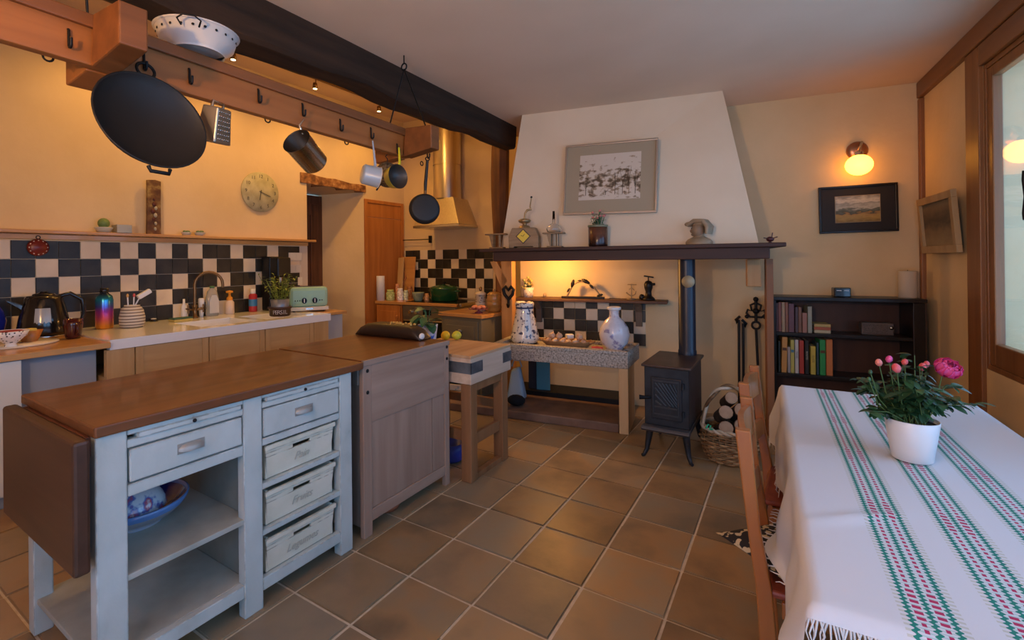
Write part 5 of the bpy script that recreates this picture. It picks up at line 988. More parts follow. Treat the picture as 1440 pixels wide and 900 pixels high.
def scene_mat(name, w, h, kind):
    mt_ = bpy.data.materials.new(name); mt_.use_nodes = True; N = mt_.node_tree.nodes; L = mt_.node_tree.links; bs = N['Principled BSDF']; bs.inputs['Roughness'].default_value = .5
    tc = N.new('ShaderNodeTexCoord'); sp = N.new('ShaderNodeSeparateXYZ'); L.new(tc.outputs['Object'], sp.inputs[0])
    def mr(sock, a, c): x = N.new('ShaderNodeMapRange'); x.inputs[1].default_value = a; x.inputs[2].default_value = c; L.new(sock, x.inputs[0]); return x.outputs[0]
    def noise(sc, st, det=6): m_ = N.new('ShaderNodeMapping'); m_.inputs['Scale'].default_value = st; L.new(tc.outputs['Object'], m_.inputs[0]); n_ = N.new('ShaderNodeTexNoise'); n_.inputs['Scale'].default_value = sc; n_.inputs['Detail'].default_value = det; L.new(m_.outputs[0], n_.inputs['Vector']); return n_.outputs['Fac']
    def math_(op, a, c): x = N.new('ShaderNodeMath'); x.operation = op; [L.new(v, x.inputs[i]) if not isinstance(v, (int, float)) else setattr(x.inputs[i], 'default_value', v) for i, v in enumerate((a, c))]; return x.outputs[0]
    v = mr(sp.outputs[2], -h/2, h/2); rp = N.new('ShaderNodeValToRGB'); e = rp.color_ramp.elements
    if kind == 'etching':
        f = math_('ADD', noise(9/w, (1, 1, 1.6), 7), math_('MULTIPLY', math_('ABSOLUTE', math_('SUBTRACT', v, .42), 0), .42)); e[0].position = .44; e[0].color = (.10, .065, .035, 1); e[1].position = .60; e[1].color = (.60, .52, .42, 1)
        x = e.new(.53); x.color = (.36, .27, .18, 1); L.new(f, rp.inputs[0])
    else:
        f = math_('ADD', v, math_('MULTIPLY', math_('SUBTRACT', noise(5/w, (1, 1, 2.5)), .5), .55)); st = {'field': [(0, (.22, .13, .02)), (.20, (.38, .24, .05)), (.30, (.30, .16, .04)), (.36, (.05, .06, .03)), (.48, (.12, .13, .09)), (.56, (.45, .43, .34)), (.70, (.25, .25, .20)), (.82, (.55, .52, .42)), (1, (.20, .20, .17))], 'wood': [(0, (.30, .21, .10)), (.35, (.20, .13, .06)), (.55, (.07, .05, .03)), (.8, (.16, .11, .06)), (1, (.22, .16, .09))], 'books': [(0, (.2, .1, .05)), (1, (.3, .2, .1))]}[kind]
        e[0].position, e[0].color = st[0][0], (*st[0][1], 1); e[1].position, e[1].color = st[-1][0], (*st[-1][1], 1)
        for q_, c in st[1:-1]: x = e.new(q_); x.color = (*c, 1)
        L.new(f, rp.inputs[0])
    L.new(rp.outputs[0], bs.inputs['Base Color']); return mt_
sw, shh = wpx*.66, hpx*.64
b = MB(); b.box(-sw/2, sw/2, -.0055, -.004, -shh/2, shh/2); o = b.build('print', scene_mat('etching', sw, shh, 'etching'), t); o.location.z = hpx*.02
# trees of the etching
tk = M('etch_ink', (.10, .06, .03), .6); rr = random.Random(2)
for x, h_ in ((-.38, .34), (-.05, .12), (.10, .45), (.22, .52), (.32, .55), (.42, .48)):
    b = MB(); x0 = x*sw; z0 = -shh*.40; b.tube([(x0, -.0062, z0), (x0, -.0062, z0+h_*shh*.6)], .0022, 4)
    for j in range(9): a_ = rr.uniform(-1, 1); b.tube([(x0, -.0062, z0+h_*shh*rr.uniform(.25, .6)), (x0+a_*.028, -.0062, z0+h_*shh*rr.uniform(.6, 1.1))], .0010, 4)
    b.build('drawn_tree', tk, t).location.z = hpx*.02
# ================================================================ INSIDE THE FIREPLACE
fs_w = wood('old_shelf', (.07, .03, .014), (.13, .06, .03), .55, 5, 0, .3); gw = wood('grey_bracket', (.14, .10, .07), (.22, .165, .12), .6, 5, 2, .2)
fz = Pl(830, 421, *offl(BA, BB, .18)).z; u0, u1 = onB(727), onB(940)
t = thing('fireplace_shelf', 'rustic dark wooden shelf on two grey brackets under the mantel', 'shelf', B_(0, 0, 0), BR)
part('board', fs_w, t, [(u0+.03, u1, -.20, -.001, fz-.028, fz)], .006)
for x in (759, 899):
    u = onB(x); b = MB(); b.prism([(-.18, fz-.029), (-.001, fz-.029), (-.001, fz-.26), (-.028, fz-.26), (-.05, fz-.12), (-.10, fz-.07)], u-.03, u+.03, 'x'); b.build('bracket', gw, t, .004)
def onS(x, d=.10): p = Pl(x, 415, *offl(BA, BB, d)); return Vector((p.x, p.y, fz+.001))
p = onS(743); k = size(p, 1); t = thing('flower_pot', 'small white figured cup of dried flowers on the fireplace shelf', 'plant', p); b = MB(); b.lathe([(1e-5, 0), (6.5*k, 0), (7.5*k, 6*k), (8*k, 14*k), (7.2*k, 14*k), (6.5*k, 4*k), (1e-5, 3*k)], n=24); b.build('cup', M('figured_cup', (.66, .60, .52), .35, c2=(.45, .30, .26), sc=40, lo=.55, hi=.62), t)
rr = random.Random(4); dl = MB(); dl.ball((0, 0, 0), 1.9*k, 7); dl = dl.mesh('dried_flower'); dl.materials.append(M('dried', (.30, .10, .05), .7, c2=[(.45, .38, .10), (.55, .48, .30)], sc=3, rnd=.35)); b = MB()
for i in range(30): a_ = rr.uniform(0, 6.28); r0 = rr.uniform(0, 9)*k; q = Vector((r0*math.cos(a_), r0*math.sin(a_), rr.uniform(17, 29)*k-r0*.5)); b.tube([(0, 0, 10*k), q], .4*k, 4); inst(dl, 'dried_flower', t, q)
b.build('stems', dg, t)
p = onS(766); k = size(p, 1); b = MB(); b.ball((0, 0, 3.2*k), 2.8*k, 12, (.9, .9, 1.15)); solo(b, 'egg_ornament', cw, 'small brown egg shaped ornament on the fireplace shelf', 'ornament', p)
# birds on a branch
p0, p1 = onS(790, .12), onS(850, .12); t = thing('bird_sculpture', 'dark metal sculpture of birds on an arched branch on the fireplace shelf', 'sculpture', (p0+p1)/2, BR); L_ = (p1-p0).length; k = size(p0, 1); dk = M('dark_metal', (.02, .016, .014), .4, .5)
part('base', dk, t, [(-L_/2, L_/2, -.02, .02, 0, 3*k)], .003)
def bp(x, y): return Vector(((x-820)*k, 0, (413-y)*k))
b = MB(); b.tube([bp(798, 410), bp(803, 401), bp(807, 394), bp(812, 391), bp(819, 389), bp(828, 392), bp(836, 398), bp(842, 406), bp(846, 411)], [1.3*k, 1.1*k, 1*k, 1*k, 1*k, 1*k, 1*k, 1.1*k, 1.3*k], 7); b.build('branch', gb, t)
for x, y, a_, s in ((806, 393, 1.3, 1.15), (816, 388.5, 0, .6), (824, 389, -.5, 1.2), (832, 396, -.7, .8), (800, 402, 1.0, .7), (843, 408, .3, .8)):
    b = MB(); q = bp(x, y); mt_ = Matrix.Translation(q) @ Matrix.Rotation(-a_, 4, 'Y'); b.lathe([(1e-5, -5.5*s*k), (1.6*s*k, -3*s*k), (2.4*s*k, 0), (1.8*s*k, 3*s*k), (1.5*s*k, 4.6*s*k), (1e-5, 6*s*k)], n=10, mat=mt_ @ Matrix.Rotation(PI/2, 4, 'Y')); b.build('bird', dk, t)
p = onS(888); k = size(p, 1); t = thing('anchor_ornament', 'small wire anchor ornament on the fireplace shelf', 'ornament', p, BR)
b = MB(); b.tube([(0, 0, 1*k), (0, 0, 22*k)], .8*k, 6); b.tube([(-5*k, 0, 21*k), (7*k, 0, 21*k)], .6*k, 6); b.tube([(-7*k, 0, 10*k), (-4*k, 0, 7*k), (0, 0, 5*k), (5*k, 0, 8*k), (6*k, 0, 12*k)], .9*k, 6); b.tube([(-3*k, 0, 14*k), (0, 0, 17*k), (4*k, 0, 13*k)], .6*k, 6); b.build('anchor', met, t); b = MB(); b.lathe([(1e-5, 0), (7*k, 0), (6*k, 1.5*k), (1e-5, 2*k)], n=14); b.build('base', gb, t)
p = onS(912, .12); k = size(p, 1); t = thing('pump_sculpture', 'dark cast iron pump shaped bust with a tap handle on the fireplace shelf', 'sculpture', p, BR)
b = MB(); b.lathe([(1e-5, 0), (9*k, 0), (8*k, 3*k), (4.5*k, 6*k), (4*k, 12*k), (5.6*k, 17*k), (6*k, 22*k), (4.5*k, 26*k), (1e-5, 28*k)], n=20); b.build('body', dk, t); b = MB(); b.tube([(4*k, 0, 22*k), (9*k, 0, 22.5*k)], [2.2*k, 1.6*k], 8); b.build('nozzle', dk, t); b = MB(); b.tube([(0, 0, 27*k), (0, 0, 32*k)], 1*k, 6); b.tube([(-6*k, 0, 34*k), (7*k, 0, 32*k)], 1.1*k, 6); b.build('tap_handle', dk, t); b = MB(); b.ball((-9*k, 0, 4*k), 4*k, 10, (1, .8, 1.1)); b.build('side_lump', dk, t)
# heart shaped iron on the pine post
hp_ = Fp(ml2+.06, MD+.06, 0)+Vector((0.05, -.035, 0)); q = Pl(715, 412, *Fl(.485)); k = size(q, 1); t = thing('heart_ironwork', 'heart shaped wrought iron hook on the pine mantel post', 'hook', q, FR)
b = MB(); b.tube([(0, 0, -9*k), (-6*k, 0, -2*k), (-8*k, 0, 5*k), (-4*k, 0, 9*k), (0, 0, 4*k), (4*k, 0, 9*k), (8*k, 0, 5*k), (6*k, 0, -2*k), (0, 0, -9*k)], 2.3*k, 8); b.build('heart', iron, t); b = MB(); b.tube([(0, 0, -8*k), (0, 0, -16*k), (0, -2*k, -19*k), (0, -4*k, -15*k)], 2.0*k, 8); b.build('hook', iron, t)
# vases and food on the granite
GZ = .633
def onG(x, d, z=.663): p = Pl(x, 480, *Fl(d)); return Vector((p.x, p.y, z))
delft = M('delft_vase', (.66, .62, .55), .25, c2=[(.70, .66, .60), (.66, .62, .55), (.05, .05, .10)], sc=30, det=2, lo=.42, hi=.62, coat=.4)
p = Pz(738, 474, GZ); k = size(p, 1); p = onG(738, .26, GZ); vess('tall_vase', 'tall conical cream vase with blue painted scrolls on the granite', 'vase', p, 54*k, 38*k, [('foot', dk, [(0, 0), (.86, 0), (.84, .03)]), ('body', delft, [(.84, .03), (1, .08), (.98, .16), (.78, .45), (.63, .70), (.58, .84)]), ('line', M('blue_line', (.03, .05, .12), .3), [(.59, .84), (.61, .85), (.61, .875), (.62, .88)]), ('rim', delft, [(.62, .88), (.66, .93), (.64, .98), (.56, 1), (.52, .95), (.5, .6), (0, .1)])])
p = onG(864, .24, GZ); k = size(p, 1); vess('round_vase', 'round bellied white vase with faint pink and blue painting on the granite', 'vase', p, 60*k, 42*k, [('body', M('faint_paint', (.62, .60, .64), .22, c2=[(.66, .64, .68), (.62, .60, .64), (.24, .20, .36), (.62, .60, .64)], sc=12, det=4, lo=.45, hi=.72, coat=.4), [(0, 0), (.52, 0), (.56, .02), (.56, .04), (.90, .18), (1, .36), (.90, .52), (.60, .68), (.34, .76), (.30, .84), (.33, .92)]), ('rim', white_cer, [(.33, .92), (.46, .94), (.46, .99), (.40, 1), (.28, .96), (.26, .8), (0, .5)])])
wick = M('wicker', (.26, .12, .04), .6, c2=(.40, .22, .09), sc=60, kind='wave', det=3, bump=.4)
p = onG(797, .195, GZ); k = size(p, 1); t = thing('bread_basket', 'shallow wicker basket holding garlic bulbs on the granite', 'basket', p, FR); b = MB(); b.lathe([(1e-5, 0), (24*k, 0), (32*k, 7*k), (33*k, 9*k), (30*k, 8*k), (22*k, 3*k), (1e-5, 3*k)], n=30, sx=1.12, sy=.45); b.build('tray', wick, t)
for i in range(16): b = MB(); a_ = i*PI/8; b.tube([(32*1.12*k*math.cos(a_), 32*.45*k*math.sin(a_), 8*k), (35*1.12*k*math.cos(a_+.2), 35*.45*k*math.sin(a_+.2), 10*k), (32*1.12*k*math.cos(a_+.4), 32*.45*k*math.sin(a_+.4), 8*k)], 1.2*k, 6); b.build('rim_loop', wick, t)
garl = M('garlic', (.62, .50, .34), .5, c2=(.52, .28, .16), sc=9, st=(3, 3, .6)); rr = random.Random(8)
gme = MB(); gme.lathe([(1e-5, -4.4*k), (3.4*k, -3.8*k), (5*k, -1*k), (4*k, 2*k), (1.2*k, 4*k), (.8*k, 5.2*k), (1e-5, 5.2*k)], n=12); gme = gme.mesh('garlic_bulb'); gme.materials.append(garl)
spots = [(-26, 0, 8.8), (-16.5, -5, 8.6), (-16, 5.4, 8.6), (-6, -5, 8.6), (-5.6, 5.4, 8.6), (12.5, -5, 8.6), (13, 5.4, 8.6), (23, 0, 8.8), (-21, .5, 16.8), (-11, .5, 16.6), (3.4, -6, 8.4), (17.6, .5, 16.8)]
for i, (x, y, z) in enumerate(spots):
    o = bpy.data.objects.new('garlic_bulb', gme); COL.objects.link(o); o.location = p+Matrix.Rotation(FR, 3, 'Z') @ Vector((x*k, y*k, (z-1)*k)); o.rotation_euler = (rr.uniform(-.5, .5)+(1.2 if y > 1 else -1.2 if y < -1 else 0)*(-1 if z < 10 else 0), rr.uniform(-.4, .4), rr.uniform(-.3, .3)); tag(o, 'papery garlic bulb heaped in the wicker basket on the granite', 'garlic', 'garlic bulbs in the basket')
t = thing('paper_box', 'small white and cream carton standing behind the garlic basket', 'carton', onG(801, .358, .633), FR+.5); part('box', white_m, t, [(-.032, .032, -.032, .032, 0, .09)], .003); part('label_sticker', white_c, t, [(-.0325, -.022, -.033, .0, .0, .08)], 0)
p = onG(838, .12, GZ); b = MB(); b.tube([(-.045, .01, .016), (0, 0, .018), (.045, -.015, .016)], [.014, .016, .012], 8); t = thing('red_lighter', 'short red stick lighter lying by the round vase', 'lighter', p+Vector((0, .03, 0)), FR+.4); b.build('body', M('bright_red', (.60, .06, .04), .35), t)
# under the granite: bag, board, boxes on the hearth
cy = M('cyan_board', (.05, .20, .30), .4); nv = M('dark_navy', (.012, .016, .03), .6); pb_ = M('pale_blue_bag', (.34, .50, .68), .5)
hz = .121
t = thing('blue_board', 'teal blue panel leaning upright under the granite trough', 'panel', Fp(uF(Pl(763, 545, *Fl(.6))), .60, hz), FR+.08); part('panel', cy, t, [(-.06, .075, 0, .012, 0, .33)], .003)
t = thing('navy_panel', 'narrow dark navy panel leaning beside the teal panel', 'panel', Fp(uF(Pl(750, 545, *Fl(.61))), .61, hz), FR); part('panel', nv, t, [(-.05, .04, 0, .012, 0, .38)], .003)
t = thing('blue_bag', 'pale blue plastic bag slumped against the dark bundle under the granite', 'bag', Fp(uF(Pl(727, 535, *Fl(.40))), .30, .076), FR); b = MB(); b.hexa([(-.09, .03, 0), (.10, .03, 0), (.09, .15, 0), (-.09, .15, 0)], [(-.055, .075, .27), (.035, .07, .31), (.04, .125, .31), (-.055, .125, .27)]); b.build('bag_body', pb_, t, .028, seg=3); b = MB(); b.tube([(-.05, .1, .30), (-.03, .1, .36), (.03, .1, .36), (.05, .1, .30)], .008, 8); b.build('bag_handle', pb_, t)
t = thing('dark_bundle', 'black cloth bundle lying on the hearth before the blue bag', 'bundle', Fp(uF(Pl(726, 550, *Fl(.16))), .16, .076), FR); b = MB(); b.ball((0, 0, .05), .10, 16, (.85, .7, .48)); b.build('cloth', M('black_cloth', (.008, .008, .01), .9), t); b = MB(); b.tube([(-.06, 0, .07), (-.02, -.03, .095), (.05, 0, .07)], .012, 8); b.build('fold', M('black_cloth', (.008, .008, .01), .9), t)
for (u, d, z, w, h_, lab) in ((-.62, .20, .076, .20, .08, 'flat white printed box on the hearth behind the butcher block'), (-.64, .21, .157, .18, .06, 'smaller white printed box stacked on the flat white box')):
    t = thing('cardboard_box', lab, 'box', Fp(u, d, z), FR+.1); part('box', M('printed_box', (.62, .58, .50), .5, c2=(.30, .42, .50), sc=24, lo=.55, hi=.62), t, [(-w/2, w/2, -.08, .08, 0, h_)], .003); part('lid', white_c, t, [(-w/2-.003, w/2+.003, -.083, .083, h_*.72, h_+.0)], .002)
# ================================================================ STOVE
sp_ = Vector((-.735, 3.49, 0)); t = thing('wood_stove', 'small black cast iron wood stove on four curved legs in the fireplace', 'stove', sp_, .0); w, dp = .147, .53
part('body', stove_m, t, [(-w, w, .0, dp, .235, .640)], .006); part('top_plate', stove_top, t, [(-w-.018, w+.018, -.018, dp+.02, .641, .660)], .006)
b = MB(); b.prism([(-.075, .222), (-.06, .238), (.0, .238), (.0, .205), (-.06, .205)], -w-.01, w+.01, 'x'); b.build('ash_lip', M('stove_lip', (.09, .09, .10), .4, .5), t, .004)
part('base_plate', stove_m, t, [(-w-.006, w+.006, .001, dp+.006, .205, .234)], .004)
dr_ = part('fire_door', stove_m, t, [(-.100, .105, -.014, -.001, .285, .575)], .006)
for x0, x1, z0, z1 in ((-.080, .080, .545, .557), (-.080, .080, .315, .325), (-.088, -.078, .315, .557), (.078, .088, .315, .557), (-.075, .075, .365, .375)): part('door_moulding', stove_l, dr_, [(x0, x1, -.021, -.0142, z0, z1)], .002)
for i in range(6):
    x = -.07+i*.024; b = MB(); L_ = min(.16, (.075-x)*1.15+.02); b.tube([(x, -.018, .535-(0 if i < 4 else .0)), (min(x+L_*.75, .072), -.018, max(.535-L_, .385))], .006, 6); b.build('door_rib', stove_l, dr_)
for i in range(3):
    b = MB(); b.tube([(-.07, -.018, .50-i*.045), (-.07+.10-i*.03, -.018, .385)], .006, 6); b.build('door_rib', stove_l, dr_)
for z in (.34, .53): b = MB(); b.cyl((.112, -.014, z-.02), (.112, -.014, z+.02), .009, n=10); b.build('hinge', stove_m, dr_)
b = MB(); b.tube([(-.10, -.014, .43), (-.12, -.035, .43), (-.17, -.05, .43)], [.009, .010, .017], 8); b.build('door_handle', iron, dr_)
for sx in (-1, 1):
    for y0, sy in ((.03, -1), (dp-.05, 1)):
        b = MB(); b.tube([(sx*(w-.03), y0, .206), (sx*(w-.02), y0+sy*.004, .13), (sx*(w-.008), y0+sy*.012, .05), (sx*(w+.008), y0+sy*.028, .012), (sx*(w+.018), y0+sy*.040, .011)], [.026, .022, .016, .013, .011], 8); b.build('leg', stove_m, t)
fl_ = thing('flue_pipe', 'dark blue black flue pipe with a round cleaning cap rising from the stove', 'pipe', (sp_.x+.055, sp_.y+dp-.03, .661)); b = MB(); b.lathe([(.066, 0), (.066, .03), (.062, .035), (.062, ZM-.035-.661)], n=30); b.build('pipe', M('flue_enamel', (.016, .022, .036), .35, .2), fl_)
cpx = Py(969, 396, sp_.y+dp-.03-.06); b = MB(); b.lathe([(.046, 0), (.046, .012), (1e-5, .014)], n=28, mat=Matrix.Translation((cpx.x-fl_.location.x-.005, -.060, cpx.z-.661)) @ Matrix.Rotation(PI/2, 4, 'X')); b.build('cap', M('cap_beige', (.36, .30, .18), .45), fl_)
# fire tools against the fireplace cheek
q = Pl(1047, 500, *offl(BA, BB, .10)); 
for i, (x, lab, zt) in enumerate(((1040, 'plain dark fire poker leaning on the fireplace wall', .87), (1046, 'dark fire tongs leaning beside the poker', .84))):
    q = Pl(x, 480, *offl(BA, BB, .06)); t = thing('fire_tool', lab, 'fire tool', (q.x, q.y-.10, 0), 0); t.rotation_euler = (-.06, 0, 0); b = MB(); b.tube([(0, 0, .01), (0, 0, zt)], .010, 8); b.build('shaft', iron, t); b = MB(); b.tube([(0, 0, zt), (.02*(2*i-1), 0, zt-.03), (.024*(2*i-1), 0, zt-.005), (-.010*(2*i-1), 0, zt+.03)], .011, 8); b.build('grip', iron, t)
q = Pl(1064, 480, *offl(BA, BB, .07)); k = size(q, 1); t = thing('fire_iron', 'wrought iron fire tool with an ornate crown shaped top', 'fire tool', (q.x, q.y-.12, 0)); t.rotation_euler = (-.07, 0, 0)
zq = .80; b = MB(); b.tube([(.03, 0, .01), (0, 0, zq)], .010, 8); b.build('shaft', iron, t); b = MB(); b.ring((0, 0, zq+.03), .03, .010, 'y', 14, 6); b.build('ring', iron, t)
b = MB(); z1 = zq+.10; b.tube([(0, 0, zq+.06), (0, 0, z1+.14)], .012, 8)
for s in (-1, 1): b.tube([(0, 0, z1), (s*.045, 0, z1+.0), (s*.070, 0, z1+.03), (s*.06, 0, z1+.06), (s*.03, 0, z1+.05), (s*.04, 0, z1+.10), (0, 0, z1+.12)], .010, 6); b.ball((s*.068, 0, z1+.0), .017, 8)
b.ball((0, 0, z1+.15), .022, 8); b.ball((0, 0, z1+.05), .026, 10); b.build('crown', iron, t)
# ================================================================ LOG BASKET
lb = thing('log_basket', 'round woven wicker log basket with a tall pale handle beside the stove', 'basket', (-.372, 3.765, 0), .3); wk = M('basket_willow', (.16, .075, .028), .6, c2=(.36, .24, .12), sc=14, rnd=.3)
wkl = M('basket_pale', (.46, .37, .26), .6, c2=(.58, .49, .37), sc=12)
def br_(z): return .148+.038*min(1, z/.14)-.016*max(0, (z-.14)/.06)
b = MB(); b.lathe([(1e-5, .002), (.145, .002), (.145, .012), (1e-5, .014)], n=30); b.build('base', wk, lb)
NS = 28
for i in range(14):
    z = .012+i*.0145; b = MB(); pts = []
    for j in range(NS*2): a_ = 2*PI*j/(NS*2); r0 = br_(z)+(.006 if (j+2*(i % 2)) % 4 < 2 else -.006); pts.append((r0*math.cos(a_), r0*math.sin(a_), z))
    b.tube(pts, .0078, 6, True); b.build('weaver', wk, lb)
b = MB()
for j in range(NS): a_ = 2*PI*(j+.5)/NS; b.tube([(br_(z)*math.cos(a_), br_(z)*math.sin(a_), z) for z in (.006, .07, .14, .215)], .005, 5)
b.build('stakes', wk, lb, kind='stuff')
for kx in (0, 1):
    b = MB(); b.tube([((.172+.010*math.sin(9*2*PI*j/72+kx*PI))*math.cos(2*PI*j/72), (.172+.010*math.sin(9*2*PI*j/72+kx*PI))*math.sin(2*PI*j/72), .222+.009*math.cos(9*2*PI*j/72+kx*PI)) for j in range(72)], .010, 7, True); b.build('rim_braid', wkl, lb)
for kx in (0, 1):
    b = MB(); b.tube([((.172*math.cos(a_)), .014*math.sin(6*a_+kx*PI), .20+.30*math.sin(a_)+.01*math.cos(6*a_+kx*PI)) for a_ in [PI*j/36 for j in range(37)]], .0115, 8); b.build('handle', wkl if kx == 0 else wk, lb)
bk_ = M('bark', (.04, .022, .014), .9, c2=(.10, .06, .035), sc=20, bump=.6); ed = M('log_end', (.30, .18, .10), .7, c2=(.40, .26, .16), sc=12)
d = Vector((math.cos(-1.30)*math.cos(.42), math.sin(-1.30)*math.cos(.42), math.sin(.42))); e1 = Vector((math.sin(1.30), math.cos(1.30), 0)); e2 = d.cross(e1)*-1
if e2.z < 0: e2 = -e2
for i, (ox, oz, od, r_, L_) in enumerate(((.052, .118, .02, .050, .25), (.046, .020, .0, .047, .23), (-.052, .095, .04, .046, .25), (-.004, .198, .01, .042, .24), (-.050, -.002, -.01, .048, .24))):
    c = lb.location+Vector((.01, .0, .20))+e1*ox+e2*oz+d*od; t = thing('firewood_log', ['thick split log with pale round end near the top of the basket', 'split log with a pale end resting low against the basket rim', 'dark barked log sloping up in the basket beside the green tie', 'slim dark log lying on top of the other logs', 'thick dark log buried low in the basket'][i], 'log', c, group='logs in the basket')
    b = MB(); b.tube([-d*L_/2, d*L_/2], r_, 12); b.build('bark', bk_, t)
    for s in (-1, 1): b = MB(); b.tube([d*s*L_/2, d*s*(L_/2+.002)], r_*.93, 12); b.build('cut_end', ed, t)
t = thing('green_ribbon', 'small bright green plastic tie on the basket rim', 'ribbon', lb.location+Vector((-.13, -.16, .235))); b = MB(); b.tube([(0, 0, 0), (.015, 0, .03), (.03, .005, .02), (.02, 0, -.005), (.045, 0, .0)], .006, 6); b.build('tie', M('green_plastic', (.03, .45, .22), .4), t)
# ================================================================ BOOKCASE AND RIGHT BACK WALL
bcL, bcR = uF(Pl(1087, 440, *offl(BA, BB, .29))), 0
def Bu(x, d): p = Pl(x, 440, *offl(BA, BB, d)); return (Vector((p.x-BA[0], p.y-BA[1]))).dot(Vector((math.cos(BR), math.sin(BR))))
D0 = .28; u0, u1 = Bu(1086, D0), Bu(1306, D0); HB = 1.085; bc = thing('bookcase', 'low black wooden bookcase with open shelves in the corner by the window', 'bookcase', B_(0, 0, 0), BR)
u1 = min(u1, 3.21)
part('side', black_w, bc, [(u0, u0+.028, -D0, -.005, 0, HB-.03)], .003); part('side', black_w, bc, [(u1-.07, u1, -D0, -.005, 0, HB-.03)], .003)
part('top', black_w, bc, [(u0-.012, u1+.01, -D0-.012, -.002, HB-.029, HB)], .004); part('back', black_back, bc, [(u0+.029, u1-.071, -.02, -.005, .06, HB-.03)], 0)
S1, S2 = .797, .468
for z in (S1, S2, .06): part('shelf', black_w, bc, [(u0+.029, u1-.071, -D0+.01, -.021, z-.025, z)], .002)
part('plinth', black_w, bc, [(u0+.029, u1-.071, -D0+.03, -D0+.045, 0, .034)], 0)
def book(x0, x1, z, top, col, lab, grp, tilt=0, ink_=None, txt=None):
    a, c = Bu(x0, D0-.04), Bu(x1, D0-.04); w = max(c-a, .012); hb = Pl((x0+x1)/2, top, *offl(BA, BB, D0-.04)).z-z
    t = thing('book', lab, 'book', B_((a+c)/2, D0-.045, z), BR, grp); t.rotation_euler = (0, tilt, BR)
    cm = M('cover_%d_%d_%d' % tuple(int(q*1000) for q in col), col, .5)
    b = MB(); b.box(-w/2, -w/2+.0025, 0, .17, 0, hb); b.box(w/2-.0025, w/2, 0, .17, 0, hb); b.box(-w/2+.0025, w/2-.0025, 0, .003, 0, hb); b.build('cover', cm, t, .0012)
    part('pages', M('paper', (.55, .46, .34), .8), t, [(-w/2+.0027, w/2-.0027, .0032, .165, .003, hb-.004)], 0)
    if ink_ is not None:
        if txt: o = text('spine_title', txt, M('ink_%d' % int(sum(ink_)*100), ink_, .5), t, (0, -.0006, hb*.55), (PI/2, PI/2, 0), min(w*.7, .02))
        else: part('spine_band', M('ink_%d' % int(sum(ink_)*100), ink_, .5), t, [(-w/2*.8, w/2*.8, -.0008, 0, hb*.62, hb*.70)], 0)
    return t
g1 = 'books on the upper shelf'; g2 = 'books on the lower shelf'
for x0, x1, top, c, lab in ((1091.5, 1095, 426, (.13, .045, .04), 'faded plum paperback against the bookcase side'), (1095, 1099, 425, (.22, .08, .06), 'brick red tall book near the bookcase side'), (1099.5, 1104, 425, (.36, .24, .14), 'beige tall book among the reddish tall books'), (1104.5, 1108.5, 425, (.24, .10, .06), 'rusty brown tall book with pale edge'), (1109, 1117, 427, (.13, .06, .075), 'thick mauve book among the tall books'), (1118.5, 1122.5, 432, (.08, .055, .065), 'dark grey violet slim book'), (1123, 1127.5, 432, (.22, .10, .06), 'brown slim book beside the dark violet one'), (1128.5, 1135, 440, (.32, .15, .11), 'short salmon pink book'), (1136, 1142, 431, (.30, .30, .23), 'pale grey green book at the end of the upright row')):
    book(x0, x1, S1, top, c, lab, g1)
for x0, x1, top, c, ik, tx, lab in ((1094, 1097, 480, (.02, .025, .02), None, None, 'thin black book by the bookcase side on the lower shelf'), (1098, 1105.5, 474, (.52, .24, .06), (.10, .03, .01), None, 'orange tall book leaning on the lower shelf'), (1107, 1111, 488, (.34, .29, .26), None, None, 'narrow grey beige book beside the orange one'), (1111.5, 1116.5, 478, (.45, .40, .10), (.04, .16, .25), None, 'white yellow and teal striped spine book'), (1117.5, 1122.5, 478, (.48, .45, .42), (.05, .05, .05), 'TRAVEL', 'white book with black lettering on its spine'), (1123.5, 1130, 479, (.36, .04, .025), None, None, 'bright red book on the lower shelf'), (1131.5, 1137, 479, (.015, .013, .012), (.5, .42, .3), 'ROUTES', 'black book with pale lettering on its spine'), (1139.5, 1146.5, 487, (.50, .38, .06), (.06, .05, .02), 'GUIDE', 'shorter yellow book with dark lettering'), (1148, 1151, 482, (.03, .07, .09), None, None, 'slim dark teal book beside the yellow one'), (1152.5, 1160.5, 478, (.02, .26, .07), (.01, .10, .03), None, 'vivid green book on the lower shelf'), (1161.5, 1170.5, 478, (.50, .17, .05), None, None, 'thick orange brown book closing the lower row')):
    book(x0, x1, S2, top, c, lab, g2, .03 if x0 == 1098 else 0, ik, tx)
for i, (c, lab) in enumerate((((.48, .42, .26), 'cream flat book at the bottom of the small pile'), ((.40, .10, .05), 'red flat book in the middle of the small pile'), ((.46, .34, .12), 'yellow flat book on top of the small pile'))):
    a, c2_ = Bu(1145, D0-.06), Bu(1168, D0-.06); z = S1+.001+i*.024; t = thing('book', lab, 'book', B_((a+c2_)/2, D0-.06, z), BR, g1); w = c2_-a; b = MB(); b.box(-w/2, w/2, 0, .15, 0, .003); b.box(-w/2, w/2, 0, .15, .020, .023); b.box(-w/2, w/2, 0, .003, .003, .020); b.build('cover', M('flat_%d' % i, c, .5), t, .001); part('pages', M('paper', (.55, .46, .34), .8), t, [(-w/2+.002, w/2-.002, .0032, .146, .0032, .0198)], 0)
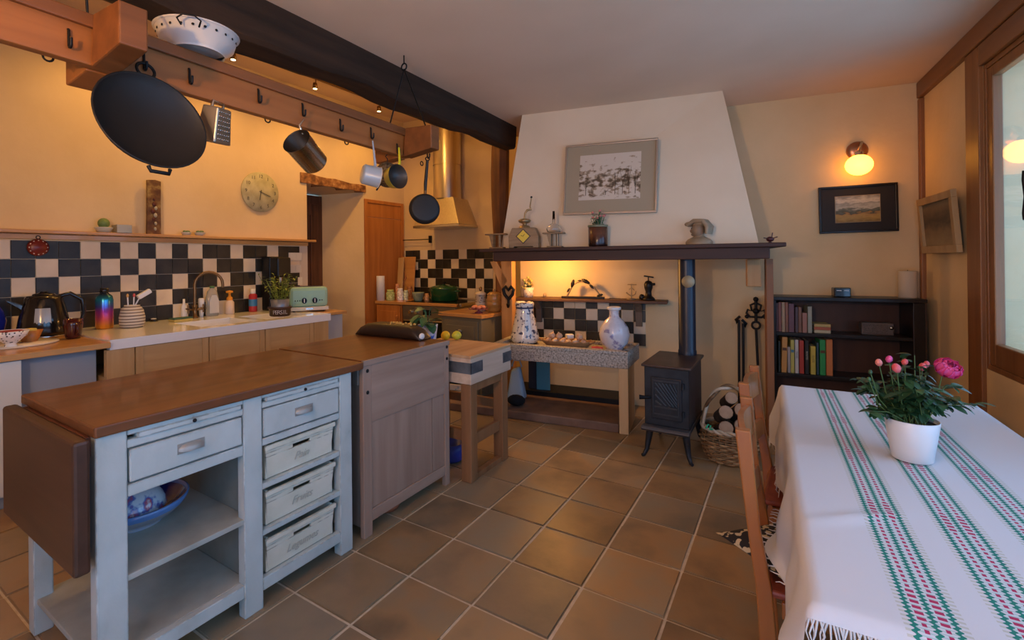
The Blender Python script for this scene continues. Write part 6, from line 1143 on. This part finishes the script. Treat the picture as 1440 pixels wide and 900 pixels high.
t = thing('radio', 'low grey fabric fronted radio on the upper bookshelf', 'radio', B_(Bu(1234, .2), .20, S1), BR); w = Bu(1257, .2)-Bu(1211, .2); part('body', M('radio_grey', (.11, .085, .075), .6), t, [(-w/2, w/2, 0, .08, 0, .095)], .008); part('grille', M('radio_grille', (.14, .11, .10), .8, c2=(.07, .055, .05), sc=200), t, [(-w/2*.9, w/2*.62, -.003, -.0005, .012, .083)], .002); b = MB(); b.lathe([(.014, 0), (.013, .01), (1e-5, .011)], n=16, mat=Matrix.Translation((w/2*.82, -.0005, .06)) @ Matrix.Rotation(PI/2, 4, 'X')); b.build('dial', steel, t)
t = thing('small_speaker', 'little black box with pale stripes standing on the bookcase', 'speaker', B_(Bu(1183, .18), .18, HB), BR+.05); part('body', black_p, t, [(-.055, .055, -.04, .04, 0, .075)], .008); part('stripe', white_m, t, [(-.04, -.008, -.0412, -.0402, .050, .055)], 0); part('stripe', white_m, t, [(.008, .04, -.0412, -.0402, .050, .055)], 0)
p = B_(Bu(1277, .14), .14, HB); k = size(p, 1); vess('pillar_candle', 'thick cream pillar candle on the bookcase by the corner', 'candle', p, 38*k, 21*k, [('wax', M('wax', (.50, .42, .32), .6), [(0, 0), (.97, 0), (1, .03), (1, .97), (.92, 1), (.8, .97), (0, .96)]), ('wick', iron, [(.04, .955), (.04, 1.02), (0, 1.03)])])
# black framed landscape below the wall lamp
def wallpic(name, lab, c4, line, fw, th, fm):
    cs = [Pl(x, y, *line) for x, y in c4]; d = Vector((line[1][0]-line[0][0], line[1][1]-line[0][1])); rz = math.atan2(d.y, d.x); ctr = sum(cs, Vector())/4; w = ((cs[1]-cs[0]).to_2d().length+(cs[2]-cs[3]).to_2d().length)/2; h = ((cs[3].z-cs[0].z)+(cs[2].z-cs[1].z))/2
    t = thing(name, lab, 'picture', ctr, rz); frame(t, w, h, fw, th, fm); return t, w, h
ln = offl(BA, BB, .012); t, w, h = wallpic('framed_landscape', 'small autumn landscape in a wide black mount and frame under the wall lamp', ((1151, 326.5), (1262.5, 327.5), (1263, 258.5), (1151.5, 262)), ln, .018, .016, M('frame_black', (.008, .006, .005), .3)); t.rotation_euler = (0, -.012, BR)
part('mount', M('mount_black', (.012, .008, .006), .6), t, [(-w/2+.017, w/2-.017, -.004, .006, -h/2+.017, h/2-.017)], 0)
sw, s_h = w*.56, h*.55; part('print_border', M('mount_line', (.30, .22, .12), .6), t, [(-sw/2-.004, sw/2+.004, -.0055, -.0041, -s_h/2-.004, s_h/2+.004)], 0); part('print', scene_mat('field', sw, s_h, 'field'), t, [(-sw/2, sw/2, -.007, -.0056, -s_h/2, s_h/2)], 0)
# picture on the right wall, tipped forward
RL = (tuple((RO+Vector((-math.sin(RR)*2, math.cos(RR)*2, 0)))[:2]), tuple(RO[:2])); ln = offl(*RL, .03)
cs = [Pl(x, y, *ln) for x, y in ((1304, 357), (1357, 354), (1352, 265), (1300, 281))]; ctr = sum(cs, Vector())/4; w = (cs[1]-cs[0]).to_2d().length*.98; h = ((cs[3].z-cs[0].z)+(cs[2].z-cs[1].z))/2
t = thing('framed_painting', 'brown woodland painting in a pale wooden frame hung beside the window', 'picture', ctr+Vector((-.02, 0, 0)), 0); t.rotation_euler = (.07, 0, RR-PI/2)
gold = wood('frame_gold', (.36, .22, .09), (.46, .30, .14), .45, 5, 2, .1); frame(t, w, h, .05, .022, gold); part('canvas', scene_mat('woodland', w-.09, h-.09, 'wood'), t, [(-w/2+.048, w/2-.048, -.004, .004, -h/2+.048, h/2-.048)], 0)
# ================================================================ TABLE, CLOTH, CHAIRS
TR = math.atan2(.079, 1.848); TL = Vector((.019, 1.09, 0)); TW, TLn, TH = .735, 1.825, .748
tb_ = thing('dining_table', 'long wooden dining table under a white striped cloth by the window', 'table', TL, TR); tw2 = wood('table_wood', (.20, .09, .035), (.30, .14, .06), .4, 5, 1, .1)
part('top', tw2, tb_, [(0.012, TW-.012, .012, TLn-.012, TH-.032, TH-.003)], .004)
for x in (.06, TW-.13):
    for y in (.06, TLn-.13): part('leg', tw2, tb_, [(x, x+.07, y, y+.07, 0, TH-.033)], .004)
for x in (.08, TW-.105): part('apron', tw2, tb_, [(x, x+.025, .13, TLn-.13, TH-.13, TH-.033)], .002)
# cloth: draped grid with folds
cl = thing('tablecloth', 'white fringed tablecloth with green and red woven bands on the dining table', 'tablecloth', TL, TR)
def cloth_mat():
    mt_ = bpy.data.materials.new('cloth_white'); mt_.use_nodes = True; N = mt_.node_tree.nodes; L = mt_.node_tree.links; bs = N['Principled BSDF']; bs.inputs['Roughness'].default_value = .85; bs.inputs['Base Color'].default_value = (.63, .64, .66, 1)
    tc = N.new('ShaderNodeTexCoord'); mp = N.new('ShaderNodeMapping'); mp.inputs['Scale'].default_value = (260, 260, 260); L.new(tc.outputs['Object'], mp.inputs[0]); n_ = N.new('ShaderNodeTexNoise'); n_.inputs['Scale'].default_value = 1.2; L.new(mp.outputs[0], n_.inputs['Vector']); bp_ = N.new('ShaderNodeBump'); bp_.inputs['Strength'].default_value = .08; bp_.inputs['Distance'].default_value = .002; L.new(n_.outputs['Fac'], bp_.inputs['Height']); L.new(bp_.outputs[0], bs.inputs['Normal'])
    # woven bands: colour by cloth coordinate (stored as UV: u across, v along, in metres)
    uvn = N.new('ShaderNodeUVMap'); sp = N.new('ShaderNodeSeparateXYZ'); L.new(uvn.outputs[0], sp.inputs[0])
    def mth(op, a, c=None, d=None):
        x = N.new('ShaderNodeMath'); x.operation = op
        for i, v in enumerate((a, c, d)):
            if v is None: continue
            if isinstance(v, (int, float)): x.inputs[i].default_value = v
            else: L.new(v, x.inputs[i])
        return x.outputs[0]
    U, V_ = sp.outputs[0], sp.outputs[1]; pitch = .143; uu = mth('SUBTRACT', U, .143); idx = mth('FLOOR', mth('DIVIDE', uu, pitch)); loc = mth('MULTIPLY', mth('SUBTRACT', uu, mth('MULTIPLY', idx, pitch)), .82)   # position inside one repeat; band is .075 wide
    wig = mth('MULTIPLY', mth('SINE', mth('MULTIPLY', V_, 2*PI/.0125)), .0022)
    def line(c, w, wob=1): return mth('LESS_THAN', mth('ABSOLUTE', mth('SUBTRACT', mth('ADD', loc, wig) if wob else loc, c)), w)
    green = mth('MAXIMUM', mth('MAXIMUM', line(.012, .0034), line(.0375, .0034)), line(.063, .0034))
    dash = mth('GREATER_THAN', mth('SINE', mth('MULTIPLY', V_, 2*PI/.017)), -.15)
    rep = mth('SINE', mth('MULTIPLY', V_, 2*PI/.40)); big_ = mth('GREATER_THAN', rep, .72); wr = mth('ADD', .0028, mth('MULTIPLY', big_, .0026))
    def red(c): return mth('MULTIPLY', mth('LESS_THAN', mth('ABSOLUTE', mth('SUBTRACT', loc, c)), wr), dash)
    reds = mth('MAXIMUM', red(.0245), red(.0505))
    teeth = mth('MULTIPLY', mth('MAXIMUM', mth('LESS_THAN', mth('ABSOLUTE', mth('SUBTRACT', loc, .003)), .005), mth('LESS_THAN', mth('ABSOLUTE', mth('SUBTRACT', loc, .072)), .005)), mth('GREATER_THAN', mth('SINE', mth('MULTIPLY', V_, 2*PI/.0125)), .1))
    fine = mth('MULTIPLY', mth('MULTIPLY', mth('GREATER_THAN', loc, .012), mth('LESS_THAN', loc, .063)), mth('GREATER_THAN', mth('SINE', mth('MULTIPLY', V_, 2*PI/.0085)), .35))
    ok = mth('MULTIPLY', mth('GREATER_THAN', idx, -.5), mth('LESS_THAN', idx, 2.5))
    def mix(f, a, c): x = N.new('ShaderNodeMix'); x.data_type = 'RGBA'; L.new(f, x.inputs[0]); (L.new(a, x.inputs[6]) if not isinstance(a, tuple) else setattr(x.inputs[6], 'default_value', (*a, 1))); x.inputs[7].default_value = (*c, 1); return x.outputs[2]
    col = mix(mth('MULTIPLY', mth('MULTIPLY', fine, ok), .45), (.63, .64, .66), (.12, .42, .36)); col = mix(mth('MULTIPLY', mth('MULTIPLY', teeth, ok), .55), col, (.42, .42, .28)); col = mix(mth('MULTIPLY', green, ok), col, (.008, .20, .15)); col = mix(mth('MULTIPLY', reds, ok), col, (.42, .02, .09)); L.new(col, bs.inputs['Base Color']); return mt_
nx, ny = 64, 100; dropL, dropR, dropF, dropN = .255, .22, .15, .018; vs = []; uvs = []; fs = []
def cloth(a, c):  # a across from the left edge, c along from the near edge (metres on the cloth)
    x, y, z = a, c, TH
    def edge(v, lim):  # wraps v past lim over a rounded edge
        r = .012
        if v <= lim-r: return v, 0.
        s = v-(lim-r)
        if s < r*PI/2: return lim-r+r*math.sin(s/r), r-r*math.cos(s/r)
        return lim, r+(s-r*PI/2)
    dzx = dzy = 0
    if a > TW/2: x, dzx = edge(a, TW)
    else: x, dzx = edge(-a, 0.0); x = -x
    if c > TLn/2: y, dzy = edge(c, TLn)
    else: y, dzy = edge(-c, 0.0); y = -y
    z = TH-max(dzx, dzy); ins = min(dzx, dzy)
    if dzx > .02:
        f = min(1, dzx/.15); s = -1 if a < TW/2 else 1; x += s*f*(.012+.018*math.sin(c*11+.6)+.010*math.sin(c*23)+.02*f*(math.sin(c*5)))
        if s < 0: x = min(x, -.003)
        else: x = max(x, TW+.003)
    if a < 0:                                   # the hem rests on the chair cushion where it meets it
        w_ = max(0, 1-((c-.70)/.30)**4); zm = .470+.046*w_
        if z < zm: x -= (zm-z)*1.1; z = zm
    if dzy > .02: f = min(1, dzy/.12); s = -1 if c < TLn/2 else 1; y += s*f*(.008+.010*math.sin(a*17)); y = max(y, TLn+.003) if s > 0 else min(y, -.003)
    if dzx == 0 and dzy == 0: z += .0016*math.sin(a*9+c*4)*math.sin(c*6+a*3)+.011*math.exp(-((c-.40-.75*(a-.1))/.016)**2)*max(0, 1-abs(a-.12)/.15)+.003*math.exp(-((c-.9-.3*a)/.02)**2)*max(0, 1-abs(a-.1)/.2); z = max(z, TH)
    return (x, y, z)
A0, A1, C0, C1 = -dropL, TW+dropR, -dropN, TLn+dropF
for j in range(ny+1):
    for i in range(nx+1):
        a, c = A0+(A1-A0)*i/nx, C0+(C1-C0)*j/ny; vs.append(cloth(a, c)); uvs.append((a, c))
for j in range(ny):
    for i in range(nx): q = j*(nx+1)+i; fs.append((q, q+1, q+nx+2, q+nx+1))
me = bpy.data.meshes.new('cloth'); me.from_pydata(vs, [], fs); me.polygons.foreach_set('use_smooth', [True]*len(fs)); ul = me.uv_layers.new(name='UVMap')
for l in me.loops: ul.data[l.index].uv = uvs[l.vertex_index]
cmat = cloth_mat(); me.materials.append(cmat); o = bpy.data.objects.new('cloth', me); COL.objects.link(o); o.parent = cl
b = MB(); rr = random.Random(21); frm = M('fringe_white', (.66, .64, .62), .9)
for i in range(150):
    a = TW*i/149; q = Vector(cloth(a, C0)); b.tube([q, q+Vector((rr.uniform(-.008, .008), -.006+rr.uniform(-.006, .004), -.022)), q+Vector((rr.uniform(-.014, .014), -.008+rr.uniform(-.008, .006), -.045-rr.uniform(0, .02)))], [.0022, .0016, .001], 4)
for i in range(70):
    c = C0+(C1-C0)*i/69; q = Vector(cloth(A0, c)); on_ = abs(c-.70) < .23; b.tube([q, q+(Vector((-.012, rr.uniform(-.006, .006), .001)) if on_ else Vector((rr.uniform(-.006, .006), rr.uniform(-.006, .006), -.02))), q+(Vector((-.022, rr.uniform(-.01, .01), .0)) if on_ else Vector((rr.uniform(-.01, .01), rr.uniform(-.01, .01), -.030)))], [.0022, .0016, .001], 4)
b.build('fringe', frm, cl, kind='stuff')
# chairs: local frame, y along the back, back at x=0, seat towards +x
def chair(name, pA_, pB_, lab):
    pa, pb2 = Vector(pA_), Vector(pB_); c = (pa+pb2)/2; d = (pb2-pa); w = d.length/2; rz = math.atan2(d.y, d.x)-PI/2; t = thing(name, lab, 'chair', (c.x, c.y, 0), rz, 'chairs along the table')
    HT = .90
    for s in (-1, 1):
        b = MB(); th_, dp_ = .032, .040; pr = [(.075, 0), (.055, .25), (.045, .45), (.025, .62), (-.004, HT), (.036, HT), (.058, .62), (.085, .45), (.10, .25), (.115, 0)]
        b.prism([(x-.008 if x < .12 else x, z) for x, z in pr], s*w-.016, s*w+.016, 'y'); b.build('back_post', chair_w, t, .004)
        part('front_leg', chair_w, t, [(.43, .47, s*w-.02, s*w+.02, 0, .43)], .003); part('side_rail', chair_w, t, [(.10, .43, s*w-.012, s*w+.012, .385, .43)], .002); part('stretcher', chair_w, t, [(.11, .43, s*w-.01, s*w+.01, .18, .21)], .002)
    for z0, z1, x in ((.775, .875, .012), (.60, .665, .032)):
        b = MB(); n = 8; vs = []
        for i in range(n+1):
            y = -w+.016+(2*w-.032)*i/n; bow = -.018*math.sin(PI*i/n); arch = .012*math.sin(PI*i/n); vs += [(x+bow, y, z0), (x+.018+bow, y, z0), (x+.018+bow-.006, y, z1+arch), (x+bow-.006, y, z1+arch)]
        b.raw(vs, [(i*4+j, i*4+(j+1) % 4, (i+1)*4+(j+1) % 4, (i+1)*4+j) for i in range(n) for j in range(4)]+[(0, 1, 2, 3), (n*4, n*4+1, n*4+2, n*4+3)]); b.build('back_slat', chair_w, t, .002)
    part('seat', M('seat_red', (.20, .035, .02), .5, c2=(.28, .06, .03), sc=20), t, [(.07, .48, -w-.005, w+.005, .431, .452)], .008); part('front_rail', chair_w, t, [(.437, .463, -w+.021, w-.021, .36, .43)], .002); part('back_rail', chair_w, t, [(.06, .08, -w+.017, w-.017, .385, .43)], .002)
    return t
ch = chair('dining_chair', (-.172, 2.193), (-.158, 2.564), 'orange brown wooden dining chair tucked under the table nearest the log basket')
c1 = chair('dining_chair', (-.132, 1.596), (-.150, 1.975), 'orange brown wooden dining chair with a patterned cushion tucked under the table')
cu = thing('seat_cushion', 'black cushion with cream leaf pattern on the wooden dining chair', 'cushion', (.03, 1.78, .462), .35); cm_ = M('cushion_print', (.012, .010, .012), .8, c2=(.52, .42, .26), sc=46, det=1, lo=.54, hi=.58)
b = MB(); n = 14; vs = []
for s in (1, -1):
    for j in range(n+1):
        for i in range(n+1):
            x, y = -1+2*i/n, -1+2*j/n; e = (1-x**4)*(1-y**4); pin = 1-.10*(1-x*x*y*y) if False else 1; vs.append((x*.172*(1-.07*(1-y*y)), y*.172*(1-.07*(1-x*x)), .029+s*.028*max(e, 0)**.5))
fs = []
for k in (0, 1):
    for j in range(n):
        for i in range(n): q = k*(n+1)**2+j*(n+1)+i; f = (q, q+1, q+n+2, q+n+1); fs.append(f if k == 0 else f[::-1])
b.raw(vs, fs, True); b.build('pad', cm_, cu)
cu.location = (.022, 1.787, .453); cu.rotation_euler = (0, 0, PI/4+.05)
# ================================================================ ROSE IN A WHITE POT
pr_ = Pz(1286, 652, TH); pc = Vector((pr_.x+.0, pr_.y+.035, TH+.004)); k = size(pc, 1)*.84; t = thing('potted_rose', 'pink miniature rose bush in a plain white pot on the tablecloth', 'plant', pc)
b = MB(); b.lathe([(1e-5, 0), (26*k, 0), (27*k, 1*k), (36*k, 66*k), (35*k, 67*k), (34*k, 66*k), (32.5*k, 58*k)], n=44); b.build('pot', M('pot_white', (.70, .70, .70), .35), t); b = MB(); b.lathe([(33*k, 60*k), (1e-5, 61*k)], n=32); b.build('soil', soil, t)
rl_ = [leafmesh(L_, W_, .2).mesh('leaf') for L_, W_ in ((.042, .024), (.034, .019))]; rg = M('rose_green', (.014, .050, .018), .42, c2=(.04, .10, .035), sc=6, rnd=.4)
for q in rl_: q.materials.append(rg)
rr = random.Random(31); b = MB(); tips = []
for i in range(38):
    a_ = rr.uniform(0, 2*PI); sp = rr.uniform(.15, 1.25); base = Vector((rr.uniform(-.03, .03), rr.uniform(-.03, .03), 60*k)); h_ = rr.uniform(.03, .20)*(1.2-.5*sp); tip = base+Vector((math.cos(a_)*sp*.125, math.sin(a_)*sp*.125, h_)); mid = base.lerp(tip, .5)+Vector((0, 0, .02)); b.tube([base, mid, tip], [.0022, .0018, .0013], 5); tips.append(tip)
    for j in range(6):
        f = .35+.65*j/5; q = base.lerp(mid, f*2) if f < .5 else mid.lerp(tip, f*2-1); az = rr.uniform(0, 2*PI)
        for dz in ((-.75, 0, .75) if j % 2 else (-.5, .5)): inst(rr.choice(rl_), 'leaf', t, q+Vector((math.cos(az)*.008, math.sin(az)*.008, 0)), (rr.uniform(-.35, .45), rr.uniform(-.3, .3), az+dz-PI/2), (rr.uniform(.7, 1.15),)*3)
b.build('stems', M('rose_stem', (.07, .12, .03), .5), t)
def petal(L_, W_, cup_):
    q = MB(); vs = []; fs = []; n_, m_ = 5, 4
    for i in range(n_+1):
        for j in range(m_+1):
            v = i/n_; u = -1+2*j/m_; w_ = W_*math.sin(PI*(.12+.70*v))**.7; vs.append((u*w_, L_*v*math.cos(cup_*v)-.10*L_*u*u, L_*v*math.sin(cup_*v)*.9+.25*w_*u*u))
    for i in range(n_):
        for j in range(m_): a = i*(m_+1)+j; fs.append((a, a+1, a+m_+2, a+m_+1))
    q.raw(vs, fs, True); return q.mesh('petal')
pk_ = M('rose_pink', (.62, .035, .19), .5, c2=(.72, .12, .30), sc=30); pm_ = petal(.024, .014, 1.1); pm_.materials.append(pk_)
def flower(loc, s, tilt, mat=None):
    e = bpy.data.objects.new('blossom', MB().ball((0, 0, .006), .007, 10).mesh('heart') if True else None); e.data.materials.append(mat or pk_); COL.objects.link(e); e.parent = t; e.location = loc; e.rotation_euler = tilt; e.scale = (s,)*3
    for ring, (cnt, el, sc_) in enumerate(((5, 1.15, .55), (6, .75, .8), (8, .35, 1.0), (8, .02, 1.12))):
        for i in range(cnt): inst(pm_, 'petal', e, (0, 0, .001*ring), (el, 0, 2*PI*i/cnt+ring*.5), (sc_,)*3, mat)
def above(x, y, dep=0.): # point over the pot at the pot's own distance
    n_ = Vector((FW.x, FW.y, 0)).normalized(); d = ray(x, y); pl = pc+n_*dep; return CAM+d*((pl-CAM).dot(n_)/d.dot(n_))-pc
flower(above(1325, 526, -.06), 1.9, (.75, .15, .3))
coral = M('rose_coral', (.62, .05, .06), .5, c2=(.70, .14, .14), sc=30); palep = M('rose_salmon', (.66, .20, .16), .5)
bud = MB(); bud.lathe([(1e-5, -.010), (.006, -.008), (.010, 0), (.009, .008), (.005, .014), (1e-5, .016)], n=10); bud = bud.mesh('rosebud'); bud.materials.append(coral)
for x, y, s, m_, dp2 in ((1236, 511, 1.0, palep, 0), (1250, 506, 1.0, pk_, .02), (1261, 519, 1.25, coral, -.05), (1272, 510, .9, coral, .0), (1297, 517, 1.1, coral, .03), (1303, 513, .9, coral, .05), (1224, 524, .6, rg, -.02), (1222, 534, .6, rg, -.02)):
    q = above(x, y, dp2); inst(bud, 'rosebud', t, q, (rr.uniform(-.3, .3), rr.uniform(-.3, .3), 0), (s*.95,)*3, m_)
    b = MB(); b.tube([Vector((q.x*.3, q.y*.3, 62*k)), Vector((q.x*.8, q.y*.8, q.z*.7)), q], [.002, .0018, .0015], 5); b.build('stem', MATS['rose_stem'], t)
q = above(1325, 526, -.06); b = MB(); b.tube([Vector((q.x*.3, q.y*.3, 62*k)), Vector((q.x*.8, q.y*.8, q.z*.7)), q], [.0024, .002, .0018], 5); b.build('stem', MATS['rose_stem'], t)
# unseen lamp with an open bowl, added behind the camera to warm the ceiling
t = thing('added_uplighter', 'unseen added tall brass uplighter lamp with an open glass bowl by the rear wall', 'lamp', (-.75, -.95, 0)); b = MB(); b.lathe([(1e-5, 0), (.15, 0), (.14, .02), (.02, .035), (1e-5, .035)], n=28); b.build('base', brass, t); b = MB(); b.cyl((0, 0, .03), (0, 0, 1.70), .012, n=10); b.build('pole', brass, t)
b = MB(); b.lathe([(.02, 1.70), (.10, 1.73), (.17, 1.80), (.165, 1.80), (.09, 1.745), (1e-5, 1.72)], n=28); b.build('bowl', white_m, t); b = MB(); b.ball((0, 0, 1.77), .03, 14); b.build('bulb', lit, t)
lamp('added_uplighter_light', 'POINT', (-.75, -.95, 1.86), 95, (1, .54, .17), .06)
